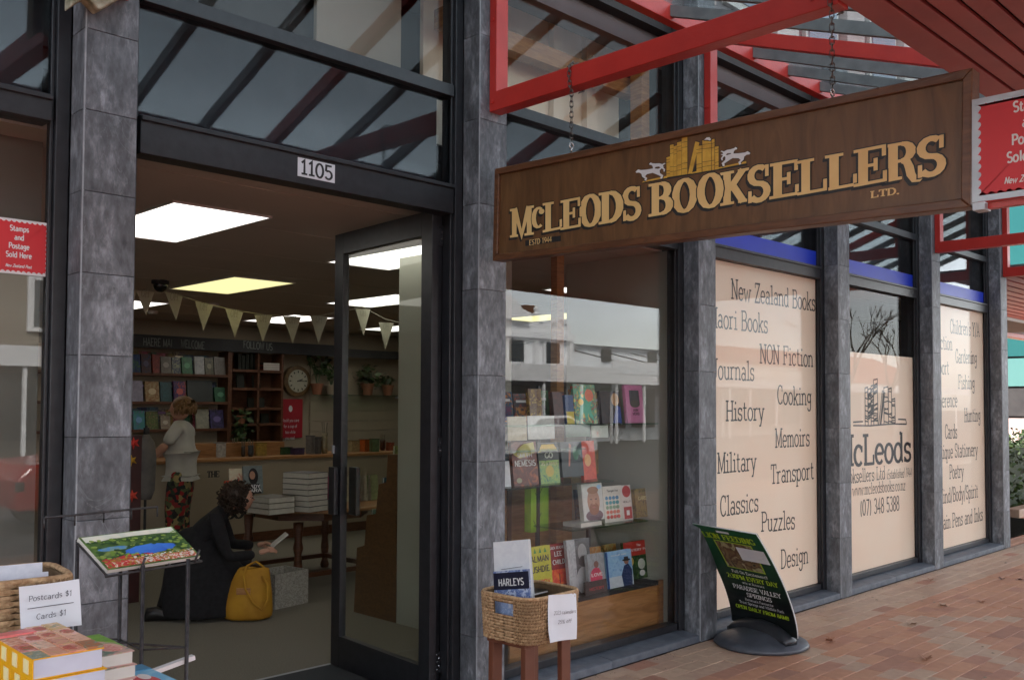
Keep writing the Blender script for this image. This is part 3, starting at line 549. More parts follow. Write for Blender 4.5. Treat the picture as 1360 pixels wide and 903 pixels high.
for s, l, r in (('New Zealand Books', (971, 397), (1083, 413.6)), ('Maori Books', None, (1020, 443)), ('NON Fiction', (1009, 482.7), (1080, 487.3)), ('Journals', None, (1002, 505.7)),
        ('Cooking', (1032, 537), (1078, 538.5)), ('History', (964, 559), (1015, 558.5)), ('Memoirs', (1029.5, 594.7), (1075.5, 592)), ('Military', None, (1004.5, 624.6)), ('Transport', (1023.5, 643), (1081, 636)),
        ('Classics', None, (1007.5, 678.5)), ('Puzzles', (1011, 706), (1056, 702.5)), ('Design', None, (1073.6, 747.3))):
    wt(f1, s, H1, right=r, left=l, pitch=P1, xmin=X1)
a_ = PY(1137, 618, YL); b_ = PY(1213.5, 611.4, YL)
wt(f2, 'McLeods', .285, right=(1210.5, 611.7), pitch=(b_.x-a_.x)/twidth('cLeods'), xmin=COLX[3]+CW+.06, th=1.5, tn=1.0)
wt(f2, 'Booksellers Ltd', .125, right=(1175.5, 636.2), pitch=.105, xmin=COLX[3]+CW+.06, th=.9)
wt(f2, 'Established 1944', .09, left=(1178, 636), right=(1210.5, 632.8), slant=.35, serif=False, th=.9, tn=.6)
wt(f2, 'www.mcleodsbooks.co.nz', .105, left=(1132, 658.4), right=(1202.5, 650.4), th=.9)
wt(f2, '(07) 348 5388', .145, left=(1142.4, 685.3), right=(1194.5, 677.6), th=1.2, serif=False)
X3 = COLX[4]+CW+.06; a_ = PY(1271, 482, YL); b_ = PY(1302.8, 483.4, YL); P3 = (b_.x-a_.x)/twidth('Gardening')
for s, l, r in (("Children's Y/A", (1263, 442.4), (1306.4, 447.5)), ('Fiction', None, (1266.6, 465.5)), ('Gardening', (1271, 482), (1302.8, 483.4)), ('Sport', None, (1261.6, 497.5)),
        ('Fishing', (1275.4, 516.5), (1299.5, 516.8)), ('Reference', None, (1274, 540.5)), ('Hunting', (1284.3, 560.3), (1308, 559.5)), ('Cards', (1255.6, 582.5), (1273.7, 582)),
        ('Antique Stationery', None, (1304, 604.8)), ('Poetry', (1262.3, 636), (1283.2, 633.8)), ('Mind/Body/Spirit', None, (1304.5, 660)), ('Fountain Pens and Inks', None, (1311.5, 690.8))):
    q_ = lambda p: (1250+(p[0]-1250)*.90, p[1]-(p[0]-1250)*.0) if p else None
    wt(f3, s, .155, right=q_(r), left=q_(l), pitch=P3*.92, xmin=X3)
# sketched shelf of books above the name
mb = MB(); rr = random.Random(4)
def sk(pts, w=.014): mb.add([v for a, b in strip(pts, w, w) for v in ((a[0], YL-.0006-len(mb.f)*2e-6, a[1]), (b[0], YL-.0006-len(mb.f)*2e-6, b[1]))], [(2*j, 2*j+2, 2*j+3, 2*j+1) for j in range(len(pts)-1)])
A = PY(1133, 565, YL); B = PY(1204, 565, YL); z0 = A.z
sk([(A.x, z0), (A.x+.35, z0-.006), (A.x+.8, z0+.006), (B.x, z0)]); sk([(A.x, z0+.03), (A.x+.2, z0+.034)]); sk([(B.x-.2, z0+.05), (B.x-.02, z0+.045), (B.x, z0)])
def pxx(px): return PY(px, 565, YL).x
for xa, xb, h in ((1149, 1153, .34), (1153, 1157, .33), (1157, 1160.5, .36), (1160.5, 1166, .42), (1174, 1180, .35), (1180, 1184.5, .34), (1184.5, 1189, .24)):
    a, b2 = pxx(xa), pxx(xb); sk([(a, z0), (a+.004, z0+h), (b2-.004, z0+h+.01), (b2, z0)])
    for q in range(7): zz_ = z0+h*rr.uniform(.05, .95); sk([(a, zz_), (b2, zz_+rr.uniform(-.02, .02))], .012)
    if xa in (1157, 1160.5, 1153):
        for q in range(10): zz_ = z0+h*rr.uniform(.1, .9); sk([(a+.01, zz_), (b2-.01, zz_+.02)], .02)
a, b2, c2 = pxx(1167), pxx(1171), pxx(1175)
sk([(a, z0), (b2+.02, z0+.32), (c2+.01, z0+.30), (b2-.02, z0)]); sk([(a+.04, z0), (b2+.05, z0+.31)], .03)
mb.build('sketched_books', M_ink, f2)
# red stamp sticker
def stamp_sign(t, a, u, v, n, w, h, nt_, lines, small, horn=True):
    """white plate with scalloped red stamp; returns nothing"""
    a = Vector(a); u = Vector(u).normalized(); v = Vector(v).normalized(); n = Vector(n).normalized()
    pl = MB().prism([(0, 0), (w, 0), (w, h), (0, h)], a, u, v, n, .004).build('white_border', M_alu if horn else M_white, t)
    m = .055*h if horn else .03*h; poly = []
    def edge(p, q, k):
        p = Vector(p); q = Vector(q); d = (q-p); nr = Vector((-d.y, d.x)).normalized(); s = d.length/k
        for i in range(k):
            for j in range(6): a2 = pi*j/6; poly.append(tuple(p+d*((i+.5-.38*cos(a2))/k)+nr*(s*.36*sin(a2))))
            
    ky = nt_; kx = max(3, round(nt_*(w-2*m)/(h-2*m)))
    edge((m, m), (w-m, m), kx); edge((w-m, m), (w-m, h-m), ky); edge((w-m, h-m), (m, h-m), kx); edge((m, h-m), (m, m), ky)
    b = MB().prism(poly, a+n*.0042, u, v, n, .0012); b.build('red_stamp', M_stamp, pl)
    tb = MB()
    for s, fx, fz, fh, al, sl_ in lines: text(tb, s, a+u*(w*fx)+v*(h*fz)+n*.0056, u, v, n, h*fh, align=al, sx=.84, th=2.0, tn=1.7, serif=False, slant=sl_)
    tb.build('lettering', M_white, pl)
s0 = PY(0, 292, YG-.002); s1 = PY(65, 300, YG-.002)
st = thing('stamp_sticker', 'red stamps and postage sticker on the glass of the left edge window', 'sticker', (1.2, YG, 2.19))
sw = .215
stamp_sign(st, (s1.x-sw, YG-.002, 2.088), (1, 0, 0), (0, 0, 1), (0, -1, 0), sw, .208, 11, [('Stamps', .5, .78, .10, 'c', 0), ('and', .5, .62, .10, 'c', 0), ('Postage', .5, .46, .10, 'c', 0), ('Sold Here', .5, .30, .10, 'c', 0), ('New Zealand Post', .5, .12, .055, 'c', .25)], None, False)
# ================================================================== VERANDAH CANOPY
can = thing('verandah_canopy', 'red steel and glass footpath canopy with a slatted red soffit', 'canopy', (6, 1.6, 3.2))
def rz_(y): return 4.25-.37*(YF-y)
YE = 1.69
TX = [1.44, 3.50, 5.568, 7.64, 9.67, 11.67, -.6]; TZ = [3.185, 3.185, 3.18, 3.16, 3.145, 3.10, 3.185]
for x, z in zip(TX, TZ):
    b = MB()
    b.prism([(YF-.002, z), (YF-.002, 4.125), (YF-.056, 4.12), (YF-.056, z+.105), (YE, z+.105), (YE, z)][::-1], (x, 0, 0), (0, 1, 0), (0, 0, 1), (1, 0, 0), .088)
    tr = b.build('truss_frame', M_red, can, bevel=.004)
    for yy_, zz_ in ((YF-.028, z+.05), (YF-.028, z+.5), (YE+.06, z+.052), (YE+.11, z+.052)):
        MB().prism([(.011*cos(pi/3*q), .011*sin(pi/3*q)) for q in range(6)], (x-.001, yy_, zz_), (0, 1, 0), (0, 0, 1), (-1, 0, 0), .007).build('bolt', M_red, tr)
    MB().box(x-.003, x+.091, YF-.0635, YF-.0565, z-.003, z+.108).build('end_plate', M_red, tr) if False else None
    MB().bar((x+.044, YF-.003, rz_(YF)-.04), (x+.044, YE-.05, rz_(YE-.05)-.04), .06, .09).build('rafter', M_red, can, bevel=.003)
x = COLX[0]-2.6
MB().box(-4, 12.4, YF-.075, YF-.004, 4.13, 4.243).build('wall_beam', M_red, can, bevel=.004)
for i in range(-6, 22):
    xx = TX[1]+.044+i*.515
    if min(abs(xx-t-.044) for t in TX) > .1: MB().bar((xx, YF-.01, rz_(YF)-.03), (xx, YE-.04, rz_(YE-.04)-.03), .045, .07).build('glazing_bar', M_steel, can)
for i in range(-6, 21):
    xx = TX[1]+.044+i*.515; w = .515-.05; c = xx+.515/2; a = 0
    b = MB().bar((c, YF-.005, rz_(YF)+.012), (c, YE-.03, rz_(YE-.03)+.012), w+.04, .008); b.build('roof_pane', G_roof, can)
MB().box(-4, 12.4, YE-.045, YE-.001, 3.20, 3.50).build('inner_fascia', M_soff, can)
y = YE-.002; k = 0
while y > -1.0:
    w = .125 if k == 0 else .082
    MB().box(-4, 12.4, y-w, y, 3.197, 3.215).build('soffit_slat', M_soff, can, bevel=.002); y -= w+.018; k += 1
YO = y
MB().box(-4, 12.4, YO, YE-.05, 3.25, 3.27).build('soffit_backing', M_dark, can)
MB().box(-4, 12.4, YO, YE-.05, 3.46, 3.48).build('canopy_roof', M_steel, can)
MB().box(-4, 12.4, YO-.06, YO, 3.12, 3.46).build('street_fascia', M_red, can, bevel=.004)
# canopy continues round the corner
cc = thing('corner_canopy', 'far canopy round the corner, pinkish slats above a pale grey beam', 'canopy', (15, 4.5, 3.0))
for k in range(16):
    y = 3.0+k*.19
    MB().box(12.45, 22, y, y+.15, 3.26-.0*k, 3.28).build('soffit_slat', M_soff, cc)
MB().box(12.45, 22, 2.9, 6.2, 3.32, 3.34).build('canopy_roof', M_steel, cc)
MB().box(12.45, 22, 6.08, 6.2, 2.95, 3.30).build('pale_beam', mat('pale_grey_beam', (.42, .40, .38), (.36, .35, .33), scale=4, rough=.6), cc)
MB().box(12.45, 22, 6.0, 6.06, 2.95, 3.02).build('red_trim', M_red, cc)
for x in (13.2, 21.5): MB().box(x, x+.09, 6.25, 6.34, -.03, 3.3).build('post', M_red, cc)
# ================================================================== UPPER STOREY seen through the canopy glass
up = thing('upper_storey', 'upper storey wall with pale panels and grey windows above the canopy', 'wall', (5, 3.9, 4.4))
M_clad = mat('pinkish_cladding', (.50, .40, .37), (.44, .35, .33), scale=3, rough=.7, rnd=.08)
M_clad2 = mat('pale_cladding', (.66, .62, .58), (.6, .56, .52), scale=3, rough=.7, rnd=.05)
M_rev = mat('mauve_grey_render', (.20, .175, .18), (.17, .15, .155), scale=3, rough=.8)
MB().box(-4, 12.0, YF+.33, YF+.5, 4.12, 10).build('wall', M_rev, up)
MB().box(-4, 12.0, YF+.13, YF+.33, 4.35, 4.55).build('ledge', M_rev, up)
for i in range(-1, 9):
    for zz_ in (4.75, 6.9):
        xa = 1.2+i*1.28
        wn = MB().box(xa, xa+.62, YF+.29, YF+.329, zz_, zz_+1.5).build('window', M_clad2, up)
        MB().box(xa+.05, xa+.57, YF+.278, YF+.289, zz_+.06, zz_+1.44).build('pane', mat('upper_pane_blind', (.22, .26, .33), (.17, .20, .26), scale=2, rough=.15, spec=1.0), wn)
        MB().box(xa+.72, xa+1.08, YF+.25, YF+.329, zz_-.1, zz_+1.7).build('cladding_panel', M_clad if i % 2 else M_clad2, up)
MB().box(-4, 12.0, YF+.51, 14.3, 9.8, 9.95).box(-4, 12.0, 14.0, 14.3, 3.01, 9.79).box(11.8, 12.0, YF+.51, 13.99, 4.31, 9.79).box(-4, 12.0, YF+.325, 14.3, 2.95, 3.0).build('upper_floor', M_dark, up)
# ================================================================== HANGING SIGN
sg = thing('hanging_sign', 'long brown wooden bookseller sign hanging by chains from the red beam', 'sign', (3.5, 2.4, 2.6))
TL, BLc, TR, BR = PX(653.4, 223, 3.47), PX(653.9, 346.7, 3.47), PX(1285.2, 88.2, 3.47), PX(1287.5, 268.6, 3.47)
uS = (TR-TL).normalized(); nS = Vector((-1, 0, 0)); vS = Vector((0, -uS.z, uS.y)); vS = vS if vS.z > 0 else -vS
Ls = ((TR-TL).length+(BR-BLc).length)/2; Hs = (TL-BLc).length*.5+(TR-BR).length*.5
O = BLc.copy()
def SG(px, py, d=0):  # pixel of the photograph -> sign-face coordinates (a, b)
    p = PX(px, py, 3.487)-O; return (p.dot(uS), p.dot(vS))
Osf = O+nS*(-.017)    # recessed face
MB().prism([(0.02, .02), (Ls-.02, .02), (Ls-.02, Hs-.02), (.02, Hs-.02)], Osf, uS, vS, nS, -.03).build('sign_board', M_sign, sg)
fw = .034
b = MB()
for poly in ([(0, 0), (Ls, 0), (Ls-fw, fw), (fw, fw)], [(0, Hs), (fw, Hs-fw), (Ls-fw, Hs-fw), (Ls, Hs)], [(0, 0), (fw, fw), (fw, Hs-fw), (0, Hs)], [(Ls, 0), (Ls, Hs), (Ls-fw, Hs-fw), (Ls-fw, fw)]):
    MB().prism(poly, O, uS, vS, nS, -.075).build('frame_rail', M_signf, sg, bevel=.004)
# lettering boxes measured on the sign: (char, xl, yl_base, xr, yr_base, yl_cap, yr_cap)
def A1(x, y): return (660+x/6.448, 210+y/6.448)
def B1(x, y): return (850+x/6.448, 170+y/6.448)
def C1(x, y): return (1050+x/5.642, 150+y/5.642)
LT = [('M', A1, 112, 684, 322, 655, 440, 405), ('c', A1, 298, 615, 412, 590, 430, 412), ('L', A1, 392, 641, 560, 606, 390, 362), ('E', A1, 546, 620, 722, 588, 368, 333), ('O', A1, 708, 605, 900, 572, 325, 298),
      ('D', A1, 872, 573, 1088, 535, 303, 268), ('S', A1, 1072, 548, 1245, 518, 262, 236), ('B', B1, 74, 765, 292, 728, 485, 448), ('O', B1, 276, 745, 496, 705, 452, 415), ('O', B1, 490, 705, 722, 668, 410, 370),
      ('K', B1, 686, 672, 940, 628, 388, 340), ('S', B1, 916, 655, 1128, 615, 340, 305), ('E', B1, 1106, 616, 1362, 572, 312, 268), ('L', C1, 50, 622, 275, 582, 365, 322), ('L', C1, 256, 590, 500, 545, 325, 282),
      ('E', C1, 472, 560, 725, 512, 285, 235), ('R', C1, 700, 525, 985, 470, 245, 195), ('S', C1, 940, 498, 1175, 455, 205, 155)]
def onS(a, b, d): return Osf+uS*a+vS*b+nS*(.0008+d)
def box2(px): return [SG(*p) for p in px]
SGL = {'M':(9.0, 'l1.7,0 1.7,10;l7.2,0 7.2,10;l1.9,10 4.45,.6 7.0,10;l.1,9.6 2.7,9.6;l6.2,9.6 8.9,9.6;l.1,.4 3.1,.4;l5.5,.4 8.9,.4'), 'E':(7, 'l2.1,0 2.1,10;l.1,9.6 6.5,9.6;l.1,.4 6.6,.4;l2.1,5.1 4.7,5.1;t4.7,3.4,6.8;t6.4,7,10;t6.6,0,3'),
'L':(7, 'l2.1,0 2.1,10;l.1,9.6 4.1,9.6;l.1,.4 6.6,.4;t6.6,0,3.4'), 'O':(7, 'a3.5,5,2.45,4.6,0,360'), 'D':(7, 'l2,0 2,10;l.1,9.6 3.4,9.6;l.1,.4 3.4,.4;a3.3,5,2.7,4.6,90,-90'), 'S':(6, 'a3,7.3,1.95,2.25,45,270;a3,2.75,2.0,2.3,90,-150;t4.95,6.7,9.9;t.85,.1,3.3'),
'B':(7, 'l2,0 2,10;l.1,9.6 3.6,9.6;l2,5.2 3.8,5.2;l.1,.4 3.8,.4;a3.6,7.4,1.8,2.2,90,-90;a3.8,2.8,2.1,2.4,90,-90'), 'K':(8, 'l2,0 2,10;l.1,9.6 3.9,9.6;l.1,.4 3.9,.4;l6.3,9.8 2.6,4.4;l3.5,5.6 6.4,.2;l4.9,9.6 7.9,9.6;l5,.4 8,.4'),
'R':(8, 'l2,0 2,10;l.1,9.6 3.9,9.6;l.1,.4 3.9,.4;l2,5 3.9,5;a3.8,7.3,2,2.3,90,-90'), 'c':(6, 'a3.3,5,2.2,4.5,55,305;d4.7,7.6')}
def glyph_box(ch, q, off=(0, 0), grow=0, d=0.0, mbk=None, th=2.05, tn=.85):
    if ch == 'S': th, tn = 1.7, 1.35
    if ch == 'M': th = 1.75
    w = SGL[ch][0]; GL['@'] = SGL[ch]; _, st = glyph('@', th, tn, True, st=.85, grow=grow); st = list(st)
    if ch == 'R': st.append(strip([(4, 5), (4.9, 4.5), (5.45, 2.8), (5.75, .9), (6.5, -.7), (7.3, -.85), (8.0, .2)], th*.9+grow*2, tn*1.3+grow*2))
    (x0, y0), (x1, y1), (x2, y2), (x3, y3) = q       # bl, br, tl, tr
    def f(a, b, dd):
        s = a/w; t = b/10
        X = (x0*(1-s)+x1*s)*(1-t)+(x2*(1-s)+x3*s)*t; Y = (y0*(1-s)+y1*s)*(1-t)+(y2*(1-s)+y3*s)*t
        return onS(X+off[0], Y+off[1], d+dd)
    lay(mbk, st, f, 0, .00005)
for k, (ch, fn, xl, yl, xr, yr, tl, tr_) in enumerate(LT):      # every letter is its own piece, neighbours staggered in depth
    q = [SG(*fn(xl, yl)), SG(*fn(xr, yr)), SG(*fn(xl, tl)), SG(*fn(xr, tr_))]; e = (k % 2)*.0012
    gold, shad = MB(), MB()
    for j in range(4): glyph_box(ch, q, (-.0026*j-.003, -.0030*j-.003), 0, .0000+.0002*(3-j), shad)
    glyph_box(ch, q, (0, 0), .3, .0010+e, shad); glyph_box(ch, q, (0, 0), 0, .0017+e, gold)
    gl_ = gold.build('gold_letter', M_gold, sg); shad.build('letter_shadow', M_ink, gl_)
# ESTD plaque, LTD
q = [SG(*A1(245, 755)), SG(*A1(548, 712)), SG(*A1(548, 665)), SG(*A1(245, 706))]
MB().add([onS(x, y, 0) for x, y in q]+[onS(x, y, .0008) for x, y in q], [(4, 5, 6, 7), (0, 1, 5, 4), (1, 2, 6, 5), (2, 3, 7, 6), (3, 0, 4, 7)]).build('estd_plaque', M_ink, sg)
def stext(s, pl, pr, h, m=M_gold, th=1.5, tn=1.1, serif=False, d=.001, nm='small_lettering'):
    a = SG(*pl); c = SG(*pr); A_ = onS(a[0], a[1], d); C_ = onS(c[0], c[1], d); b = MB()
    text(b, s, A_, C_-A_, vS, nS, h, width=(C_-A_).length, th=th, tn=tn, serif=serif); b.build(nm, m, sg)
stext('ESTD 1944', A1(278, 748), A1(472, 716), .026)
stext('LTD.', C1(602, 640), C1(818, 608), .026, serif=True, th=1.8, tn=1.2)
# painted books and dogs
bk, bl_, wh = MB(), MB(), MB()
def poly(mb, pts, d): 
    n = len(pts); mb.add([onS(x, y, d) for x, y in pts], [tuple(range(n))])
def grow_(pts, g):
    cx_ = sum(p[0] for p in pts)/len(pts); cy_ = sum(p[1] for p in pts)/len(pts)
    return [(p[0]+(g if p[0] > cx_ else -g), p[1]+(g if p[1] > cy_ else -g)) for p in pts]
def baseY(x): return 452-(x-60)*(452-318)/850
BKS = [(228, 258, 250), (259, 290, 145), (291, 317, 155), (319, 357, 122), (359, 408, 80), (486, 531, 155), (536, 612, 105), (616, 640, 98), (644, 675, 160)]
k = 0
for xa, xb, tp in BKS:
    q = [B1(xa, baseY(xa)), B1(xb, baseY(xb)), B1(xb, tp-4), B1(xa, tp+4)]; s_ = [SG(*p) for p in q]
    poly(bl_, grow_(s_, .003), .0004+k*1e-5); poly(bk, s_, .0010+k*1e-5)
    for f in (.15, .3, .72, .86):   # bands on the spine
        ya = [tuple(s_[0][i]*(1-f)+s_[3][i]*f for i in (0, 1)), tuple(s_[1][i]*(1-f)+s_[2][i]*f for i in (0, 1))]
        poly(bl_, [ya[0], ya[1], (ya[1][0], ya[1][1]+.0018), (ya[0][0], ya[0][1]+.0018)], .0016)
    k += 1
q = [SG(*B1(412, baseY(412))), SG(*B1(446, baseY(446))), SG(*B1(512, 125)), SG(*B1(476, 118))]
poly(bl_, grow_(q, .003), .0006); poly(bk, q, .0012)
q = [SG(*B1(446, baseY(446))), SG(*B1(484, baseY(484))), SG(*B1(500, 290)), SG(*B1(492, 270))]; poly(bl_, q, .0007)
for a in ((20, 470, 235, 425), (440, 395, 530, 375), (660, 355, 912, 300)):
    q = [SG(*B1(a[0], a[1])), SG(*B1(a[2], a[3]+4)), SG(*B1(a[2], a[3]-14)), SG(*B1(a[0]+12, a[1]-14))]; poly(bk, q, .0013)
q = [SG(*B1(25, 478)), SG(*B1(920, 322)), SG(*B1(920, 306)), SG(*B1(25, 462))]; poly(bl_, q, .0002)
def dog(pts, dd):
    s_ = [SG(*B1(*p)) for p in pts]; n = len(s_); cx_ = sum(p[0] for p in s_)/n; cy_ = sum(p[1] for p in s_)/n
    w_ = MB(); poly(w_, s_, .0020+dd); w_.build('painted_dog' if len(pts) > 8 else 'painted_page', M_white, sg); poly(bl_, [(x+.0028*(1 if x > cx_ else -1), y+.0028*(1 if y > cy_ else -1)-.001) for x, y in s_], .0014+dd)
DG = [(160, 20), (146, 6), (130, 12), (100, 12), (60, 8), (36, 14), (14, 2), (2, 4), (18, 14), (28, 26), (26, 44), (8, 62), (14, 84), (24, 82), (22, 66), (46, 50), (66, 38), (98, 44), (108, 58), (96, 70), (102, 88), (112, 84), (108, 74), (124, 58), (128, 38), (140, 28), (156, 28)]
def dogbox(x0, y0, x1, y1, flip, dd, shear=0): dog([((x1-(x1-x0)*x/160) if flip else (x0+(x1-x0)*x/160), y0+(y1-y0)*y/88-shear*((160-x) if flip else x)/160) for x, y in DG], dd)
dogbox(-35, 352, 215, 462, True, 0, 22); dogbox(82, 292, 226, 372, True, .0003, -10); dogbox(690, 225, 948, 340, False, 0, 34); dogbox(690, 200, 836, 290, False, .0003, 44)
dog([(552, 106), (575, 84), (600, 82), (612, 100), (604, 112), (580, 104)], .0004)
bl_.build('logo_outline', M_ink, sg); bk.build('painted_books', M_goldbk, sg); pass
# chains
def chain(label, x, y, ztop, zbot, wrap):
    t = thing('sign_chain', label, 'chain', (x, y, zbot), 0, 'chains holding the hanging sign')
    lk = MB(); n = 10; L_, R_ = .017, .0085
    pts = [(R_*cos(a), 0, (L_-R_)*(1 if sin(a) > 0 else -1)+R_*sin(a)) for a in [2*pi*(i+.5)/n for i in range(n)]]
    lk.tube(pts, .0028, 5, closed=True); me = lk.mesh('link', M_chain); me.polygons.foreach_set('use_smooth', [True]*len(me.polygons))
    z = zbot+.045; i = 0
    while z < ztop:
        inst('link', me, t, T(x, y, z) @ Matrix.Rotation(pi/2*(i % 2)+.3, 4, 'Z')); z += .0265; i += 1
    # wrap round the beam
    q = [(-.055, 0, ztop+.0), (-.062, 0, ztop+.05), (-.058, 0, ztop+.10), (-.03, 0, ztop+.125), (.03, 0, ztop+.125), (.06, 0, ztop+.10), (.062, 0, ztop+.05), (.05, 0, ztop+.0), (.02, 0, ztop-.015)]
    cxp = 3.544
    pth = [Vector((cxp+a[0]*.95, y, a[2])) for a in q]; pth = [Vector((x, y, ztop-.02))]+pth
    pos = 0; j = 0
    for a, b in zip(pth[:-1], pth[1:]):
        d = b-a; k = max(1, round(d.length/.024))
        for s in range(k):
            p = a+d*((s+.5)/k); inst('link', me, t, Matrix.Translation(p) @ d.to_track_quat('Z', 'X').to_matrix().to_4x4() @ Matrix.Rotation(pi/2*(j % 2)+.4, 4, 'Z')); j += 1
    e = MB(); e.tube([(x+.014*cos(a), y, zbot+.022+.014*sin(a)) for a in [2*pi*i/12 for i in range(12)]], .004, 6, closed=True); e.tube([(x, y, zbot+.01), (x, y, zbot-.01)], .005, 6)
    e.build('eye_bolt', M_chrome, t, smooth=True)
    return t
chain('short chain with a bright eye bolt near the doorway end of the hanging sign', 3.505, 3.09, 3.185, 2.868, True)
chain('chain at the street end of the hanging sign, beside the red soffit', 3.505, 1.72, 3.185, 2.815, True)
# stamp sign on the street end of the hanging sign
t = thing('stamp_sign', 'red stamps and postage sign fixed to the street end of the hanging sign', 'sign', (3.5, .9, 2.5))
a = PX(1291, 268, 3.47); b_ = PX(1291, 132, 3.47)
hh = (b_-a).length; a = Vector((3.47, a.y-.002, a.z-.004)); 
stamp_sign(t, a, (0, -1, -.01), (0, -.01, 1), (-1, 0, 0), .385, hh, 11, [('Stamps', .5, .80, .10, 'c', 0), ('and', .5, .645, .10, 'c', 0), ('Postage', .5, .49, .10, 'c', 0), ('Sold Here', .5, .33, .10, 'c', 0), ('New Zealand Post', .5, .135, .06, 'c', .25)], None)
MB().box(3.468, 3.53, a.y-.04, a.y, a.z-.028, a.z-.002).build('bracket', M_alu, t)
MB().box(3.50, 3.53, a.y-.5, a.y-.04, a.z-.022, a.z-.003).build('support_bar', M_red, t)
# oddments at the head of the left column
t = thing('timber_block', 'weathered yellow white block at the top of the left column', 'bracket', (1.4, YF, 3.2))
c = PY(120, 12, YF-.03)
MB().prism([(-.085, -.02), (-.03, .035), (.02, .0), (.055, .03), (.10, .07), (.12, .30), (-.085, .30)], (c.x, YF-.001, c.z-.01), (1, 0, 0), (0, 0, 1), (0, -1, 0), .07).build('painted_face', mat('flaking_cream_paint', (.42, .40, .30), (.16, .15, .09), scale=22, rough=.8, bump=.5), t, bevel=.006)
# ================================================================== SHOP INTERIOR
X0i, X1i, YB = -3.2, 15.0, 12.05
struct('shop_floor', MB().box(X0i, X1i, YG+.07, YB+2.2, -.15, 0), M_carpet)
struct('shop_ceiling', MB().box(X0i, X1i, YG+.15, YB+2.2, 2.70, 2.74), M_ceil)
struct('back_wall', MB().box(X0i, X1i, YB+.02, YB+.2, 0, 2.7), M_wall)
struct('left_wall', MB().box(X0i-.1, X0i, YG+.15, YB+.02, 0, 2.7), M_wall)
struct('right_wall', MB().box(11.95, 12.1, YG+.0, 14, -.15, 4.3), mat('brown_wall', (.10, .07, .05), (.07, .05, .035), scale=3, rough=.85))
struct('threshold', MB().box(COLX[0]+CW, COLX[1], YF+.02, YG+.07, -.15, .012), M_sill)
MB_ = MB().box(1.4, 3.40, YG+.075, 4.93, .001, .012).build('entrance_mat', M_mat); tag(MB_, 'dark rectangular entrance mat just inside the open door', 'mat')
o = MB().box(1.3, 3.42, 4.935, 4.965, .001, .010).build('mat_edging', M_alu); tag(o, 'thin metal strip between the entrance mat and the carpet', 'floor strip')
for y, x0, x1 in ((8.9, X0i, X1i), (6.4, X0i, X1i)):
    pass
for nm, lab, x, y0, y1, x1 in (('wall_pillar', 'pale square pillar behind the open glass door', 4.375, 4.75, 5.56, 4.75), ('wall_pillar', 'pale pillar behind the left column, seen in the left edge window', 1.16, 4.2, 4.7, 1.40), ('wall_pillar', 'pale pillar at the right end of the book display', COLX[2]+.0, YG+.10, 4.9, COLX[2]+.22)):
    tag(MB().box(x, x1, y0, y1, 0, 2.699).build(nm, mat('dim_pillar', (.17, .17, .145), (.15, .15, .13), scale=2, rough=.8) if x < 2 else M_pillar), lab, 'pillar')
M_lit = emit('ceiling_diffuser', (1, .97, .90), .43); M_lity = emit('aged_diffuser', (1, .93, .45), .18)
PL = [(2.60, 5.5, M_lit, 'brightest ceiling light panel, nearest the doorway'), (4.33, 8.0, M_lity, 'yellowed ceiling light panel in the middle of the shop'), (6.07, 8.0, M_lit, 'ceiling light panel seen through the top of the open door, behind the bunting'),
      (4.40, 5.5, M_lit, 'ceiling light panel seen through the open glass door'), (6.80, 5.48, M_lit, 'ceiling light panel seen in the display window beside the wooden post'), (8.60, 7.93, M_lity, 'yellowed light panel low in the display window, behind the reflected roof'),
      (4.33, 10.5, M_lit, 'far left ceiling light panel behind the bunting'), (6.55, 10.6, M_lit, 'far ceiling light panel above the wall clock'), (8.4, 10.6, M_lit, 'farthest ceiling light panel on the right'), (.8, 8.0, M_lit, 'ceiling light panel left of the doorway')]
for x, y, m, lab in PL:
    t = thing('ceiling_light', lab, 'light', (x, y, 2.7), 0, 'ceiling light panels')
    MB().box(x-.29, x+.29, y-.6, y+.6, 2.692, 2.699).build('diffuser', m, t)
    b = MB()
    for a in ((x-.305, x-.291, y-.615, y+.615), (x+.291, x+.305, y-.615, y+.615), (x-.29, x+.29, y-.615, y-.601), (x-.29, x+.29, y+.601, y+.615)): b.box(a[0], a[1], a[2], a[3], 2.688, 2.699)
    b.build('frame', M_white, t)
t = thing('security_camera', 'black domed camera hanging from the shop ceiling', 'camera', (4.0, 8.0, 2.6))
c = PZ(213, 374, 2.69); b = MB(); b.lathe([(.001, 0), (.075, 0), (.075, -.03), (.06, -.035)][::-1], (c.x, c.y, 2.699), 16); b.build('mount', M_dark, t)
b = MB(); b.ball((c.x, c.y, 2.66), .062, 14, 8, (1, 1, 1.1)); b.build('dome', mat('black_dome', (.01, .01, .01), rough=.12), t, smooth=True)
for k in range(9):
    MB().box(X0i, 11.9, 4.3+k*.95, 4.312+k*.95, 2.6965, 2.6995).build('ceiling_joint', M_ceil)['kind'] = 'structure'
for lab, x, y in (('white smoke detector on the ceiling near the bunting', 5.0, 9.6), ('small white ceiling sensor above the bookcase', 4.9, 10.9)):
    b = MB(); b.lathe([(.05, -.035), (.055, -.02), (.06, 0)], (x, y, 2.699), 16); tag(b.build('smoke_detector', M_white, smooth=False), lab, 'detector')
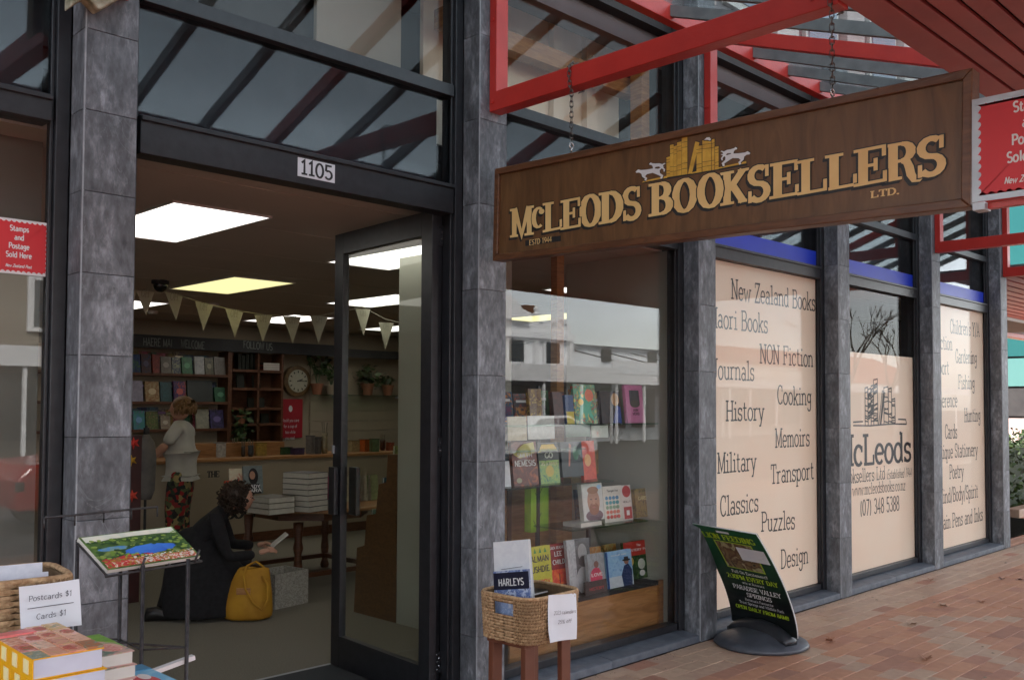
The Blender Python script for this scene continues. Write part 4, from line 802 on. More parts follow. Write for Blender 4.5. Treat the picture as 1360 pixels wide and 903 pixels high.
# ---------------------------------------------------------------- open folding door
t = thing('glass_door', 'black framed glass door folded open into the shop', 'door', (3.31, 3.88, 0))
hx, hy = 3.315, 3.90; ex, ey = 3.395, 4.93; d = Vector((ex-hx, ey-hy, 0)); Ld = d.length; d.normalize(); nrm = Vector((-d.y, d.x, 0))
def dbox(a, b, z0, z1, th, nm, m, off=0, bev=.002):
    o = Vector((hx, hy, 0)); return MB().prism([(a, z0), (b, z0), (b, z1), (a, z1)], o+nrm*(off-th/2), d, (0, 0, 1), nrm, th).build(nm, m, t, bevel=bev)
HD = 2.655
dbox(0, .10, .015, HD, .045, 'stile', M_frame); dbox(Ld-.10, Ld, .015, HD, .045, 'stile', M_frame)
dbox(.1005, Ld-.1005, .015, .20, .045, 'bottom_rail', M_frame); dbox(.1005, Ld-.1005, HD-.13, HD, .045, 'top_rail', M_frame)
dbox(.095, Ld-.095, .195, HD-.125, .008, 'glass_pane', G_door, bev=0)
dbox(Ld-.085, Ld-.015, .93, 1.22, .03, 'pull_handle', M_frame, off=.045, bev=.004)
dbox(Ld-.19, Ld-.105, .93, 1.22, .03, 'pull_handle', M_frame, off=-.045, bev=.004)
dbox(Ld-.028, Ld-.008, 1.30, 1.35, .012, 'lock', M_alu, off=.03)
t2 = thing('folded_door_stile', 'narrow black folded door edge with hinges beside the column', 'door', (3.37, 3.9, 0))
MB().box(3.345, 3.375, YG+.065, YG+.14, .015, 2.64).build('stile', M_frame, t2); MB().box(3.39, 3.42, YG+.065, YG+.16, .015, 2.64).build('stile', M_frame, t2)
MB().box(3.377, 3.388, YG+.10, YG+.13, .015, 2.64).build('seal', M_alu, t2)
for z in (.12, 1.27, 2.42):
    for x, dz in ((3.352, .05), (3.397, -.02)):
        h = MB().box(x-.012, x+.022, YG+.055, YG+.062, z+dz-.0, z+dz+.11).build('hinge', M_frame, t2)
        b = MB()
        for k in range(5):
            zz_ = z+dz+.015+k*.02; xx = x-.002+(k % 2)*.014
            b.ball((xx, YG+.0545, zz_), .0042, 6, 5)
        b.build('screws', M_chrome, h)
# ---------------------------------------------------------------- books
BC = {}
def cov(c1, c2=None, c3=None, seed=1, sc=22):
    cols = [srgb(*c) for c in (c1, c2, c3) if c]
    if len(cols) == 1: return flat(cols[0], .35)
    k = 'cover_%s_%d_%d' % ('_'.join(str(v) for c in (c1, c2, c3) if c for v in c), seed, sc)
    return art(k, cols, scale=sc, seed=seed)
def book(label, loc, w, h, t, rz=0, lean=0, cover=None, titles=(), shapes=(), cat='book', group=None, pages=None, flatlay=False, name='book', rot=None):
    """front cover faces local -Y, spine on local -X; origin bottom centre of the front cover"""
    rot = rot or ((-pi/2, 0, rz) if flatlay else (-lean, 0, rz))
    o = thing(name, label, cat, loc, group=group, rot=rot); c = .0022; x = w/2
    cm = cover or cov((120, 40, 40))
    b = MB().box(-x, x, 0, c, 0, h).box(-x, x, t-c, t, 0, h).box(-x, -x+c, c, t-c, 0, h); b.build('cover', cm, o, world=False)
    MB().box(-x+c, x-.003, c, t-c, .003, h-.003).build('pages', pages or M_pages, o, world=False)
    if shapes:
        for i, (kind, a, m) in enumerate(shapes):
            b = MB(); y = -.0004-.00025*i
            if kind == 'r': b.box((a[0]-.5)*w, (a[1]-.5)*w, y, -.0001*0-.00005, a[2]*h, a[3]*h)
            elif kind == 'e': b.prism([((a[0]-.5)*w+a[2]*w*cos(q*pi/9), a[1]*h+a[3]*h*sin(q*pi/9)) for q in range(18)], (0, -.00002, 0), (1, 0, 0), (0, 0, 1), (0, -1, 0), -y)
            elif kind == 'p': b.prism([((u_-.5)*w, v_*h) for u_, v_ in a], (0, -.00002, 0), (1, 0, 0), (0, 0, 1), (0, -1, 0), -y)
            b.build('cover_picture', m, o, world=False)
    for j, (s, zf, hf, m, wd) in enumerate(titles):
        b = MB(); text(b, s, (-(w*wd)/2, -.0012-.0003*j, zf*h), (1, 0, 0), (0, 0, 1), (0, -1, 0), hf*h, width=w*wd, th=1.7, tn=1.4, serif=False); b.build('title', m, o, world=False)
    return o
Wt, Bk = flat((.75, .75, .73), .4), flat((.02, .02, .022), .4)
def col(r, g, b, ro=.4): return flat(srgb(r, g, b), ro)
# ---------------------------------------------------------------- book display behind the window glass
XD0, XD1 = 3.98, COLX[2]-.01
t = thing('display_plinth', 'honey coloured wooden plinth filling the foot of the display window', 'plinth', (4.6, 4.0, 0))
ZP = .385
xs = [XD0, 4.42, 4.47, XD1-.0]
MB().box(XD0, 4.44, 3.985, 4.0, .01, ZP-.03).build('panel', M_woodh, t); MB().box(4.475, XD1-.06, 3.985, 4.0, .01, ZP-.03).build('panel', M_woodh, t)
MB().box(4.4405, 4.4745, 3.98, 4.002, .01, ZP-.03).build('stile', M_wood, t); MB().box(XD1-.059, XD1, 3.978, 4.002, .01, ZP).build('stile', M_wood, t)
MB().box(XD0, XD1-.06, 3.975, 4.62, ZP-.028, ZP).build('top_board', M_dark, t, bevel=.003)
MB().box(XD0, XD1, 4.60, 4.64, .01, ZP-.03).build('back_board', M_wood, t)
t = thing('display_backboard', 'brown wooden panelling behind the lower display books', 'panel', (4.6, 4.7, .4))
MB().box(4.22, 4.62, 4.66, 4.69, ZP, 1.16).build('panel', M_woodh, t); MB().box(4.66, 5.30, 4.66, 4.69, ZP, 1.16).build('panel', M_woodh, t)
MB().box(4.622, 4.658, 4.65, 4.70, ZP, 1.16).build('stile', M_dwood, t); MB().box(4.22, 5.30, 4.645, 4.70, 1.161, 1.20).build('top_rail', M_wood, t)
for lab, x, w in (('upright honey wood post near the left of the display window', 4.41, .06), ('upright honey wood post right of the light panel in the display window', 5.02, .075)):
    tag(MB().box(x, x+w, 4.56, 4.62, ZP, 2.699).build('timber_post', M_wood), lab, 'post')
GS = glass('shelf_glass', (.72, .86, .80), 1.0)
SH = []
for lab, px0, px1, py, ynear, zz_ in (('lowest glass shelf of the book display', 745, 868, 694, 4.08, None), ('middle glass shelf of the book display', 665, 800, 641, 4.10, None), ('upper glass shelf of the book display', 665, 862, 566, 4.10, None)):
    a, b_ = PY(px0, py, ynear), PY(px1, py, ynear); z = (a.z+b_.z)/2; SH.append(z)
z1 = PY(815, 693, 4.08).z; z2 = PY(735, 641, 4.1).z; z3 = PY(790, 562, 4.1).z
for lab, xa, xb, z in (('lowest glass shelf of the book display', PY(748, 700, 4.08).x, XD1-.15, z1), ('middle glass shelf of the book display', XD0, PY(800, 640, 4.1).x, z2), ('upper glass shelf of the book display', XD0, XD1-.03, z3)):
    tag(MB().box(xa, xb, 4.0, 4.34, z-.012, z-.001).build('glass_shelf', GS), lab, 'shelf')
for i, x in enumerate((4.6, 5.12)):
    o = MB().box(x, x+.02, 4.345, 4.37, ZP, z3+.25).build('shelf_upright', M_frame); tag(o, 'slim dark upright %s the glass display shelves' % ('left behind' if i == 0 else 'right behind'), 'upright')
def wb(label, pxl, pxr, pyb, pyt, y, t=.025, z=None, **k):
    """a display book from its outline on the photograph, standing on the shelf at depth y"""
    a, b_, c = PY(pxl, pyb, y), PY(pxr, pyb, y), PY((pxl+pxr)/2, pyt, y); zb = (a.z+b_.z)/2 if z is None else z
    return book(label, ((a.x+b_.x)/2, y, zb), (b_.x-a.x), max(.08, c.z-zb), t, lean=k.pop('lean', .12), group='books in the display window', **k)
red_, yel, grn, blu, blk, cream, org = col(170, 30, 30), col(225, 200, 40), col(60, 140, 60), col(60, 110, 170), col(22, 24, 28), col(215, 205, 175), col(215, 90, 40)
# plinth row
wb('yellow green book titled with a novelist name and four small trees, above the basket', 702, 736, 775, 726, 4.06, z=ZP, cover=cov((196, 190, 40), (180, 180, 30), seed=2), titles=[('SALMAN', .72, .11, Bk, .84), ('RUSHDIE', .53, .11, Bk, .84), ('VICTORY', .28, .11, org, .84), ('CITY', .10, .11, org, .5)],
   shapes=[('p', [(q-.05, .88), (q+.05, .88), (q, .97)], grn) for q in (.2, .4, .6, .8)])
wb('red and orange thriller with white author name, next to the yellow book', 734, 757, 776, 722, 4.12, z=ZP, cover=cov((150, 22, 26), (120, 16, 22), seed=3), titles=[('JACK REACHER', .9, .05, Wt, .86), ('LEE', .76, .09, Wt, .45), ('CHILD', .60, .09, Wt, .7), ('NO PLAN B', .06, .08, Wt, .85)], shapes=[('r', (.06, .94, .2, .5), cov((235, 120, 30), (215, 50, 20), (250, 190, 60), seed=9, sc=10)), ('r', (.48, .52, .22, .42), blk)])
wb('white spined book with a grey photograph of a bearded man', 758, 788, 787, 716, 4.06, z=ZP, cover=cov((190, 192, 195), (160, 164, 168), seed=5), shapes=[('r', (.36, 1, .0, 1), cov((120, 122, 125), (90, 92, 96), (60, 62, 65), seed=11, sc=8)), ('e', (.66, .74, .2, .17), col(160, 160, 160)), ('e', (.66, .58, .18, .1), col(70, 70, 72)), ('e', (.62, .22, .3, .26), col(185, 188, 192))])
wb('pink figured book with pale grey cover, leaning before the bearded man book', 784, 806, 794, 735, 4.0, z=ZP, cover=cov((150, 158, 162), (130, 136, 140), seed=6), shapes=[('e', (.45, .38, .36, .26), col(205, 50, 90)), ('e', (.5, .72, .14, .09), col(120, 80, 70)), ('r', (.3, .66, .5, .62), col(190, 40, 80))], titles=[('LOVE', .42, .08, Wt, .7)])
wb('small dark book lying low in front with a red band', 779, 807, 806, 783, 3.995, z=ZP, t=.018, cover=cov((45, 26, 30), (30, 18, 22), seed=7), titles=[('HISTORY', .25, .25, red_, .7)])
wb('pale blue book with a man in a hat by the sea', 808, 842, 788, 731, 4.02, z=ZP, cover=cov((110, 160, 205), (150, 190, 220), (95, 140, 190), seed=8, sc=9), shapes=[('r', (0, .07, 0, 1), col(30, 70, 130)), ('r', (.07, 1, .0, .3), col(196, 208, 214)), ('p', [(.6, .0), (.95, .0), (.98, .42), (.84, .6), (.68, .56), (.55, .3)], col(40, 60, 100)), ('e', (.78, .66, .09, .07), col(150, 110, 90)), ('e', (.78, .71, .16, .035), col(40, 36, 44)), ('r', (.7, .86, .71, .8), col(40, 36, 44))], titles=[('THE OTHER SHORE', .86, .035, Wt, .6)])
wb('red and green book with three dancing figures, last on the plinth', 832, 871, 778, 718, 4.12, z=ZP, cover=cov((34, 84, 40), (20, 58, 30), (90, 120, 60), seed=9, sc=18), shapes=[('r', (0, 1, .62, 1), col(180, 52, 44)), ('e', (.2, .48, .1, .12), col(200, 170, 90)), ('e', (.55, .38, .12, .14), col(200, 205, 195)), ('e', (.84, .48, .1, .12), col(190, 180, 120)), ('e', (.55, .14, .09, .08), Wt)], titles=[('The', .86, .06, Wt, .14), ('MASTERY PARK', .74, .06, Wt, .84)])
# lowest glass shelf
wb('white book with a close portrait of a red bearded man', 776, 803, 692, 641, 4.08, z=z1+.03, t=.035, cover=cov((205, 205, 200), (190, 190, 186), seed=3), shapes=[('r', (.06, 1, .0, 1), col(205, 206, 202)), ('e', (.53, .12, .42, .16), col(110, 80, 90)), ('e', (.53, .5, .3, .36), col(176, 128, 104)), ('e', (.53, .3, .24, .17), col(142, 86, 58)), ('e', (.53, .80, .27, .10), col(150, 100, 66)), ('e', (.53, .34, .1, .02), col(170, 96, 84)), ('e', (.41, .56, .05, .018), col(60, 50, 50)), ('e', (.65, .56, .05, .018), col(60, 50, 50)), ('p', [(.49, .56), (.57, .56), (.6, .42), (.46, .42)], col(190, 140, 116)), ('e', (.84, .88, .1, .06), col(150, 190, 225))])
oo = book('white book lying flat under the portrait book on the lowest glass shelf', (PY(786, 705, 4.03).x, 4.03, z1+.029), .23, .15, .028, cover=cov((200, 200, 196), (184, 184, 182), seed=4), group='books in the display window', rot=(-pi/2, 0, .05))
dots = [('e', (.18+.18*i, .67-.13*j, .075, .052), [col(30, 120, 165), col(40, 140, 150), col(120, 160, 130), col(210, 110, 90), col(200, 80, 70)][j]) for i in range(4) for j in range(5)]
wb('white puzzle book covered in rows of blue, green and red dots', 804, 829, 694, 645, 4.08, z=z1, t=.03, cover=cov((212, 208, 196), (200, 196, 186), seed=5), shapes=dots, titles=[('Tangerine', .84, .06, Bk, .6)])
wb('white book with two red blocks beside the dotted puzzle book', 828, 841, 693, 644, 4.08, z=z1, t=.03, cover=cov((214, 206, 200), (204, 196, 190), seed=6), shapes=[('e', (.55, .82, .42, .17), red_), ('r', (.15, .95, .04, .38), red_), ('r', (.4, .7, .14, .28), Wt)], titles=[('HOLLY', .5, .06, Bk, .8)])
wb('dark floral book at the right end of the lowest glass shelf', 846, 870, 688, 648, 4.12, z=z1, t=.03, cover=cov((90, 62, 66), (150, 130, 70), (60, 66, 46), seed=7, sc=40), titles=[('GARDEN', .6, .12, col(220, 210, 150), .7)])
# middle shelf
wb('brown book with a yellow flame and the word nemesis', 683, 716, 642, 586, 4.08, z=z2, cover=cov((120, 52, 30), (90, 34, 22), (180, 90, 40), seed=8, sc=14), shapes=[('p', [(.05, .72), (.3, .86), (.5, .94), (.9, .98), (.95, .74), (.6, .66), (.3, .62)], col(200, 190, 90)), ('e', (.22, .12, .11, .06), col(150, 150, 120))], titles=[('SMITH', .64, .09, Wt, .6), ('NEMESIS', .44, .13, Wt, .84)])
wb('dark book with yellow peak and green lower half lettered GO', 718, 745, 641, 587, 4.08, z=z2, cover=cov((40, 44, 40), (30, 34, 32), seed=9), shapes=[('p', [(0, .76), (.2, .95), (.8, .95), (1, .78), (.5, .82)], col(230, 190, 40)), ('r', (.03, .97, .0, .56), cov((90, 150, 100), (150, 180, 90), (60, 120, 100), seed=12, sc=26)), ('e', (.5, .3, .2, .14), col(200, 180, 80))], titles=[('GO', .62, .13, col(200, 205, 190), .4), ('AS A RIVER', .44, .08, col(220, 220, 180), .8)])
wb('dark teal book with a green botanical drawing', 748, 776, 629, 586, 4.10, z=z2+.03, cover=cov((24, 44, 52), (18, 34, 42), seed=10), shapes=[('p', [(.3, .3), (.36, .3), (.5, .9), (.4, .95)], col(180, 110, 90)), ('e', (.68, .66, .14, .2), col(50, 110, 80)), ('e', (.86, .7, .08, .1), col(60, 120, 100))])
wb('orange red book behind the tall green box', 776, 793, 636, 585, 4.12, z=z2, cover=cov((214, 78, 44), (196, 60, 36), seed=11), shapes=[('e', (.4, .5, .25, .16), col(235, 180, 120))])
wb('white spined book half hidden at the column edge of the middle shelf', 671, 679, 645, 612, 4.08, z=z2, cover=cov((205, 210, 214), (190, 194, 198), seed=12))
# tall green box
a = PY(741, 712, 4.12); b_ = PY(764, 712, 4.12); c = PY(752, 625, 4.12)
t = thing('display_box', 'tall lime green box with a branch pattern between the display shelves', 'box', ((a.x+b_.x)/2, 4.15, a.z))
MB().box(a.x, b_.x, 4.36, 4.42, a.z, c.z+.02).build('box_body', cov((150, 196, 50), (126, 176, 46), seed=3, sc=6), t)
b = MB()
for i in range(9):
    zz_ = a.z+.03+i*.045; xx = a.x+(b_.x-a.x)*(.3+.1*(i % 3)); b.bar((xx, 4.358, zz_), (xx+(.03 if i % 2 else -.03), 4.358, zz_+.05), .003, .002, up=(0, 1, 0))
b.build('branch_pattern', col(60, 90, 30), t)
# upper shelf
rowU = [('yellow and brown patterned book at the column edge of the upper shelf', 705, 722, 566, 516, ((150, 120, 40), (90, 60, 34), (190, 160, 60))), ('maroon spined book on the upper shelf', 737, 750, 566, 520, ((80, 40, 40), (60, 30, 30), None)),
        ('blue over yellow book on the upper shelf', 753, 764, 563, 524, ((40, 70, 120), (36, 60, 110), None)), ('large multicoloured leafy cover, brightest on the upper shelf', 765, 794, 563, 510, ((180, 50, 50), (70, 150, 120), (220, 190, 90))),
        ('dark book with a tan figure on the upper shelf', 800, 826, 563, 519, ((40, 34, 40), (58, 44, 44), None)), ('pink book with a grey window picture', 834, 857, 560, 511, ((216, 140, 180), (206, 130, 172), None)),
        ('cream book with handwritten title and flowers at the right end', 867, 889, 561, 516, ((205, 192, 160), (190, 176, 146), None))]
for i, (lab, l, r, bt, tp, cs) in enumerate(rowU):
    shp = []; ti = []
    if i == 2: shp = [('r', (.05, .95, 0, .42), col(200, 180, 40))]
    if i == 3: shp = [('p', [(.1, .0), (.3, .5), (.2, .9), (.4, .6), (.6, .98), (.62, .5), (.95, .8), (.7, .4), (.9, 0), (.6, .25), (.5, 0), (.4, .3)], col(90, 180, 150)), ('e', (.7, .72, .2, .16), col(220, 120, 90)), ('e', (.3, .55, .12, .08), col(235, 200, 60))]
    if i == 4: shp = [('e', (.75, .74, .2, .2), col(170, 130, 80)), ('p', [(.55, 0), (1, 0), (1, .5), (.8, .55)], col(60, 80, 150))]
    if i == 5: shp = [('r', (.22, .78, .48, .86), col(90, 90, 96)), ('e', (.5, .5, .28, .1), col(100, 96, 90))]; ti = [('AIN', .3, .07, Bk, .3), ('WEIRD', .2, .07, Bk, .4)]
    if i == 6: ti = [('The', .74, .08, Bk, .4), ('Forager', .5, .11, Bk, .8), ('Life', .3, .1, Bk, .4)]; shp = [('e', (.85, .82, .12, .08), Bk), ('e', (.8, .1, .2, .08), red_)]
    wb(lab, l, r, bt, tp, 4.10, z=z3, cover=cov(cs[0], cs[1], cs[2], seed=20+i, sc=24), shapes=shp, titles=ti)
rr = random.Random(77)      # second row behind the front books
for nm, zz_, xs_ in (('upper', z3, (4.22, 4.38, 4.56, 4.74, 4.93, 5.12, 5.30)), ('middle', z2, (4.2, 4.36, 4.54, 4.72)), ('plinth', ZP, (4.32, 4.52, 4.72, 4.92, 5.12, 5.30)), ('lowest', z1, (5.0, 5.16))):
    for i, x in enumerate(xs_):
        cs = [(150, 60, 40), (40, 80, 110), (190, 170, 110), (60, 100, 60), (120, 50, 90), (200, 130, 50), (50, 50, 60), (170, 160, 150)]; c = cs[(i*3+len(nm)) % 8]; c2 = cs[(i*5+1) % 8]; w = rr.uniform(.12, .15); h = rr.uniform(.19, .235)
        book('%s and %s book, %s from left, back row, %s display level' % (('rust', 'blue', 'sand', 'green', 'plum', 'amber', 'charcoal', 'grey')[cs.index(c)], ('rust', 'blue', 'sand', 'green', 'plum', 'amber', 'charcoal', 'grey')[cs.index(c2)], ('first', 'second', 'third', 'fourth', 'fifth', 'sixth', 'seventh')[i], nm), (x, 4.27, zz_), w, h, .025, lean=.12, rz=rr.uniform(-.15, .15), cover=cov(c, c2, tuple(int(v*.7) for v in c), seed=i+len(nm), sc=20), shapes=[('r', (.12, .88, .1, .55), cov(c2, cs[(i+4) % 8], seed=i, sc=30)), ('r', (.15, .85, .7, .78), Wt)], group='back row of books in the display window')
# cards under the upper shelf
for lab, l, r, bt, tp, c in (('cream greeting card under the upper shelf, nearest the column', 675, 700, 585, 553, (176, 170, 140)), ('wide white card with a small picture under the upper shelf', 702, 737, 583, 552, (190, 196, 190)), ('small green edged card under the upper shelf', 752, 784, 580, 566, (60, 96, 74)), ('white card with tiny marks under the multicoloured book', 786, 808, 581, 566, (170, 180, 166))):
    wb(lab, l, r, bt, tp, 4.02, z=PY((l+r)/2, bt, 4.02).z, t=.006, lean=.05, cover=cov(c, tuple(v-14 for v in c), seed=l), name='greeting_card', cat='card')
M_card = cov((150, 120, 60), (120, 96, 50), seed=1)
tag(MB().box(XD0, PY(770, 585, 4.05).x, 4.0, 4.10, z3-.165, z3-.155).build('card_ledge', GS), 'narrow glass ledge holding greeting cards', 'shelf')
tag(MB().box(PY(776, 600, 4.3).x, PY(812, 600, 4.3).x, 4.42, 4.5, z2+.0, z3-.2).build('cardboard_box', M_card), 'plain yellow brown box behind the orange red book', 'box')
# poster in the upper right
a, b_, c, d_ = PY(848, 509, 4.4), PY(881, 509, 4.4), PY(848, 463, 4.4), 0
t = thing('art_poster', 'bright blue and yellow poster hanging at the right of the display window', 'poster', ((a.x+b_.x)/2, 4.4, a.z))
MB().box(a.x, b_.x+.12, 4.4, 4.41, a.z, c.z).build('poster_sheet', M_white, t)
MB().box(a.x+.02, b_.x+.1, 4.3955, 4.3995, a.z+.05, c.z-.02).build('printed_picture', art('poster_picture', [srgb(230, 200, 60), srgb(90, 150, 200), srgb(40, 90, 170), srgb(230, 120, 60), srgb(120, 180, 210)], scale=14, seed=2, dist=3), t)
# ================================================================== BACK OF THE SHOP
t = thing('blackboard_fascia', 'long blackboard sign above the bookcases with chalk words of welcome', 'sign', (6, YB, 2.35))
MB().box(2.0, 8.1, YB-.33, YB-.30, 2.31, 2.475).build('board', M_dark, t); MB().box(8.1005, 12, YB-.33, YB-.30, 2.31, 2.43).build('board', M_dark, t)
M_chalk = flat((.20, .22, .20), .9)
b = MB()
for s, l, r in (('HAERE MAI', (190, 459), (229, 461)), ('WELCOME', (240, 461), (272, 464)), ('FOLLOW US', (323, 462), (362, 466))):
    b = MB(); a, c = PY(*l, YB-.332), PY(*r, YB-.332); text(b, s, a, (c-a), (0, 0, 1), (0, -1, 0), .10, width=(c-a).length, th=1.2, tn=1.0, serif=False, hand=.4); b.build('chalk_lettering', M_chalk, t)
def shelfz(py): return PY(200, py, YB-.3).z
SZ = [shelfz(495), shelfz(533), shelfz(570)]
t = thing('bookcase', 'wide dark wooden bookcase of face out books along the back wall', 'bookcase', (5.5, YB-.15, 0)); xa, xb = 3.2, PY(303, 500, YB-.3).x
MB().box(xa, xb, YB-.02, YB, 0, 2.31).build('back_panel', M_wall, t)
for z in SZ+[.55, .1]: MB().box(xa, xb, YB-.30, YB-.021, z-.035, z).build('shelf', M_dwood, t)
for x in (xa-.03, xb): MB().box(x, x+.03, YB-.30, YB, 0, 2.31).build('upright', M_dwood, t)
t = thing('bookcase', 'narrow dark wooden bookcase between the wide bookcase and the clock', 'bookcase', (6.9, YB-.15, 0)); xc, xd = PY(309, 500, YB-.3).x, PY(374, 500, YB-.3).x
MB().box(xc, xd, YB-.02, YB, 0, 2.31).build('back_panel', M_dwood, t)
NZ = [PY(340, 491, YB-.3).z, PY(340, 515, YB-.3).z, PY(340, 541, YB-.3).z, PY(340, 562, YB-.3).z]
for z in NZ+[.55]: MB().box(xc, xd, YB-.30, YB-.021, z-.035, z).build('shelf', M_dwood, t)
for x in (xc-.04, (xc+xd)/2, xd): MB().box(x, x+.03, YB-.30, YB, 0, 2.31).build('upright', M_dwood, t)
# face-out books, measured on the photo: (l, r, top, colours, words)
R1 = [(173, 187, 470, ((60, 96, 44), (30, 50, 90), (20, 30, 60)), 'large green and navy picture book'), (188, 201, 470, ((44, 40, 60), (70, 44, 40), (30, 50, 80)), 'dark blue book with a bird'), (203, 213, 470, ((130, 50, 34), (90, 30, 24), None), 'rust red patterned book'), (214, 228, 473, ((120, 112, 100), (104, 98, 88), None), 'plain grey book'),
      (229, 240, 474, ((150, 156, 120), (60, 64, 84), (160, 160, 130)), 'cream and blue book'), (242, 256, 474, ((40, 110, 60), (28, 84, 46), None), 'bright green book'), (259, 272, 473, ((170, 170, 166), (140, 142, 140), None), 'pale grey white book'), (273, 284, 475, ((96, 90, 64), (60, 58, 40), None), 'olive book with figures'), (285, 300, 474, ((110, 104, 96), (88, 82, 74), None), 'taupe book at the end')]
R2 = [(173, 191, 505, ((150, 144, 160), (130, 126, 140), None), 'pale mauve book with a grey picture'), (194, 213, 506, ((160, 142, 104), (130, 84, 44), None), 'tan book with a brown square'), (214, 229, 507, ((44, 70, 74), (50, 90, 92), None), 'teal book'), (232, 248, 506, ((150, 50, 44), (40, 40, 90), (170, 70, 60)), 'red and blue book'), (250, 284, 505, ((48, 54, 52), (40, 46, 44), None), 'very large charcoal book'), (286, 302, 514, ((50, 100, 70), (30, 70, 50), None), 'green book with a white star')]
R3 = [(173, 177, 545, ((130, 120, 90), (120, 110, 80), None), 'sliver of a cream book'), (179, 194, 545, ((70, 110, 150), (60, 130, 120), (120, 90, 150)), 'blue and violet book'), (196, 212, 546, ((100, 110, 60), (70, 84, 40), (130, 110, 80)), 'olive flowered book'), (215, 228, 552, ((150, 140, 120), (130, 110, 96), None), 'cream paperback'), (262, 279, 543, ((150, 148, 130), (130, 130, 116), None), 'pale stone coloured book'), (281, 299, 544, ((70, 60, 110), (40, 40, 60), None), 'violet and black book')]
for rn, (R, z, nm) in enumerate(((R1, SZ[0], 'top'), (R2, SZ[1], 'second'), (R3, SZ[2], 'third'))):
    for i, (l, r, tp, cs, w) in enumerate(R):
        y = YB-.24; a, c = PY(l, 500, y), PY(r, 500, y); h = PY((l+r)/2, tp, y).z-z
        shp = [('r', (.2, .8, .35, .62), cov(cs[1], cs[0], seed=i))] if i % 2 == 0 else [('e', (.5, .5, .28, .16), col(*[min(255, v+40) for v in cs[0]]))]
        book('%s on the %s shelf of the wide back bookcase' % (w, nm), ((a.x+c.x)/2, y, z), (c.x-a.x)*.98, h, .03, lean=.15, cover=cov(cs[0], cs[1], cs[2], seed=i+rn*10, sc=16), group='face out books on the wide bookcase', shapes=shp)
rr = random.Random(19)
NMC = [('olive', (84, 84, 44)), ('navy', (34, 40, 74)), ('ochre', (150, 110, 44)), ('brick red', (120, 44, 34)), ('slate', (70, 78, 84)), ('cream', (170, 160, 130)), ('forest green', (36, 74, 48)), ('purple', (78, 44, 90)), ('sky blue', (90, 130, 150)), ('pink', (170, 90, 110))]
for rn, (z, nm) in enumerate(((SZ[0], 'top'), (SZ[1], 'second'), (SZ[2], 'third'))):
    for i in range(10):
        w_, c = NMC[(i*3+rn*4) % 10]; c2 = NMC[(i*7+rn+2) % 10][1]; x = PY(181, 500, YB-.12).x+i*(xb-PY(181, 500, YB-.12).x)/10.2
        book('%s picture book tucked behind the front row, %s shelf of the wide bookcase' % (w_, nm), (x, YB-.13, z), .155, rr.uniform(.25, .29), .03, lean=.12, cover=cov(c, c2, seed=i+rn*3, sc=18), group='tucked back row on the wide bookcase', shapes=[('r', (.15, .85, .72, .84), flat(srgb(*[min(255, v+70) for v in c]), .5))])
for (l, r, tp, z, c, w) in ((321, 325, 472, NZ[0], (170, 168, 160), 'first pale spine of the set'), (316, 320, 470, NZ[0], (165, 165, 160), 'outer pale spine of the set'), (326, 331, 470, NZ[0], (176, 176, 170), 'third pale spine of the set'), (332, 336, 469, NZ[0], (160, 160, 156), 'fourth pale spine of the set'), (337, 342, 468, NZ[0], (190, 190, 186), 'thick whitest spine'),
        (315, 325, 496, NZ[1], (190, 188, 180), 'white book with a portrait'), (336, 346, 498, NZ[1], (160, 158, 150), 'small grey white card like book'), (330, 352, 528, NZ[2], (120, 66, 24), 'orange brown wooden tray'), (348, 358, 549, NZ[3], (150, 150, 146), 'white picture card'), (332, 344, 551, NZ[3], (36, 30, 26), 'small black frame')):
    y = YB-.22; a, c = PY(l, 500, y), PY(r, 500, y); h = PY((l+r)/2, tp, y).z-z
    book('%s in the bookcase beside the clock' % w, ((a.x+c.x)/2, y, z), c.x-a.x, h, .1 if r-l < 6 else .03, lean=0 if r-l < 6 else .1, cover=cov(c, tuple(v*.85//1 for v in c), seed=l), group='books in the narrow bookcase', cat='book' if 'tray' not in w and 'frame' not in w else ('tray' if 'tray' in w else 'frame'))
for k, c in enumerate(((110, 40, 30), (60, 30, 26), (130, 60, 40), (40, 36, 34))):
    a, c_ = PY(345, 500, YB-.22), PY(370, 500, YB-.22)
    book('%s book of the flat pile on the shelf near the clock' % ('reddish bottom', 'dark second', 'rust third', 'black topmost')[k], ((a.x+c_.x)/2, YB-.28, NZ[0]+.025+k*.026), .26, .18, .025, flatlay=True, cover=cov(c), group='flat pile near the clock')
# clock
c = PY(393, 506, YB-.02); t = thing('wall_clock', 'round wooden wall clock with a cream dial', 'clock', (c.x, YB, c.z))
def disc(r0, y0, y1, m, nm, par=t, n=32):
    return MB().prism([(r0*cos(2*pi*i/n), r0*sin(2*pi*i/n)) for i in range(n)], (c.x, y1, c.z), (1, 0, 0), (0, 0, 1), (0, -1, 0), y1-y0).build(nm, m, par, bevel=.006)
disc(.225, YB-.07, YB+.015, mat('gilt_brown_rim', (.15, .09, .03), (.10, .055, .02), scale=20, rough=.35), 'rim'); dl = disc(.165, YB-.082, YB-.0705, flat((.42, .41, .31), .5), 'dial')
for k in range(12):
    a = pi/6*k; MB().bar((c.x+.118*sin(a), YB-.084, c.z+.118*cos(a)), (c.x+.148*sin(a), YB-.084, c.z+.148*cos(a)), .015, .003, up=(0, 1, 0)).build('hour_mark', M_ink, dl)
for a, l, w, nm in ((pi/2+.02, .12, .010, 'minute_hand'), (pi/2-.35, .075, .015, 'hour_hand')): MB().bar((c.x-.02*sin(a), YB-.088, c.z-.02*cos(a)), (c.x+l*sin(a), YB-.088, c.z+l*cos(a)), w, .003, up=(0, 1, 0)).build(nm, M_ink, t)
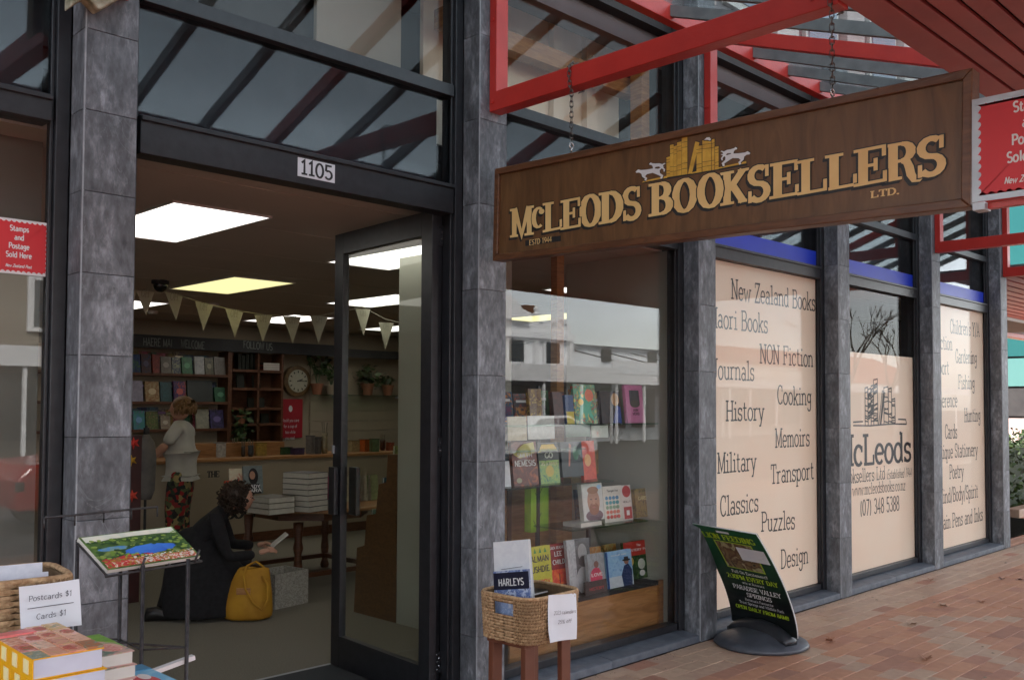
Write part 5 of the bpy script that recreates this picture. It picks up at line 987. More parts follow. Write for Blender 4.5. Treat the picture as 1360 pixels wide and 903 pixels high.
# red poster
a, b_ = PY(371, 582, YB-.05), PY(404, 530, YB-.05)
t = thing('red_poster', 'red poster with white words below the wall clock', 'poster', ((a.x+b_.x)/2, YB, a.z)); MB().box(a.x, b_.x, YB-.01, YB+.015, a.z, b_.z).build('poster_sheet', flat(srgb(165, 30, 44), .5), t)
b = MB(); cx_ = (a.x+b_.x)/2
for k, s in enumerate(('Would you care', 'for a cup of', 'tea while', 'you read?')): text(b, s, (cx_, YB-.012, b_.z-.33-k*.085), (1, 0, 0), (0, 0, 1), (0, -1, 0), .045, align='c', sx=.75, serif=False, th=1.4)
b.ball((cx_, YB-.012, b_.z-.14), .04, 10, 6, (.8, .05, 1.2)); b.build('lettering', M_white, t)
# slat wall to the right with plant shelf
t = thing('slat_wall', 'cream grooved display wall behind the counter, right of the clock', 'wall panel', (9.5, YB, 1.2)); xs0 = PY(412, 500, YB).x
z = .9
while z < 2.30: MB().box(xs0, 11.9, YB-.02, YB+.019, z+.004, z+.148).build('slat_board', M_wall, t); z += .152
t = thing('plant_shelf', 'narrow glass shelf carrying potted plants on the grooved wall', 'shelf', (9, YB-.15, 1.75)); zpl = PY(430, 524, YB-.15).z
MB().box(xs0+.05, 11.6, YB-.28, YB-.022, zpl-.012, zpl).build('shelf_board', GS, t)
for x in (8.2, 9.4, 10.6): MB().box(x, x+.02, YB-.26, YB-.021, zpl-.05, zpl-.0125).build('bracket', M_alu, t)
M_leafg = [mat('leaf_green_%d' % i, srgb(*a), srgb(*b), scale=30, rough=.5) for i, (a, b) in enumerate((((60, 84, 40), (40, 60, 30)), ((78, 100, 52), (54, 76, 38)), ((44, 62, 34), (34, 48, 26))))]
M_pot = mat('terracotta', (.30, .12, .06), (.24, .10, .05), scale=20, rough=.8)
def foliage(mb, c, r, n, s, rr, sq=1.0, droop=0):
    for i in range(n):
        d = Vector((rr.gauss(0, 1), rr.gauss(0, 1), rr.gauss(0, 1))).normalized()*r*rr.uniform(.25, 1); d.z *= sq
        if droop: d.z -= droop*rr.random()
        p = Vector(c)+d; a = Vector((rr.gauss(0, 1), rr.gauss(0, 1), rr.gauss(0, .6))).normalized(); b = a.cross(Vector((rr.gauss(0, 1), rr.gauss(0, 1), rr.gauss(0, 1)))).normalized()
        q = s*rr.uniform(.6, 1.3); mb.add([p-a*q, p-b*q*.45+a*q*.1, p+a*q, p+b*q*.45+a*q*.1], [(0, 1, 2, 3)], rr.randrange(3))
rr = random.Random(5)
def pot(px, zb, r, fr, n, lab, y=YB-.15, leggy=False, col_=None, droop=0):
    c = PY(px, 520, y); t = thing('potted_plant', lab, 'plant', (c.x, y, zb), 0, 'potted plants at the back of the shop')
    MB().lathe([(r*.7, 0), (r, r*1.5), (r*1.1, r*1.5), (r*1.1, r*1.8), (r*.9, r*1.8), (r*.85, r*1.4)], (c.x, y, zb), 14).build('pot', col_ or M_pot, t, smooth=False)
    b = MB()
    if leggy:
        for k in range(7):
            a = rr.uniform(0, 6.28); l = rr.uniform(.2, .45); e = Vector((c.x+cos(a)*l*.6, y+sin(a)*l*.15, zb+r*1.6+l)); m_ = Vector((c.x+cos(a)*l*.2, y, zb+r*1.6+l*.6))
            b.tube([(c.x, y, zb+r*1.4), m_, e], .006, 5); foliage(b, m_, .05, 4, .05, rr); foliage(b, e, .06, 5, .05, rr)
    else: foliage(b, (c.x, y, zb+r*1.8+fr*.5), fr, n, .055, rr, .7, droop)
    b.build('foliage', M_leafg, t)
pot(421, zpl, .09, .2, 0, 'leggy plant in a terracotta pot just right of the wall clock', leggy=True); pot(440, zpl, .08, .22, 60, 'dark plant beside the leggy one, partly behind the door edge', leggy=True, col_=M_wall)
pot(488, zpl, .1, .27, 170, 'bushy green plant seen through the door glass', droop=.1); pot(515, zpl, .09, .12, 30, 'small plant in an orange brown pot near the pillar')
pot(321, NZ[3]+.0, .06, .16, 120, 'trailing green plant in the narrow bookcase', y=YB-.32, droop=.5)
# counter
YC = 10.0; ZC = PY(410, 604, YC).z
t = thing('shop_counter', 'long cream counter with dark brown top and black lettering on its front', 'counter', (6, YC, 0))
MB().box(4.9, 9.6, YC, YC+.55, .11, ZC-.035).build('front_panel', M_wall, t); MB().box(4.9, 9.6, YC-.012, YC-.001, .0, .11).build('skirting', M_dwood, t); MB().box(4.85, 9.65, YC-.05, YC+.62, ZC-.034, ZC).build('counter_top', M_woodh, t, bevel=.004)
b = MB(); a = PY(268, 690, YC-.003)
l_, r_ = PY(279, 633, YC-.003), PY(395, 676, YC-.003)
b2 = MB(); text(b2, 'BOOKS', (PY(298, 684, YC-.003).x, YC-.003, PY(340, 686, YC-.003).z), (1, 0, 0), (0, 0, 1), (0, -1, 0), .13, width=PY(360, 684, YC-.003).x-PY(298, 684, YC-.003).x, th=2.4, tn=1.1); 
b2.build('front_lettering', M_ink, t); b2 = MB(); text(b2, 'THE', (PY(275, 632, YC-.003).x, YC-.003, PY(275, 634, YC-.003).z), (1, 0, 0), (0, 0, 1), (0, -1, 0), .07, th=2.4, tn=1.1)
b2.build('front_lettering', M_ink, t)
t = thing('side_counter', 'raised brown wooden till counter beside the standing woman', 'counter', (4.6, 10.2, 0)); MB().box(3.4, 4.88, 9.75, 10.5, .0, ZC-.02).build('panel', M_wall, t); MB().box(3.35, 4.895, 9.7, 10.55, ZC-.0195, ZC+.015).build('counter_top', M_woodh, t, bevel=.004)
MB().box(5.0, 6.3, YC+.25, YC+.5, ZC+.0005, ZC+.16).build('till_surround', M_woodh, t)
# clutter on the counter: each a thing
rr = random.Random(12)
CL_ = [(292, 'white', (190, 190, 185), .10, .16, 'white paper bag standing on the till counter'), (312, 'lamp', (180, 170, 90), .08, .14, 'small yellow card stand on the counter'), (323, 'pot', (70, 60, 50), .05, .12, 'dark pen pot on the counter'), (333, 'jar', (60, 66, 70), .07, .13, 'grey glass jar on the counter'),
       (346, 'box', (170, 140, 60), .12, .15, 'yellow box on the counter below the narrow bookcase'), (357, 'box', (70, 40, 24), .1, .12, 'brown wooden box on the counter'), (366, 'pot', (46, 44, 48), .06, .10, 'black pot on the counter'), (378, 'box', (54, 84, 50), .16, .08, 'low green box on the counter under the red poster'), (395, 'box', (70, 56, 90), .14, .07, 'low purple box on the counter'),
       (412, 'box', (120, 116, 110), .06, .22, 'tall grey binder on the counter'), (421, 'box', (100, 96, 92), .06, .2, 'second grey binder leaning on the counter'), (431, 'pot', (150, 140, 110), .09, .26, 'cream vase holding brochures on the counter'), (470, 'box', (170, 150, 110), .12, .14, 'cream box seen through the door glass on the counter'),
       (484, 'box', (190, 90, 30), .1, .15, 'orange box seen through the door glass'), (497, 'box', (84, 110, 70), .1, .16, 'green box seen through the door glass'), (508, 'pot', (90, 50, 30), .08, .14, 'brown pot seen through the door glass'), (518, 'box', (140, 60, 30), .08, .1, 'small rust box near the pillar')]
for px, kd, c, w, h, lab in CL_:
    y = YC+rr.uniform(.12, .4); q = PY(px, 600, y); m = cov(c, tuple(int(v*.8) for v in c), seed=px); zt = ZC+.001
    if kd in ('box', 'white'):
        t = thing('counter_box', lab, 'box', (q.x, y, zt), rr.uniform(-.3, .3)); MB().box(-w/2, w/2, -.05, .05, 0, h).build('box_body', m, t, world=False, bevel=.003); MB().box(-w/2-.002, w/2+.002, -.052, .052, h+.0002, h+.012).build('lid', cov(tuple(int(v*.7) for v in c)), t, world=False)
    else:
        t = thing('counter_pot', lab, 'pot', (q.x, y, zt)); MB().lathe([(w*.35, 0), (w*.5, h*.3), (w*.42, h*.75), (w*.5, h), (w*.44, h), (w*.36, h*.7)], n=14).build('vessel', m, t, world=False, smooth=True)
        b = MB()
        for k in range(5): a = k*1.3; b.bar((cos(a)*w*.15, sin(a)*w*.15, h*.6), (cos(a)*w*.4, sin(a)*w*.4, h*1.5), .008, .008, m=0)
        b.build('pens', cov((120, 110, 90)), t, world=False)
# table with stacks
t = thing('round_table', 'brown wooden table with turned legs stacked with pale books', 'table', (4.9, 7.5, 0)); tcx, tcy, ZT = 4.95, 7.55, PY(400, 678, 7.05).z
MB().prism([(.70*cos(pi/8+k*pi/4), .70*sin(pi/8+k*pi/4)) for k in range(8)], (tcx, tcy, ZT-.03), (1, 0, 0), (0, 1, 0), (0, 0, 1), .03).build('table_top', M_woodh, t, bevel=.006)
MB().prism([(.52*cos(pi/8+k*pi/4), .52*sin(pi/8+k*pi/4)) for k in range(8)], (tcx, tcy, ZT-.11), (1, 0, 0), (0, 1, 0), (0, 0, 1), .0795).build('apron', M_dwood, t)
for dx, dy in ((-.42, -.42), (.42, -.42), (.42, .42), (-.42, .42)):
    MB().lathe([(.035, 0), (.045, .03), (.028, .08), (.04, .2), (.03, .3), (.045, .36), (.032, .42), (.04, ZT-.2), (.045, ZT-.111)], (tcx+dx, tcy+dy, 0), 14).build('leg', M_dwood, t, smooth=True)
for dx, dy, ex_, ey_ in ((-.42, -.42, .42, -.42), (-.42, .42, .42, .42), (-.42, -.42, -.42, .42), (.42, -.42, .42, .42)): MB().bar((tcx+dx, tcy+dy, .12), (tcx+ex_, tcy+ey_, .12), .05, .04).build('stretcher', M_dwood, t)
GB = 'pale books stacked on the round table'; ordw = ('bottom', 'second', 'third', 'fourth', 'fifth', 'sixth', 'top')
c = PY(384, 668, 7.25)
for k in range(7): book('%s book of the tall pale stack on the round table' % ordw[k], (c.x-.02, 7.17, ZT+.001+.047*(k+1)), .24, .30, .045, flatlay=True, rz=pi+.25+rr.uniform(-.02, .02), cover=cov((58, 56, 50)), pages=flat((.52, .50, .42), .7), group=GB)
c2 = PY(342, 665, 7.3)
for k in range(3): book('%s book of the low pale stack beside the portrait book' % ordw[k], (c2.x-.02, 7.22, ZT+.001+.047*(k+1)), .26, .30, .045, flatlay=True, rz=pi+.1, cover=cov((110, 106, 92)), pages=flat((.5, .48, .40), .7), group=GB)
book('grey book with a dark haired woman on the cover, standing on the low stack', (PY(340, 650, 7.3).x, 7.33, ZT+.144), .17, .24, .03, rz=-.1, lean=.15, cover=cov((120, 130, 128), (104, 114, 112)), shapes=[('e', (.5, .62, .26, .3), col(26, 22, 22)), ('e', (.45, .66, .15, .15), col(176, 130, 104)), ('p', [(.1, 0), (.9, 0), (.8, .35), (.25, .38)], Bk)], titles=[('LADY', .2, .12, Wt, .7), ('TARA', .06, .12, Wt, .8)], group=GB)
book('red and white striped book behind the kneeling woman', (PY(322, 640, 7.4).x, 7.45, ZT+.10), .16, .26, .04, rz=-.3, lean=.2, cover=cov((170, 30, 26), (200, 190, 160), (180, 40, 30), sc=8), group=GB)
book('orange book left of the striped one', (PY(311, 650, 7.4).x, 7.42, ZT+.06), .12, .2, .03, rz=-.2, lean=.2, cover=cov((200, 66, 20)), group=GB)
book('green black book standing right of the tall stack', (PY(428, 660, 7.3).x, 7.3, ZT+.05), .14, .20, .025, lean=.15, cover=cov((34, 48, 44), (50, 64, 58)), group=GB)
book('bright pink book standing right of the tall stack', (PY(443, 660, 7.3).x, 7.28, ZT+.05), .13, .21, .025, lean=.15, cover=cov((190, 70, 110)), group=GB)
for k in range(2): book('%s of two pale books lying under the pink book' % ('lower', 'upper')[k], (PY(432, 672, 7.1).x+.06, 7.1, ZT+.001+.022*(k+1)), .3, .24, .02, flatlay=True, rz=.2-.2*k, cover=cov((150, 150, 150)), group=GB)
for px, c, lab in ((459, (190, 180, 150), 'cream upright book seen left in the door glass'), (473, (150, 40, 40), 'red spined book seen in the door glass'), (482, (180, 170, 150), 'pale book seen in the door glass'), (492, (150, 160, 110), 'pale green book seen in the door glass')):
    book(lab, (PY(px, 660, 7.4).x, 7.35, ZT+.003), .13, .24, .03, lean=.12, cover=cov(c, tuple(int(v*.85) for v in c)), group=GB)
# stepped card rack by the pillar
M_rack = mat('dark_rack_wood', (.13, .06, .02), (.085, .038, .013), scale=4, rough=.5, stretch=(1, 4, 8), dist=1.2)
t = thing('stepped_rack', 'brown wooden stepped rack of leaflets beside the pale pillar', 'rack', (4.4, 5.9, 0)); xr = 4.376
def Rk(px, py): p = PX(px, py, xr); return (p.y, max(0, p.z))
prof = [Rk(528, 600), Rk(515, 603), Rk(513, 640), Rk(503, 643), Rk(499, 682), Rk(487, 684), Rk(484, 724), Rk(474, 727), (Rk(470, 790)[0], 0), (5.57, 0)]
prof[0] = (5.57, prof[1][1])
MB().prism(prof, (xr, 0, 0), (0, 1, 0), (0, 0, 1), (1, 0, 0), .02).build('side_panel', M_rack, t); MB().prism(prof, (xr+.42, 0, 0), (0, 1, 0), (0, 0, 1), (1, 0, 0), .02).build('side_panel', M_woodh, t)
for i in (1, 3, 5, 7):
    y0, z0_ = prof[i]; zb = prof[i+1][1] if i < 7 else 0
    MB().box(xr+.021, xr+.419, y0-.03, y0-.01, max(0, zb-.15), z0_).build('riser', M_woodh, t)
for i, (c, lab) in enumerate((((150, 160, 80), 'yellow green leaflet at the top of the stepped rack'), ((50, 110, 130), 'teal and blue leaflet in the middle of the stepped rack'), ((120, 150, 130), 'pale green leaflet low on the stepped rack'))):
    y0, z0_ = prof[(2, 4, 6)[i]][0], prof[(2, 4, 6)[i]][1]
    book(lab, (xr+.18, y0+.03, z0_+.0), .22, .27, .02, rz=pi, lean=.08, cover=cov(c, tuple(int(v*.7) for v in c), (60, 60, 120) if i == 1 else None, seed=i), cat='leaflet', name='leaflet', group='leaflets on the stepped rack')
# gift box
t = thing('gift_box', 'pale patterned square box on the floor beside the yellow bag', 'box', (4.12, 6.75, 0), .15)
mg = art('leaf_pattern_card', [srgb(150, 146, 136), srgb(176, 172, 160), srgb(140, 136, 126), srgb(182, 178, 168)], scale=26, seed=4, dist=2)
for nm, a in (('side', (-.17, .17, -.15, -.14, 0, .27)), ('side', (-.17, .17, .14, .15, 0, .27)), ('side', (-.17, -.16, -.1395, .1395, 0, .27)), ('side', (.16, .17, -.1395, .1395, 0, .27)), ('base', (-.159, .159, -.139, .139, 0.001, .01))): MB().box(*a).build(nm, mg, t, world=False)
# bunting
t = thing('bunting', 'string of cream pennants hanging across the shop', 'bunting', (5, 8, 2.5)); M_flag = mat('cream_pennant', (.42, .40, .30), (.37, .35, .26), scale=14, rough=.9)
TOP = [(193, 387), (231, 390), (271, 403), (311, 412), (350, 418), (388, 420), (424, 419)]; YBt = 8.02
str_ = [PY(150, 384, YBt)]+[PY(x, y, YBt) for x, y in TOP]+[PY(460, 413, YBt), PY(480, 407, YBt), PY(512, 424, YBt), PY(545, 432, YBt)]
MB().tube(str_, .003, 5).build('string', M_flag, t)
for i, (x, y) in enumerate(TOP+[(482, 410), (513, 428), (172, 384)]):
    w = 12 if i < 7 else 10; a, b_, e = PY(x-w, y-(1 if i == 0 else 3 if i < 4 else 0), YBt), PY(x+w, y+(3 if 0 < i < 4 else 1), YBt), PY(x+(2 if i < 2 else 0), y+36-(i == 0)*4, YBt)
    f = MB(); dy = .012*(-1)**i
    f.add([a, b_, e+Vector((0, dy, 0)), a+Vector((0, .004, 0)), b_+Vector((0, .004, 0)), e+Vector((0, dy+.004, 0))], [(0, 1, 2), (5, 4, 3), (0, 3, 4, 1), (1, 4, 5, 2), (2, 5, 3, 0)]); o = f.build('pennant', M_flag, t)
    b = MB(); c = (a+b_+e)/3
    text(b, 'OH', (c.x-.05, YBt-.003+dy*.3-.006, c.z+.02), (1, 0, 0), (0, 0, 1), (0, -1, 0), .07, sx=.7, th=.8, tn=.6, slant=.2); b.build('pennant_print', flat((.22, .21, .16), .9), o)
# dark hanging stand with maple leaves at the left of the doorway
t = thing('leaf_garland_panel', 'dark red panel hung with red and yellow paper maple leaves, just inside the doorway', 'panel', (3.5, 7.4, 0))
a, b_ = PY(168, 560, 7.6), PY(189, 560, 7.6)
MB().box(a.x-.3, b_.x, 7.6, 7.66, 0, PY(180, 578, 7.6).z).build('panel', mat('dark_maroon', (.05, .012, .010), (.035, .009, .008), scale=8, rough=.6), t)
for px, py, c, s in ((178, 589, (200, 50, 40), .1), (175, 612, (190, 150, 40), .09), (176, 659, (190, 60, 40), .1), (184, 745, (180, 120, 30), .06)):
    q = PY(px, py, 7.58); out = [(0, -.5), (.12, -.15), (.5, -.25), (.3, .05), (.45, .35), (.12, .25), (0, .55), (-.12, .25), (-.45, .35), (-.3, .05), (-.5, -.25), (-.12, -.15)]
    b = MB(); n = 12; b.add([(q.x, 7.575, q.z)]+[(q.x+u*s, 7.59, q.z+v*s) for u, v in out], [(0, i+1, (i+1) % n+1) for i in range(n)]); b.build('paper_leaf', flat(srgb(*c), .7), t)
t = thing('hanging_apron', 'grey and black cloth hanging beside the maple leaf panel', 'cloth', (3.6, 8.6, 0)); q = PY(194, 600, 8.6)
b = MB(); b.rings([[(q.x+(w*cos(2*pi*j/14))*(1+.12*cos(6*pi*j/14)), 8.6+.05*sin(2*pi*j/14), z) for j in range(14)] for z, w in ((.72, .05), (.8, .08), (1.1, .09), (1.25, .07), (1.32, .02))]); b.build('cloth', mat('grey_cloth', (.16, .15, .14), (.1, .1, .1), scale=10, rough=.95), t, smooth=True)
MB().box(q.x-.02, q.x+.02, 8.58, 8.62, 1.32, 1.38).build('hanger', M_dark, t)
MB().tube([(q.x, 8.6, 0), (q.x, 8.6, 1.4)], .012, 6).build('pole', M_dark, t)
# ================================================================== PEOPLE
def skinned(name, J, E, m, parent, sub=2, label=None):
    """J: {joint: (x, y, z, radius or (rx, ry))} in the parent's own frame"""
    ks = list(J); me = bpy.data.meshes.new(name); me.from_pydata([J[k][:3] for k in ks], [(ks.index(a), ks.index(b)) for a, b in E], [])
    o = bpy.data.objects.new(name, me); COL.objects.link(o); o.parent = parent; ROOTM[o.name] = ROOTM[parent.name].copy()
    md = o.modifiers.new('skin', 'SKIN'); md.use_smooth_shade = True
    if not me.skin_vertices: me.attributes  # layer comes with the modifier
    sv = me.skin_vertices[0].data
    for i, k in enumerate(ks):
        r = J[k][3]; sv[i].radius = r if isinstance(r, tuple) else (r, r); sv[i].use_root = (i == 0)
    s_ = o.modifiers.new('sub', 'SUBSURF'); s_.levels = sub; s_.render_levels = sub
    me.materials.append(m)
    return o
def chain_e(*ks): return list(zip(ks[:-1], ks[1:]))
def hand(parent, w, tip, up, m, s=.085, curl=.5, nm='hand'):
    """palm with four fingers and a thumb; w wrist point, tip direction, up = back of hand"""
    w = Vector(w); d = Vector(tip).normalized(); u = Vector(up); u = (u-d*u.dot(d)).normalized(); sd_ = d.cross(u)
    J = {'wr': (*w, .022), 'pa': (*(w+d*s*.5), (.034, .018)), 'pb': (*(w+d*s), (.036, .016))}; E_ = [('wr', 'pa'), ('pa', 'pb')]
    for i, (o_, l) in enumerate(((-.030, .062), (-.010, .072), (.010, .068), (.030, .054))):
        a = w+d*s*.97+sd_*o_; b = a+d*l*.5-u*l*.18*curl*2; c = b+d*l*.32-u*l*.45*curl*2
        J['f%d' % i] = (*a, .010); J['g%d' % i] = (*b, .009); J['h%d' % i] = (*c, .007); E_ += [('pb', 'f%d' % i), ('f%d' % i, 'g%d' % i), ('g%d' % i, 'h%d' % i)]
    a = w+d*s*.35-sd_*.034-u*.006; b = a+d*.035-sd_*.014-u*.012; c = b+d*.028-u*.012
    J['t0'] = (*a, .012); J['t1'] = (*b, .010); J['t2'] = (*c, .008); E_ += [('pa', 't0'), ('t0', 't1'), ('t1', 't2')]
    return skinned(nm, J, E_, m, parent, sub=2)
M_skin = mat('skin', (.52, .29, .20), (.46, .24, .16), scale=8, rough=.55)
M_coat = mat('black_coat', (.004, .004, .005), (.010, .010, .012), scale=30, rough=.95, bump=1.0, bscale=9)
M_curl = mat('curly_brown_hair', (.045, .024, .012), (.02, .011, .006), scale=30, rough=.6)
# --- kneeling woman: local +X is where she faces (towards the table), origin on the floor
K = thing('person', 'crouching woman in a long black coat with curly brown hair holding a booklet', 'person', (3.53, 6.74, 0), radians(-33))
body = {'pelvis': (-.16, 0, .36, (.19, .17)), 'waist': (-.15, 0, .52, (.16, .14)), 'chest': (-.06, 0, .70, (.17, .13)), 'uchest': (.00, 0, .82, (.14, .10)), 'neck': (.09, 0, .90, .055), 'head0': (.12, 0, .95, .06),
 'shL': (.03, .15, .83, .065), 'elL': (.12, .22, .56, .050), 'cuL': (.30, .12, .56, .042), 'shR': (.03, -.15, .83, .065), 'elR': (.13, -.23, .52, .050), 'cuR': (.33, -.13, .52, .042),
 'knL': (.26, .13, .40, .095), 'anL': (.12, .13, .09, .055), 'knR': (.22, -.13, .16, .090), 'anR': (-.22, -.13, .08, .055)}
skinned('coat_body', body, chain_e('pelvis', 'waist', 'chest', 'uchest', 'neck', 'head0')+chain_e('uchest', 'shL', 'elL', 'cuL')+chain_e('uchest', 'shR', 'elR', 'cuR')+chain_e('pelvis', 'knL', 'anL')+chain_e('pelvis', 'knR', 'anR'), M_coat, K)
b = MB(); rr = random.Random(2)
prof = [(.015, -.03, .37, .29), (.05, -.03, .37, .29), (.16, -.03, .35, .28), (.30, -.04, .33, .26), (.42, -.07, .27, .23), (.55, -.12, .20, .19), (.66, -.10, .185, .16), (.76, -.05, .16, .155)]
b.rings([[(cx_+rx*cos(2*pi*j/28)*(1+.07*sin(5*2*pi*j/28+z*5)+.075*abs(sin(7*pi*j/28+z*3))), ry*sin(2*pi*j/28)*(1+.06*sin(6*2*pi*j/28)), z) for j in range(28)] for z, cx_, rx, ry in prof])
b.build('coat_skirt', M_coat, K, world=False, smooth=True, sub=1)
b = MB(); b.ball((.21, 0, .975), .092, 18, 14, (1.0, .82, 1.22)); hd = b.build('head', M_skin, K, world=False, smooth=True)
b = MB(); b.add([(.296, -.012, .975), (.296, .012, .975), (.318, 0, .962), (.292, 0, 1.005), (.294, 0, .952)], [(0, 2, 3), (2, 1, 3), (0, 4, 2), (4, 1, 2)]); b.build('nose', M_skin, hd, world=False)
b = MB(); b.add([(.286, -.02, .93), (.286, .02, .93), (.293, 0, .937), (.292, 0, .923)], [(0, 2, 1), (0, 1, 3)]); b.build('mouth', flat((.3, .08, .07), .5), hd, world=False)
for s in (-1, 1):
    b = MB(); b.ball((.282, .032*s, .99), .011, 8, 6, (.6, 1.2, .7)); b.build('eye', flat((.03, .025, .02), .3), hd, world=False)
    b = MB(); b.ball((.205, .078*s, .97), .02, 8, 6, (.6, .4, 1.1)); b.build('ear', M_skin, hd, world=False, smooth=True)
b = MB(); rr = random.Random(21)
b.ball((.170, 0, 1.01), .108, 16, 12, (1.05, .98, 1.05))
for i in range(230):
    th_, ph = rr.uniform(0, 2*pi), rr.uniform(-1.1, 1.35); R_ = .112+rr.uniform(-.006, .024)
    p = Vector((.170+R_*cos(ph)*cos(th_), R_*cos(ph)*sin(th_), 1.005+R_*1.08*sin(ph)))
    if p.x > .255 and p.z < 1.03 and abs(p.y) < .07: continue
    r = rr.uniform(.010, .018); k = 7; ax = rr.uniform(0, 6)
    b.tube([p+Vector((r*cos(q*1.3+ax), r*sin(q*1.3+ax), -.010*q)) for q in range(k)], [.006, .007, .007, .007, .006, .005, .003], 5)
b.build('curly_hair', M_curl, K, world=False, smooth=True)
hand(K, (.33, .10, .565), (1, -.35, .25), (.0, .5, 1), M_skin, curl=.55); hand(K, (.36, -.12, .525), (1, .30, .35), (0, -.5, 1), M_skin, curl=.55)
for x, y in ((-.36, -.13), (.10, .15)):
    b = MB(); b.rings([[(x+dx+0*j, y+wy*cos(2*pi*j/12), .002+max(0, .05*hh*(1+sin(2*pi*j/12)))) for j in range(12)] for dx, wy, hh in ((-.12, .02, .5), (-.10, .038, 1.1), (-.03, .036, 1.2), (.05, .045, .8), (.11, .04, .6), (.14, .015, .4))]); b.build('shoe', mat('black_shoe', (.012, .011, .011), rough=.35), K, world=False, smooth=True)
K.scale = (.97, .97, .90); kp = ROOTM[K.name] @ Vector((.43, -.01, .515))
book('small white booklet held open by the kneeling woman', tuple(kp), .11, .15, .012, rz=radians(-33-90)+.2, lean=.9, cover=cov((190, 190, 182)), cat='booklet', name='booklet')
# --- yellow bag
t = thing('shoulder_bag', 'mustard yellow fabric shoulder bag slumped on the shop floor', 'bag', tuple(PZ(326, 824, 0)+Vector((.03, .03, 0))), radians(-40)); t.scale = (1.0, 1.0, .93)
M_bag = mat('mustard_fabric', (.46, .24, .012), (.36, .17, .008), scale=7, rough=.75, bump=.5, bscale=14)
b = MB(); n = 26
pr = [(.004, .155, .085, .0), (.02, .185, .105, .0), (.10, .18, .11, .0), (.2, .165, .10, .015), (.30, .145, .08, .03), (.38, .125, .055, .045), (.415, .11, .035, .05), (.405, .10, .025, .05), (.33, .10, .03, .045)]
b.rings([[(ox+rx*cos(2*pi*j/n)*(1+.05*sin(3*2*pi*j/n+z*13)), ry*sin(2*pi*j/n)*(1+.09*sin(5*2*pi*j/n+z*20)), z+.012*sin(2*2*pi*j/n+z*8)*(z > .05)) for j in range(n)] for z, rx, ry, ox in pr])
b.build('bag_body', M_bag, t, world=False, smooth=True, sub=1)
MB().tube([(.11, -.05, .35), (.16, -.09, .30), (.17, -.11, .18), (.13, -.125, .10), (.06, -.12, .16), (.0, -.10, .27), (-.02, -.06, .37), (.0, -.02, .43), (.06, 0, .46), (.12, -.02, .42), (.11, -.05, .35)], .010, 7).build('strap', M_bag, t, world=False, smooth=True)
MB().box(-.06, .04, -.108, -.100, .22, .27).build('leather_label', M_wood, t, world=False)
# --- standing woman: facing local +X (towards the left of the photo)
Wm = thing('person', 'standing woman in pale grey top and red patterned trousers, facing the counter', 'person', (4.50, 9.28, 0), radians(140))
Wm.scale = (1.12, 1.12, 1.0)
M_top = mat('pale_grey_top', (.46, .45, .41), (.40, .39, .36), scale=9, rough=.85, bump=.3, bscale=14)
body = {'pelvis': (0, 0, .97, (.135, .160)), 'waist': (.0, 0, 1.10, (.125, .165)), 'chest': (.01, 0, 1.26, (.125, .17)), 'uchest': (.0, 0, 1.37, (.09, .14)), 'neck': (-.0, 0, 1.44, .055), 'shL': (0, .17, 1.36, .065), 'elL': (.08, .22, 1.19, .058), 'shR': (0, -.17, 1.36, .065), 'elR': (.07, -.22, 1.19, .058), 'hem': (0, 0, .875, (.138, .160))}
skinned('top', body, chain_e('hem', 'pelvis', 'waist', 'chest', 'uchest', 'neck')+chain_e('uchest', 'shL', 'elL')+chain_e('uchest', 'shR', 'elR'), M_top, Wm)
for s in (-1, 1):
    skinned('forearm', {'a': (.075, .22*s, 1.20, .044), 'b': (.20, .18*s, 1.07, .038), 'c': (.33, .12*s, 1.07, .028)}, chain_e('a', 'b', 'c'), M_skin, Wm); hand(Wm, (.33, .12*s, 1.07), (1, -.2*s, -.1), (0, 0, 1), M_skin, curl=.3)
M_trs = art('patterned_trousers', [(.015, .02, .02), (.30, .02, .02), (.03, .05, .03), (.30, .24, .10), (.02, .02, .02), (.26, .03, .03), (.10, .12, .05)], scale=26, seed=3, kind='vor', rough=.85)
legs = {'hip': (0, 0, .90, (.118, .140)), 'wst': (0, 0, 1.06, (.10, .12)), 'kL': (.03, .095, .50, .095), 'aL': (0, .10, .10, .07), 'tL': (0, .09, .78, .11), 'kR': (.03, -.095, .50, .095), 'aR': (0, -.10, .10, .07), 'tR': (0, -.09, .78, .11)}
skinned('trousers', legs, chain_e('hip', 'wst')+chain_e('hip', 'tL', 'kL', 'aL')+chain_e('hip', 'tR', 'kR', 'aR'), M_trs, Wm)
for s in (-1, 1):
    b = MB(); b.rings([[(dx, .1*s+wy*cos(2*pi*j/12), .002+max(0, .045*hh*(1+sin(2*pi*j/12)))) for j in range(12)] for dx, wy, hh in ((-.09, .02, .5), (-.07, .038, 1.1), (.0, .036, 1.2), (.08, .045, .8), (.14, .04, .6), (.17, .015, .4))]); b.build('shoe', mat('black_shoe'  , (.012, .011, .011)), Wm, world=False, smooth=True)
b = MB(); b.ball((.02, 0, 1.545), .088, 18, 14, (1.0, .84, 1.24)); hd = b.build('head', M_skin, Wm, world=False, smooth=True)
b = MB(); b.add([(.10, -.013, 1.545), (.10, .013, 1.545), (.13, 0, 1.53), (.10, 0, 1.57), (.10, 0, 1.52)], [(0, 2, 3), (2, 1, 3), (0, 4, 2), (4, 1, 2)]); b.build('nose', M_skin, hd, world=False)
b = MB(); b.add([(.095, -.02, 1.50), (.095, .02, 1.50), (.102, 0, 1.507), (.101, 0, 1.494)], [(0, 2, 1), (0, 1, 3)]); b.build('mouth', flat((.3, .08, .07), .5), hd, world=False)
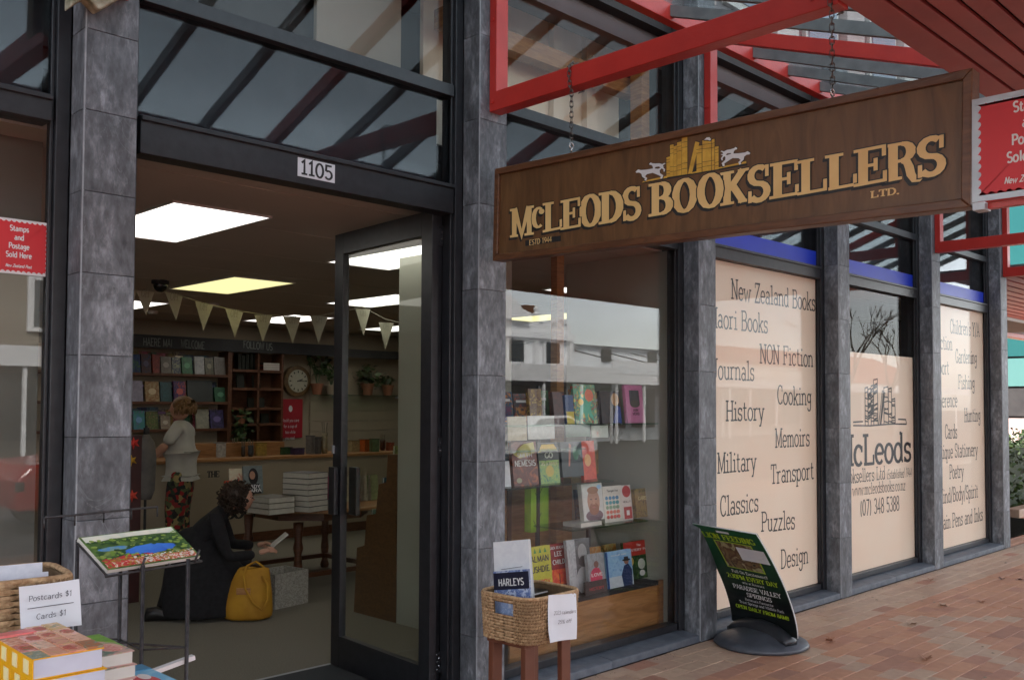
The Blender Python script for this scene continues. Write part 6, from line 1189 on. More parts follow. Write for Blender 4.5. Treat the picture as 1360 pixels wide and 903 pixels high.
for s in (-1, 1):
    b = MB(); b.ball((.088, .03*s, 1.56), .010, 8, 6, (.6, 1.2, .7)); b.build('eye', flat((.03, .025, .02), .3), hd, world=False)
    b = MB(); b.ball((.015, .075*s, 1.54), .02, 8, 6, (.6, .4, 1.1)); b.build('ear', M_skin, hd, world=False, smooth=True)
M_fair = mat('fair_hair', (.24, .13, .05), (.14, .07, .028), scale=20, rough=.55, stretch=(8, 8, 1), bump=.4)
b = MB(); b.ball((-.012, 0, 1.585), .104, 20, 14, (.98, .94, .98)); rr = random.Random(31)
for i in range(120):
    th_ = rr.uniform(1.0, 2*pi-1.0); z0_ = 1.585+rr.uniform(-.02, .07); R_ = math.sqrt(max(.001, .104**2-(z0_-1.585)**2))
    p = Vector((-.012+R_*cos(th_), R_*.94*sin(th_), z0_)); b.tube([p, p+Vector((.010*cos(th_), .010*sin(th_), -.03)), p+Vector((.004*cos(th_), .004*sin(th_), -.075-rr.uniform(0, .02)))], [.009, .010, .003], 5)
b.build('hair', M_fair, Wm, world=False, smooth=True)
# ================================================================== OUTSIDE PROPS
# --- pavement sign
c = PZ(1010, 848, 0); ax, ay = c.x-.13, c.y-.08
t = thing('pavement_sign', 'green and black lion feeding sign on a round grey base', 'sign', (ax, ay, 0), radians(-14.6))
R3_ = Matrix.Rotation(radians(-14.6), 3, 'Z')
# local frame: +Y runs along the board (away from the street), reader looks along +X
def solve(px, py, yl):   # photo pixel -> (x, z) in the board frame at lateral position yl
    o = R3_.inverted() @ (Vector((-ax, -ay, CAMZ))); d = R3_.inverted() @ ray(px, py); k = (yl-o.y)/d.y; p = o+d*k; return p.x, p.z
HW = .30
prf = [solve(929, 694, HW), solve(944, 728, HW), solve(957, 770, HW), solve(963, 812, HW)]
prr = [solve(1024, 709, -HW), solve(1042, 762, -HW), solve(1056, 800, -HW), solve(1060, 836, -HW)]
print('board', prf, prr)
zt_ = (prf[0][1]+prr[0][1])/2; 
def bx(z):   # bowed profile: bottom upright over the base, top leaning towards the reader
    s = max(0, (z-.12)/(zt_-.12)); return .02-(.36)*(s**1.5)
b = MB(); n = 16; th_ = .012
def brd(z, yl, off=0):
    e = .002; s = (bx(z+e)-bx(z-e))/(2*e); nl = Vector((-1, 0, s)).normalized(); return Vector((bx(z), yl, z))+nl*off
zs = [.10+(zt_-.10)*i/n for i in range(n+1)]; out = [[brd(z, y, o) for z in zs] for y, o in ((HW, 0), (-HW, 0), (-HW, -th_), (HW, -th_))]
b.rings([[out[q][i] for q in range(4)] for i in range(n+1)])
M_bgreen = mat('green_black_board', (.004, .010, .007), (.006, .012, .009), scale=3, rough=.35)
m = M_bgreen; nd = m.node_tree.nodes; lk = m.node_tree.links   # the print fades from black at the foot to green at the top
tc_ = nd.new('ShaderNodeTexCoord'); sx_ = nd.new('ShaderNodeSeparateXYZ'); mr_ = nd.new('ShaderNodeMapRange'); mr_.inputs[1].default_value = .3; mr_.inputs[2].default_value = .85; cr_ = nd.new('ShaderNodeValToRGB'); cr_.color_ramp.elements[0].color = (.006, .009, .009, 1); cr_.color_ramp.elements[1].color = (.010, .11, .038, 1)
lk.new(tc_.outputs['Object'], sx_.inputs[0]); lk.new(sx_.outputs[2], mr_.inputs[0]); lk.new(mr_.outputs[0], cr_.inputs[0]); lk.new(cr_.outputs[0], nd['Principled BSDF'].inputs['Base Color'])
bo = b.build('board', M_bgreen, t, world=False)
MB().tube([brd(z, HW, -th_/2) for z in zs]+[brd(zt_, 0, -th_/2)]+[brd(z, -HW, -th_/2) for z in zs[::-1]], .0045, 6).build('board_edge', M_white, t, world=False, smooth=True)
def zof(f): return .10+(zt_-.10)*f
def bpr(nm, m, fn):   # print patch given in board units: a in [-1, 1] left to right, f height fraction
    b = MB(); fn(b); b.build(nm, m, bo, world=False)
def bp(a, f, o): return brd(zof(f), -a*HW, .0010+o)
def patch(b, a0, a1, f0, f1, o, k=6):
    vs = []; 
    for i in range(k+1):
        f = f0+(f1-f0)*i/k; vs += [bp(a0, f, o), bp(a1, f, o)]
    b.add(vs, [(2*i, 2*i+1, 2*i+3, 2*i+2) for i in range(k)])
def btext(b, s, f, hf, a0, a1, th=1.7, tn=1.0, serif=True):
    w = twidth(s)*10; x = 0; H = (zt_-.10)
    for ch in s:
        gw, st = glyph(ch, th, tn, serif); lay(b, st, lambda u_, v_, d, x=x: bp(a0+(a1-a0)*(x+u_)/w, f+hf*v_/10, .001+d)); x += gw
ygr = flat(srgb(170, 200, 40), .5)
bpr('yellow_lettering', ygr, lambda b: (btext(b, 'LION FEEDING', .885, .055, -.82, .80, 2.0), btext(b, '2:30PM EVERY DAY', .475, .045, -.72, .84, 2.0), btext(b, 'OPEN DAILY FROM 8AM!!', .155, .036, -.78, .84, 1.9)))
bpr('white_lettering', M_white, lambda b: (btext(b, 'Full On Excitement!!', .54, .03, -.48, .62, 1.2), btext(b, "only at Rotorua's", .435, .024, -.3, .38, 1.1), btext(b, 'PARADISE VALLEY', .365, .045, -.66, .80, 1.6), btext(b, 'SPRINGS', .30, .042, -.3, .46, 1.6), btext(b, "Rotorua's Favourite", .255, .026, -.4, .46, 1.1), btext(b, 'Trout Springs and Wildlife Park', .215, .026, -.62, .74, 1.1)))
bpr('picture_border', ygr, lambda b: patch(b, -.56, .62, .59, .87, .0004))
bpr('lion_picture', art('lion_photo', [(.05, .03, .02), (.22, .15, .07), (.12, .06, .03), (.36, .32, .18), (.14, .16, .06)], scale=9, seed=6, dist=1), lambda b: patch(b, -.53, .59, .597, .862, .0008))
bpr('white_card', M_paper, lambda b: patch(b, .08, .92, .70, .83, .0013))
bpr('card_print', M_ink, lambda b: (btext(b, 'AAA', .785, .025, .38, .58, 1.5), btext(b, 'Paradise Valley Springs', .755, .02, .16, .86, .9), btext(b, 'Wildlife Park', .73, .016, .3, .7, .8)))
bpr('handle_slot', M_white, lambda b: patch(b, -.28, .12, .955, .975, .0005))
b = MB(); b.lathe([(.30, 0), (.315, .012), (.305, .03), (.26, .055), (.18, .085), (.12, .10), (.001, .105)], n=40, sx=1.0, sy=1.0); b.build('base', M_rubber, t, world=False, smooth=True)
b = MB()
b.rings([[(.055*cos(a), yv, .07+hv*max(0, sin(a))) for a in [pi*j/10 for j in range(11)]]+[(-.05, yv, .05), (.05, yv, .05)] for yv, hv in ((-.27, .010), (-.24, .045), (-.14, .085), (0, .10), (.14, .085), (.24, .045), (.27, .010))]); b.build('clamp_ridge', mat('dark_rubber', (.018, .02, .024), (.026, .028, .034), scale=20, rough=.4), t, world=False, smooth=True)
# --- basket on stool beside the door column
def basket(t, cx_, cy_, z0_, wx, wy, h, rz=0, flare=1.06, handle=True):
    """rows of twisted seagrass round a rounded rectangle"""
    rows = max(8, int(h/.0135)); nseg = 84; tubs = []
    def ring(f, inset=0):
        a_, b_ = wx/2*(1+(flare-1)*f)-inset, wy/2*(1+(flare-1)*f)-inset; pts = []
        for i in range(nseg):
            th_ = 2*pi*i/nseg; c_, s_ = cos(th_), sin(th_); e = .38
            pts.append((a_*math.copysign(abs(c_)**e, c_), b_*math.copysign(abs(s_)**e, s_)))
        return pts
    b = MB(); lv = (0, .58, .84, .985)
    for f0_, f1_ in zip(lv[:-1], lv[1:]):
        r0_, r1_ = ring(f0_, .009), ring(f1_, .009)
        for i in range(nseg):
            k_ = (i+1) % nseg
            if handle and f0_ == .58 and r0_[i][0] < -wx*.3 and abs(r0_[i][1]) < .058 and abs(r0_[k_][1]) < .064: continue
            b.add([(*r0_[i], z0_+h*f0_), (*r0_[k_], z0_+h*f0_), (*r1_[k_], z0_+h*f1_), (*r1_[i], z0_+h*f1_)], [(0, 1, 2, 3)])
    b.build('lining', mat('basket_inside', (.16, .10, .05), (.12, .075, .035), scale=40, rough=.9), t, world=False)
    for r in range(rows):
        f = (r+.5)/rows; z = z0_+h*f; b = MB(); pts = ring(f); rr_ = .5
        for i in range(nseg):       # short overlapping stitches, alternately proud and sunk
            p, q = Vector((*pts[i], 0)), Vector((*pts[(i+1) % nseg], 0)); mid = (p+q)/2
            if handle and p.x < -wx*.3 and abs(mid.y) < .058*(1-((f-.72)/.14)**2*.5) and .60 < f < .84: continue
            n_ = Vector((mid.x/wx**2, mid.y/wy**2, 0)).normalized(); up = ((i+r) % 2); o = n_*(.0035 if up else -.001)
            d = (q-p); L_ = d.length; d.normalize(); hh_ = h/rows*.52; w2 = .0045
            a = [mid-d*L_*.62+o*0-n_*.004, mid-d*L_*.25+n_*w2+o, mid+d*L_*.25+n_*w2+o, mid+d*L_*.62-n_*.004]
            for zz_, s_ in ((z-hh_, .2), (z, 1), (z+hh_, .2)): pass
            vs = [(v.x, v.y, z-hh_*k) for v, k in ((a[0], .5), (a[1], .9), (a[2], .9), (a[3], .5))]+[((v+n_*.0028).x, (v+n_*.0028).y, z) for v in a]+[(v.x, v.y, z+hh_*k) for v, k in ((a[0], .5), (a[1], .9), (a[2], .9), (a[3], .5))]
            b.add(vs, [(k, k+1, k+5, k+4) for k in range(3)]+[(k+4, k+5, k+9, k+8) for k in range(3)])
        b.build('woven_row', M_wick, t, world=False)
    b = MB(); b.tube([(x, y, z0_+h) for x, y in ring(1)], .0075, 6, closed=True); b.build('rim', M_wick, t, world=False, smooth=True)
    MB().box(-wx/2+.03, wx/2-.03, -wy/2+.02, wy/2-.02, z0_, z0_+.01).build('base', M_wick, t, world=False)
bc = PY(712, 790, 3.06); ZS = PY(700, 856, 2.95).z
bz = radians(2)
t = thing('wicker_basket', 'square woven basket of calendars on a brown stool, with a sale notice on its corner', 'basket', (bc.x-.03, 3.07, ZS), bz)
BH = .205
basket(t, 0, 0, 0.001, .35, .315, BH)
st_ = thing('wooden_stool', 'brown painted wooden stool under the basket of calendars', 'stool', (bc.x-.03, 3.07, -.03), bz)
M_stool = mat('brown_stool_paint', (.15, .048, .022), (.11, .034, .016), scale=4, rough=.5, bump=.1)
for sx_ in (-1, 1):
    for sy_ in (-1, 1):
        b = MB(); b.prism([(sx_*.13-.032, 0.03), (sx_*.13+.032, .03), (sx_*.125+.032, ZS+.012), (sx_*.125-.032, ZS+.012)], (0, sy_*.10-.014, 0), (1, 0, 0), (0, 0, 1), (0, 1, 0), .028); b.build('leg', M_stool, st_, world=False, bevel=.003)
MB().box(-.165, .165, -.118, .118, ZS+.0125, ZS+.03).build('seat', M_stool, st_, world=False, bevel=.004)
for z in (.2,): MB().box(-.10, .10, -.012, .012, z, z+.04).build('stretcher', M_stool, st_, world=False)
# notice
def notice(label, loc, rz, w, h, lines, tilt=-.05, lean=-.04, mth=1.2, over=True):
    t = thing('paper_notice', label, 'notice', loc, group=None, rot=(lean, tilt, rz)); b = MB(); n = 10; k = 8
    for j in range(k+1):
        for i in range(n+1):
            u_, v_ = i/n-.5, j/k-.5; b.v.append((u_*w, -.004-.006*sin(u_*5+v_*3)-(.012*max(0, -v_-.25)*4*max(0, -u_+.2)), v_*h))
    for j in range(k):
        for i in range(n): b.f.append((j*(n+1)+i, j*(n+1)+i+1, (j+1)*(n+1)+i+1, (j+1)*(n+1)+i)); b.mi.append(0)
    nv = len(b.v); b.v += [(x, y+.0012, z) for x, y, z in b.v]; b.f += [tuple(q+nv for q in f[::-1]) for f in b.f]; b.mi += [0]*(len(b.f)-len(b.mi))
    sh = b.build('sheet', M_paper, t, world=False, smooth=True); b = MB()
    for s, z, hh_, wd in lines: text(b, s, (-w*wd/2, -.0150, z*h), (1, 0, 0), (0, 0, 1), (0, -1, 0), hh_*h, width=w*wd, th=mth, tn=.9, serif=False, slant=.1, hand=.5)
    if 'Postcards' in label or 'postcards' in label: b.box(-w*.38, w*.38, -.0155, -.0150, .02*h, .035*h)
    b.build('handwriting', flat((.06, .06, .08), .7), t, world=False)
    return t
q = PY(742, 830, 2.86)
notice('white handwritten calendar sale notice taped to the basket corner', (bc.x-.005, 2.893, ZS+.105), bz+.04, .205, .205, [('2023 calendars', .08, .08, .8), ('25% off', -.12, .08, .5)], tilt=.10, mth=.8)
# calendars in the basket
GC = 'calendars standing in the basket'
def tall(label, pxl, pxr, pyb, pyt, y, tilt, **k):
    a, b_, c = PY(pxl, pyb, y), PY(pxr, pyb, y), PY((pxl+pxr)/2, pyt, y); w = b_.x-a.x; zb = ZS+.02
    return book(label, ((a.x+b_.x)/2, y, zb), w, c.z-zb, .012, rot=(-.10, tilt, .12), group=GC, **k)
def cal(label, x, y, w, h, tilt, lean=.10, **k): return book(label, (bc.x-.03+x, 3.07+y, ZS+.02), w, h, .010, rot=(-lean, tilt, -pi/2+.06), group=GC, cat='calendar', name='calendar', **k)
cal('white calendar with a green sprig logo standing tallest in the basket', -.055, .045, .225, .41, -.16, cover=cov((222, 224, 226), (214, 216, 220)), shapes=[('r', (.16, .99, .12, .44), art('photo_strip', [srgb(60, 100, 170), srgb(150, 170, 190), srgb(60, 110, 60), srgb(120, 100, 70)], scale=30, seed=5)), ('e', (.5, .62, .04, .05), col(70, 130, 70)), ('e', (.54, .57, .05, .03), col(80, 140, 80)), ('e', (.47, .55, .05, .03), col(60, 120, 60)), ('p', [(.3, .36), (.36, .33), (.62, .47), (.56, .50)], col(40, 140, 60)), ('p', [(.2, .68), (.8, .70), (.8, .705), (.2, .685)], Bk)])
cal('dark blue motorcycle calendar lettered HARLEYS', -.105, .0, .22, .285, -.17, cover=art('harley_picture', [srgb(150, 170, 210), srgb(90, 110, 160), srgb(190, 200, 220), srgb(60, 70, 110)], scale=20, seed=8), shapes=[('r', (0, 1, .70, .97), col(28, 30, 52))], titles=[('HARLEYS', .76, .11, Wt, .72)])
cal('pale blue calendar low at the front of the basket, seen through its handle', -.135, -.01, .20, .17, -.04, lean=.04, cover=cov((176, 192, 224), (140, 160, 200), (206, 212, 226), seed=4))
cal('second white calendar behind the tallest one', -.03, .05, .22, .405, -.19, cover=cov((205, 207, 210), (195, 197, 202)))
b_ = book('black coiled notebook lying across the back of the basket', (bc.x+.05, 3.08, ZS+.185), .13, .13, .012, flatlay=True, rz=.1, cover=cov((24, 24, 28)), cat='notebook', name='notebook')
# --- table, books and postcards at the lower left
ZTB = .94
t = thing('display_table', 'low outdoor display table carrying books at the lower left', 'table', (.6, 1.75, 0)); MB().box(.0, .86, 1.6, 2.66, ZTB-.03, ZTB).build('table_top', M_dwood, t)
for x, y in ((.04, 1.64), (.82, 1.64), (.04, 2.62), (.82, 2.62)): MB().box(x-.025, x+.025, y-.025, y+.025, -.03, ZTB-.0305).build('leg', M_dwood, t)
GT = 'books piled on the outdoor display table'
M_cook = art('food_collage', [srgb(214, 120, 96), srgb(230, 150, 130), srgb(170, 110, 70), srgb(226, 200, 180), srgb(90, 130, 120), srgb(200, 90, 80), srgb(150, 90, 60)], scale=16, seed=3, dist=2.5)
M_pgb = mat('bluish_page_edges', (.62, .64, .74), (.50, .52, .62), scale=8, rough=.8, stretch=(1, 1, 90))
def pile(label, px, py, y, w, h, t_, n, rz, **k):
    c = PY(px, py, y)
    for i in range(n):
        z = ZTB+.001+(i+1)*(t_+.001); top = i == n-1
        book('%s %s' % (ordw[i] if not top else 'top', label), (c.x+.003*((i*7) % 3-1), y, z), w, h, t_, flatlay=True, rz=rz+.01*((i*5) % 3-1), group=GT, **k)
    return z
rq = random.Random(41); FS = []
WARM = [(214, 150, 120), (226, 180, 150), (170, 110, 70), (230, 205, 180), (196, 120, 110), (120, 140, 120), (206, 170, 110), (150, 80, 60), (232, 190, 180)]
for i in range(4):
    for j in range(4):
        x0_, z0_ = i*.25, j*.25; FS.append(('r', (x0_+.004, x0_+.246, z0_+.004, z0_+.246), cov(rq.choice(WARM), rq.choice(WARM), rq.choice(WARM), seed=i*4+j, sc=45)))
        if rq.random() < .7: FS.append(('e', (x0_+.125+rq.uniform(-.03, .03), z0_+.125, .10, .075), cov(rq.choice(WARM), (190, 70, 50), (90, 120, 60), seed=j, sc=70)))
FS.append(('r', (.0, .55, .78, .90), cov((220, 110, 110), (226, 140, 130), seed=2)))
M_ypage = cov((236, 176, 20), (226, 160, 14), seed=3, sc=9)
def pile2(label, right, left, ht, depth, n, cover, pages, shapes=(), spine=None, rz=0, ref='near'):
    zt = ZTB+.001+ht; a, b_ = PZ(*left, zt), PZ(*right, zt); w = b_.x-a.x; t_ = ht/n
    for i in range(n):
        y = (a.y+b_.y)/2 if ref == 'near' else (a.y+b_.y)/2-depth
        o = book('%s %s' % (ordw[i] if i < n-1 else 'top', label), ((a.x+b_.x)/2+.003*((i*7) % 3-1), y+.002*(i % 2), ZTB+.001+(i+1)*t_), w, depth, t_-.001, flatlay=True, rz=rz+.012*((i*5) % 3-1), group=GT, cover=cover, pages=pages, shapes=shapes if i == n-1 else ())
        if spine:
            for k in range(4):
                MB().box(-w/2-.0012, -w/2-.0002, .006, t_-.009, .02+k*depth/4, .02+k*depth/4+.03).build('spine_square', spine, o, world=False)
pile2('cookbook with yellow spine and food collage cover at the lower left', (142, 859.5), (45, 875), .168, .27, 4, M_ypage, M_pgb, FS, flat(srgb(240, 225, 170), .5))
pile2('smaller cookbook with a green cornered cover, between the big pile and the stand', (181, 863), (118, 874), .12, .20, 4, cov((96, 130, 110), (200, 160, 150), (110, 170, 60), seed=2, sc=16), M_pages, [('r', (.05, .6, .5, .95), cov((200, 205, 205), (180, 190, 195), seed=1)), ('e', (.7, .3, .25, .2), cov((214, 120, 110), (230, 190, 170), seed=5, sc=40)), ('p', [(.5, .8), (1, .5), (1, 1), (.7, 1)], cov((120, 170, 50), (90, 140, 40), seed=5))])
pile2('light blue cartoon picture book at the bottom edge', (191, 882), (132, 893), .03, .26, 2, cov((120, 190, 222), (100, 176, 214), (150, 206, 228), seed=6, sc=8), M_pages, [('e', (.45, .45, .32, .22), col(210, 50, 62)), ('e', (.6, .6, .12, .1), col(236, 232, 228)), ('p', [(.1, .2), (.3, .1), (.5, .3), (.3, .4)], col(200, 40, 60)), ('e', (.85, .2, .14, .12), col(96, 60, 140)), ('p', [(0, .85), (1, .8), (1, 1), (0, 1)], col(60, 130, 170))], ref='far')
c = PY(40, 800, 2.42); t = thing('wicker_basket', 'woven basket of postcards at the left edge with a price notice', 'basket', (c.x-.045, 2.46, ZTB), radians(-6)); basket(t, -.05, 0, .001, .24, .22, .25, handle=False)
c2 = PY(68, 803, 2.31); notice('white price notice for postcards and cards pinned to the left basket', (c2.x-.005, 2.30, c2.z), radians(-16), .125, .105, [('Postcards $1', .18, .12, .72), ('Cards $1', -.22, .12, .5)], tilt=-.06, mth=1.0)
for i, (px, pt, w, lab) in enumerate(((12, 752, .16, 'tall white envelope at the back of the left basket'), (22, 764, .15, 'white card standing in the left basket'), (30, 770, .14, 'front white card in the left basket'))):
    c = PY(px, pt, 2.46-.03*i); book(lab, (c.x, 2.47-.035*i, c.z-.16), w, .16, .006, lean=.15, rz=-.15, cover=cov((205, 206, 214), (192, 194, 204)), cat='card', name='greeting_card')
# --- wire stand with a landscape calendar
sx0, sy0 = 1.10, 2.58
t = thing('wire_stand', 'black wire display stand in front of the left column', 'stand', (sx0, sy0, 0))
P_ = lambda px, py, y: PY(px, py, y)
tl, tr_, bl, br = P_(165, 706, 2.70), P_(215, 698, 2.78), P_(143, 757, 2.50), P_(264, 738, 2.50)
# tray corners: nearer edge from (143,757) to (265,738); far edge from (104,714) to (222,697)
n0, n1 = PZ(143, 757, 1.155), PZ(266, 738, 1.155); f0 = PZ(104, 714, 1.235); f1 = f0+(n1-n0); f1.z = f0.z
M_land = art('garden_lake_picture', [srgb(60, 90, 40), srgb(40, 90, 190), srgb(110, 140, 60), srgb(230, 225, 200), srgb(200, 80, 60), srgb(70, 110, 50)], scale=9, seed=4, dist=1.6)
uu = (n1-n0); vv = (f0-n0); nn_ = uu.cross(vv).normalized(); nn_ = nn_ if nn_.z > 0 else -nn_
pl_ = thing('picture_calendar', 'large glossy calendar of a lake garden lying on the black wire stand', 'calendar', tuple(n0))
def quad3(o, u, v, th, m, nm, par, lo=(0, 0), hi=(1, 1), lift=0):
    p = [o+u*a+v*b+nn_*lift for a, b in ((lo[0], lo[1]), (hi[0], lo[1]), (hi[0], hi[1]), (lo[0], hi[1]))]; b = MB()
    b.add([q-nn_*th for q in p]+p, [(0, 3, 2, 1), (4, 5, 6, 7), (0, 1, 5, 4), (1, 2, 6, 5), (2, 3, 7, 6), (3, 0, 4, 7)]); return b.build(nm, m, par)
quad3(n0, uu, vv, .012, M_pages, 'pages', pl_); pic = quad3(n0, uu, vv, .0008, cov((90, 120, 50), (60, 90, 36), (120, 140, 70), seed=1, sc=18), 'cover', pl_, lift=.001)
for lo, hi, m, nm in (((.02, .80), (.98, .98), cov((226, 220, 200), (200, 205, 190), seed=2, sc=10), 'pale_sky'), ((.30, .28), (.86, .56), cov((44, 96, 190), (60, 120, 205), seed=3, sc=10), 'blue_lake'), ((.05, .50), (.40, .62), cov((70, 130, 190), (120, 150, 120), seed=4), 'far_water'), ((.02, .03), (.98, .2), cov((120, 110, 60), (196, 90, 70), (230, 225, 200), seed=5, sc=60), 'flower_border'), ((.02, .20), (.34, .30), cov((186, 60, 54), (120, 120, 50), seed=6, sc=60), 'red_flowers')):
    o = MB(); w0, h0 = lo; w1, h1 = hi; k = 22; cxx, cyy, rx, ry = (w0+w1)/2, (h0+h1)/2, (w1-w0)/2, (h1-h0)/2; rr_ = random.Random(int(w0*100)+3)
    el = nm in ('blue_lake', 'far_water', 'red_flowers'); ps = [(cxx+rx*cos(2*pi*i/k)*(.85+.25*rr_.random()), cyy+ry*sin(2*pi*i/k)*(.85+.25*rr_.random())) for i in range(k)] if el else [(w0, h0)]+[(w0+(w1-w0)*i/8, h1 if nm == 'flower_border' else h1) for i in range(9)]+[(w1, h0)]+([(w0+(w1-w0)*(8-i)/8, h0+.06*rr_.random()) for i in range(1, 8)] if nm == 'pale_sky' else [])
    lift_ = {'pale_sky': .0014, 'blue_lake': .0014, 'far_water': .0016, 'flower_border': .0018, 'red_flowers': .0020}[nm]
    vs = [n0+uu*a+vv*b_+nn_*lift_ for a, b_ in ps]; o.add([sum(vs, Vector())/len(vs)]+vs, [(0, i+1, (i+1) % len(vs)+1) for i in range(len(vs))]); o.build(nm, m, pic)
rq = random.Random(15); DC = [cov((30, 60, 26), (44, 80, 34), seed=1), cov((110, 140, 50), (140, 160, 70), seed=2), cov((200, 60, 50), (180, 40, 60), seed=3), cov((226, 224, 214), (210, 206, 190), seed=4), cov((190, 150, 50), (160, 120, 40), seed=5)]
for ci, (n_, a0, a1, b0, b1, sz_) in enumerate(((150, .02, .98, .22, .80, .030), (120, .02, .98, .20, .84, .024), (110, .02, .55, .03, .30, .016), (110, .30, .98, .03, .24, .014), (80, .02, .98, .03, .26, .014))):
    o = MB()
    for q in range(n_):
        a, b_ = rq.uniform(a0, a1), rq.uniform(b0, b1)
        if ((a-.58)/.28)**2+((b_-.42)/.13)**2 < 1 or ((a-.22)/.17)**2+((b_-.56)/.06)**2 < 1: continue
        c_ = n0+uu*a+vv*b_+nn_*(.0022+q*.000004+ci*.0006); k = 6; r_ = sz_*rq.uniform(.5, 1.3)
        vs = [c_+uu*(r_*cos(2*pi*i/k)*rq.uniform(.7, 1.2))+vv*(r_*1.1*sin(2*pi*i/k)*rq.uniform(.7, 1.2)) for i in range(k)]; o.add(vs, [tuple(range(k))])
    o.build('printed_foliage', DC[ci], pic)
wz = []
def wire(pts, r=.0035, nm='wire'): MB().tube(pts, r, 6).build(nm, M_wire, t, smooth=True)
dn = Vector((0, 0, -.016))
wire([n0+dn-uu*.02, n1+dn+uu*.02], nm='front_wire'); wire([f0+dn-uu*.02, f1+dn+uu*.02], nm='back_wire')
for s in (0, .33, .66, 1): wire([n0+uu*s+dn, f0+(uu*s)+dn], nm='cross_wire')
for s in (.33, .93): wire([n0+uu*s+dn+vv*.0, n0+uu*s-vv*.03+dn*.5, n0+uu*s-vv*.03+nn_*.03], nm='retaining_hook')
up_ = Vector((0, 0, .085)); wire([f0+up_*.6-uu*.2-Vector((0, -.1, 0)), f1+up_*.6+Vector((0, .1, 0))], nm='top_wire')
for s in (0, .25, .5, .75, 1): a = (f0+up_*.6-uu*.2+Vector((0, .1, 0)))*(1-s)+(f1+up_*.6+Vector((0, .1, 0)))*s; wire([a, a+Vector((0, 0, -.03))], .0025, 'wire_peg')
LG = [PY(250, 742, 2.50), PY(190, 750, 2.56), PY(160, 758, 2.72), PY(103, 716, 2.80)]
for p in LG: wire([(p.x, p.y, p.z), (p.x+.0, p.y, -.028)], .0055, 'leg')
for z in (.93, .55, .2):
    for i in range(4): a, b_ = LG[i], LG[(i+1) % 4]; wire([(a.x, a.y, z), (b_.x, b_.y, z)], .003, 'brace')
c = PY(232, 882, 2.5); b = MB(); MB().bar(PY(200, 893, 2.52), PY(257, 872, 2.52), .02, .012).build('label_strip', M_white, t)
# ================================================================== SIDE STREET, far right
bd = thing('teal_building', 'turquoise glazed building beyond the corner of the shop', 'building', (30, 10, 0)); M_teal = mat('teal_glass', (.025, .12, .12), (.02, .10, .105), scale=.4, rough=.12, spec=1)
M_tealL = mat('pale_teal_panel', (.09, .22, .21), (.08, .20, .195), scale=.5, rough=.3)
MB().box(24.1, 36, 5.0, 22, -.1, .6).build('base', M_white, bd); MB().box(24.1, 36, 5.1, 22, .6, 7.0).build('wall', M_dark, bd)
for j in range(13):
    for zi, (za, zb_, m) in enumerate(((.65, 1.35, M_clad), (1.4, 2.05, M_dark), (2.1, 2.75, M_tealL), (2.8, 3.5, M_teal), (3.55, 4.4, M_tealL), (4.45, 5.4, M_teal), (5.45, 6.8, M_teal))):
        MB().box(24.02, 24.098, 5.15+j*1.25, 5.15+j*1.25+1.2, za, zb_).build('panel', M_teal if m is M_dark and j % 2 == 0 else m, bd)
        if j < 9: MB().box(24.15+j*1.3, 24.15+j*1.3+1.25, 5.02, 5.098, za, zb_).build('panel', m if m is not M_dark else M_teal, bd)
# hedge
hd_ = thing('hedge', 'clipped dark green hedge on the low kerb at the far right', 'hedge', (17, 6, 0)); b = MB(); rr = random.Random(9)
for i in range(9000):
    x, y, z = rr.uniform(15.2, 19.5), rr.uniform(4.8, 7.2), rr.uniform(.05, 1.25)
    bumpz = 1.1+.14*sin(x*3)+.1*sin(y*5); 
    if z > bumpz or not (x < 15.6 or y < 5.2 or z > bumpz-.3): continue
    a = Vector((rr.gauss(0, 1), rr.gauss(0, 1), rr.gauss(0, 1))).normalized()*.045; c_ = a.cross(Vector((rr.gauss(0, 1), rr.gauss(0, 1), rr.gauss(0, 1)))).normalized()*.028; p = Vector((x, y, z)); b.add([p-a, p-c_, p+a, p+c_], [(0, 1, 2, 3)], rr.randrange(3))
M_hd = [mat('hedge_green_%d' % i, c1, c2, scale=20, rough=.6) for i, (c1, c2) in enumerate((((.05, .09, .02), (.03, .06, .015)), ((.08, .13, .03), (.05, .09, .02)), ((.03, .05, .015), (.02, .035, .012))))]
b.build('leaves', M_hd, hd_); MB().box(15.45, 19.4, 5.05, 7.1, .0, .95).build('twigs', M_hd[2], hd_)
tag(MB().box(15.0, 19.8, 4.55, 4.75, -.03, .12).box(15.0, 15.15, 4.7501, 7.4, -.03, .12).build('garden_kerb', MBC[0], bevel=.01), 'tan brick kerb edging the far hedge', 'kerb')
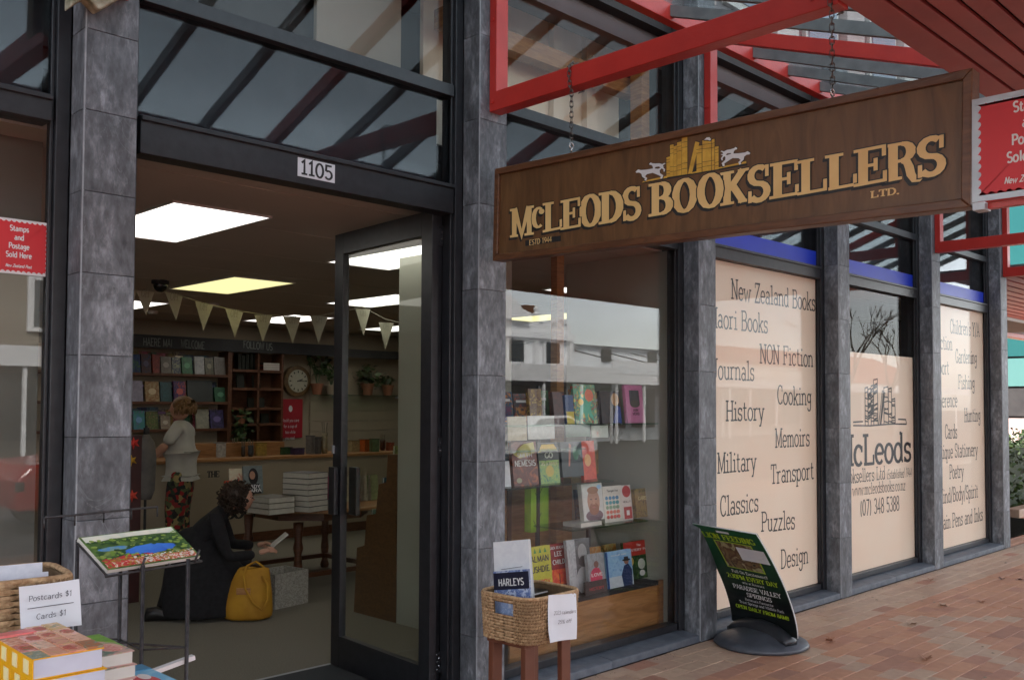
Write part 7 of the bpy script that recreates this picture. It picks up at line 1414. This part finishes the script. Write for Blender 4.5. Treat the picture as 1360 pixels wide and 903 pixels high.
# ================================================================== ACROSS THE STREET (seen in the window reflections)
M_vic = mat('white_victorian_render', (.84, .85, .86), (.76, .77, .79), scale=1.5, rough=.8, bump=.2); M_vics = mat('grey_white_side_wall', (.70, .72, .74), (.64, .66, .68), scale=.8, rough=.85)
M_wdk = mat('dark_window_pane', (.02, .025, .03), (.03, .035, .04), scale=2, rough=.1, spec=1)
def building(lab, x0, x1, yf, dep, h, m, wz=((3.9, 5.3),), wn=4, roof=None, ver=True, par=.5, name='building', shops=True, vf=0):
    t = thing(name, lab, 'building', ((x0+x1)/2, yf, 0)); MB().box(x0, x1, yf-dep, yf, -.2, h).build('wall', m, t)
    w = (x1-x0)/wn
    for za, zb_ in wz:
        for i in range(wn):
            xc_ = x0+w*(i+.5); f = MB().box(xc_-.62, xc_+.62, yf+.001, yf+.12, za-.15, zb_+.25).build('window', M_white, t); MB().box(xc_-.45, xc_+.45, yf+.121, yf+.14, za, zb_).build('pane', M_wdk, f)
    if par:
        MB().box(x0-.15, x1+.15, yf+.001, yf+.3, h-.25, h+.05).build('cornice', m, t); MB().box(x0, x1, yf-.2, yf+.15, h+.0505, h+par).build('parapet', m, t)
        for i in range(int((x1-x0)/.8)): MB().box(x0+.2+i*.8, x0+.5+i*.8, yf-.1, yf+.22, h+par+.001, h+par+.25).build('finial', m, t)
    if roof: MB().prism([(yf+.3, h), (yf-dep/2, h+roof[0]), (yf-dep-.3, h)], (x0-.2, 0, 0), (0, 1, 0), (0, 0, 1), (1, 0, 0), x1-x0+.4).build('roof', roof[1], t)
    if ver:
        MB().box(x0, x1, yf+.001, yf+3.0, 2.75, 2.95).build('verandah', m, t); MB().box(x0, x1, yf+2.9, yf+3.02, 2.60, 3.15+vf).build('verandah_fascia', M_white, t)
        for i in range(wn+1): MB().box(x0+i*w-.05 if i else x0, x0+i*w+.05 if i else x0+.1, yf+2.85, yf+2.95, -.1, 2.749).build('verandah_post', M_white, t)
    if shops:
        for i in range(wn): MB().box(x0+i*w+.25, x0+(i+1)*w-.25, yf+.001, yf+.05, .5, 2.5).build('shop_window', M_wdk, t)
    return t
b1 = building('white Victorian building with parapet and chimney across the street', 21.5, 33.5, -22.0, 14, 4.9, M_vic, wz=((3.55, 4.5),), wn=5, par=.5, vf=.15)
for i in range(6): MB().box(21.6+i*2.36, 21.85+i*2.36, -21.999, -21.8, 3.1, 4.64).build('pilaster', M_white, b1)
for i in range(5): MB().lathe([(.16, 0), (.2, .12), (.08, .2), (.14, .34), (.02, .5)], (21.75+i*2.36, -21.9, 5.66), 10).build('urn', M_vic, b1)
MB().box(31.7, 32.3, -24, -23, 4.9, 6.3).build('chimney', M_dwood, b1)
MB().prism([(-1.5, 0), (1.5, 0), (1.5, .3), (.8, .5), (.55, .85), (0, 1.0), (-.55, .85), (-.8, .5), (-1.5, .3)], (29, -21.78, 5.4), (1, 0, 0), (0, 0, 1), (0, 1, 0), .3).build('gable', M_vic, b1)
b2 = building('long pale grey low building beside the white Victorian one', 33.6, 43.5, -22.4, 14, 4.55, M_vics, wz=(), wn=4, par=0, roof=(.45, mat('grey_iron_roof', (.30, .32, .33), (.25, .27, .28), scale=3, rough=.5)), ver=True, vf=.5)
MB().box(36.4, 37.1, -22.399, -22.3, 3.8, 4.4).build('window', M_wdk, b2)
MB().box(40.2, 40.9, -22.399, -22.3, 3.8, 4.4).build('window', M_wdk, b2)
for i in range(9): MB().box(33.7+i*1.2, 34.8+i*1.2, -19.379, -19.36, 3.05, 3.5).build('fascia_panel', M_vics, b2)
for i in range(5): MB().bar((33.9+i*2.4, -22.3, 4.3), (33.9+i*2.4, -19.5, 3.65), .05, .05).build('stay_rod', M_wire, b2)
building('tan single storey shop row farther along the opposite side', 43.7, 58, -23.0, 12, 3.6, M_clad2, wz=(), wn=5, par=.3)
building('red roofed low building far along the opposite side', 58.5, 84, -24.0, 12, 3.4, M_clad, wz=(), wn=6, par=0, roof=(2.6, mat('red_tile_roof', (.34, .09, .05), (.28, .07, .04), scale=2, rough=.8)))
building('tan two storey shops directly across the street', 2.5, 21.3, -22.5, 14, 6.2, mat('tan_render', (.26, .22, .17), (.21, .18, .14), scale=1, rough=.8), wz=((3.9, 5.3),), wn=6)
building('grey two storey building across the street to the left', -22, 2.3, -22.5, 14, 6.6, M_vics, wz=((3.9, 5.3),), wn=7)
def car(label, x, y, m, L_=4.3, rz=0, hatch=True):
    t = thing('parked_car', label, 'car', (x, y, -.16), rz); hw = .86
    pr = [(-2.1, .35), (-2.13, .75), (-1.95, .95), (-1.2, 1.02), (-.55, 1.42), (.9, 1.46), (1.75, 1.1), (2.05, .98), (2.1, .55), (2.05, .3)]
    secs = []
    for s, yy in ((.93, -hw), (1, -hw*.93), (1, hw*.93), (.93, hw)):
        secs.append([(px*(.985 if s < 1 else 1), yy*(.80 if pz > 1.1 else 1), .3+(pz-.3)*s if pz < 1.1 else pz*(1 if s == 1 else .96)) for px, pz in pr])
    MB().rings(secs).build('body', m, t, world=False, smooth=False, bevel=.05)
    for s in (-1, 1):
        yy = s*hw*.93; g = MB(); g.prism([(-1.05, 1.03), (-.5, 1.36), (.25, 1.39), (.25, 1.03)], (0, s*.755 if s > 0 else -.775, 0), (1, 0, 0), (0, 0, 1), (0, 1, 0), .02); g.build('side_window', M_wdk, t, world=False)
        g = MB(); g.prism([(.32, 1.03), (.32, 1.39), (.85, 1.38), (1.45, 1.07)], (0, s*.755 if s > 0 else -.775, 0), (1, 0, 0), (0, 0, 1), (0, 1, 0), .02); g.build('side_window', M_wdk, t, world=False)
        for xx in (-1.35, 1.3):
            w = MB(); w.prism([(.32*cos(2*pi*i/20), .32*sin(2*pi*i/20)) for i in range(20)], (xx, s*.72 if s > 0 else -.88, .32), (1, 0, 0), (0, 0, 1), (0, 1, 0), .16); wh_ = w.build('wheel', M_dark, t, world=False)
            w = MB(); w.prism([(.19*cos(2*pi*i/14), .19*sin(2*pi*i/14)) for i in range(14)], (xx, s*.885 if s > 0 else -.895, .32), (1, 0, 0), (0, 0, 1), (0, 1, 0), .01); w.build('rim', M_alu, wh_, world=False)
        MB().box(-2.12, -2.02, s*.75-.12, s*.75+.12, .62, .74).build('headlight', M_chrome, t, world=False); MB().box(2.0, 2.11, s*.72-.12, s*.72+.12, .78, .95).build('tail_light', M_stamp, t, world=False)
    return t
M_wcar = mat('white_car_paint', (.55, .55, .56), (.52, .52, .53), scale=2, rough=.15); M_rcar = mat('red_car_paint', (.40, .012, .012), (.36, .01, .01), scale=2, rough=.15)
car('white hatchback parked across the street, mirrored in the display window', 21.3, -12.6, M_wcar); car('red car parked by the kerb behind the camera', 6.3, -6.4, M_rcar)
car('second red car parked near the left of the street', -.5, -9.2, M_rcar, rz=.02)
def tree(name, label, x, y, h, crown, n, leaf_, seed, bare=False, cz=None):
    t = thing(name, label, 'tree', (x, y, 0)); rr = random.Random(seed); tr = MB(); fo = MB(); M_bark = mat('tree_bark', (.10, .08, .06), (.06, .05, .04), scale=12, rough=.9)
    def br(p, d, l, r, k):
        e = p+d*l; tr.tube([p, (p+e)/2+Vector((rr.uniform(-.05, .05)*l, rr.uniform(-.05, .05)*l, 0)), e], [r, r*.8, r*.6], 6)
        if k == 0:
            if not bare: foliage(fo, e, crown*.32, n, leaf_, rr, .8)
            return
        for q in range(3 if k > 1 or not bare else 4):
            a = rr.uniform(0, 2*pi); s = rr.uniform(.35, .75); nd_ = (d+Vector((cos(a)*s, sin(a)*s, rr.uniform(-.05, .3)))).normalized(); br(e, nd_, l*rr.uniform(.6, .8), r*.55, k-1)
    br(Vector((x, y, -.16)), Vector((0, 0, 1)), h*.32, h*.022, 4 if bare else 3); tr.build('trunk', M_bark, t, smooth=True)
    if not bare: fo.build('crown', M_leafg, t)
tree('street_tree', 'leafy street tree in front of the white building, mirrored in the display window', 22.0, -17.5, 5.6, 1.7, 120, .13, 4)
tree('bare_tree', 'bare winter tree before the red roofed building', 52, -17, 9, 2, 0, .1, 5, bare=True); tree('bare_tree', 'second bare winter tree farther along the street', 60, -18, 8.5, 2, 0, .1, 9, bare=True)
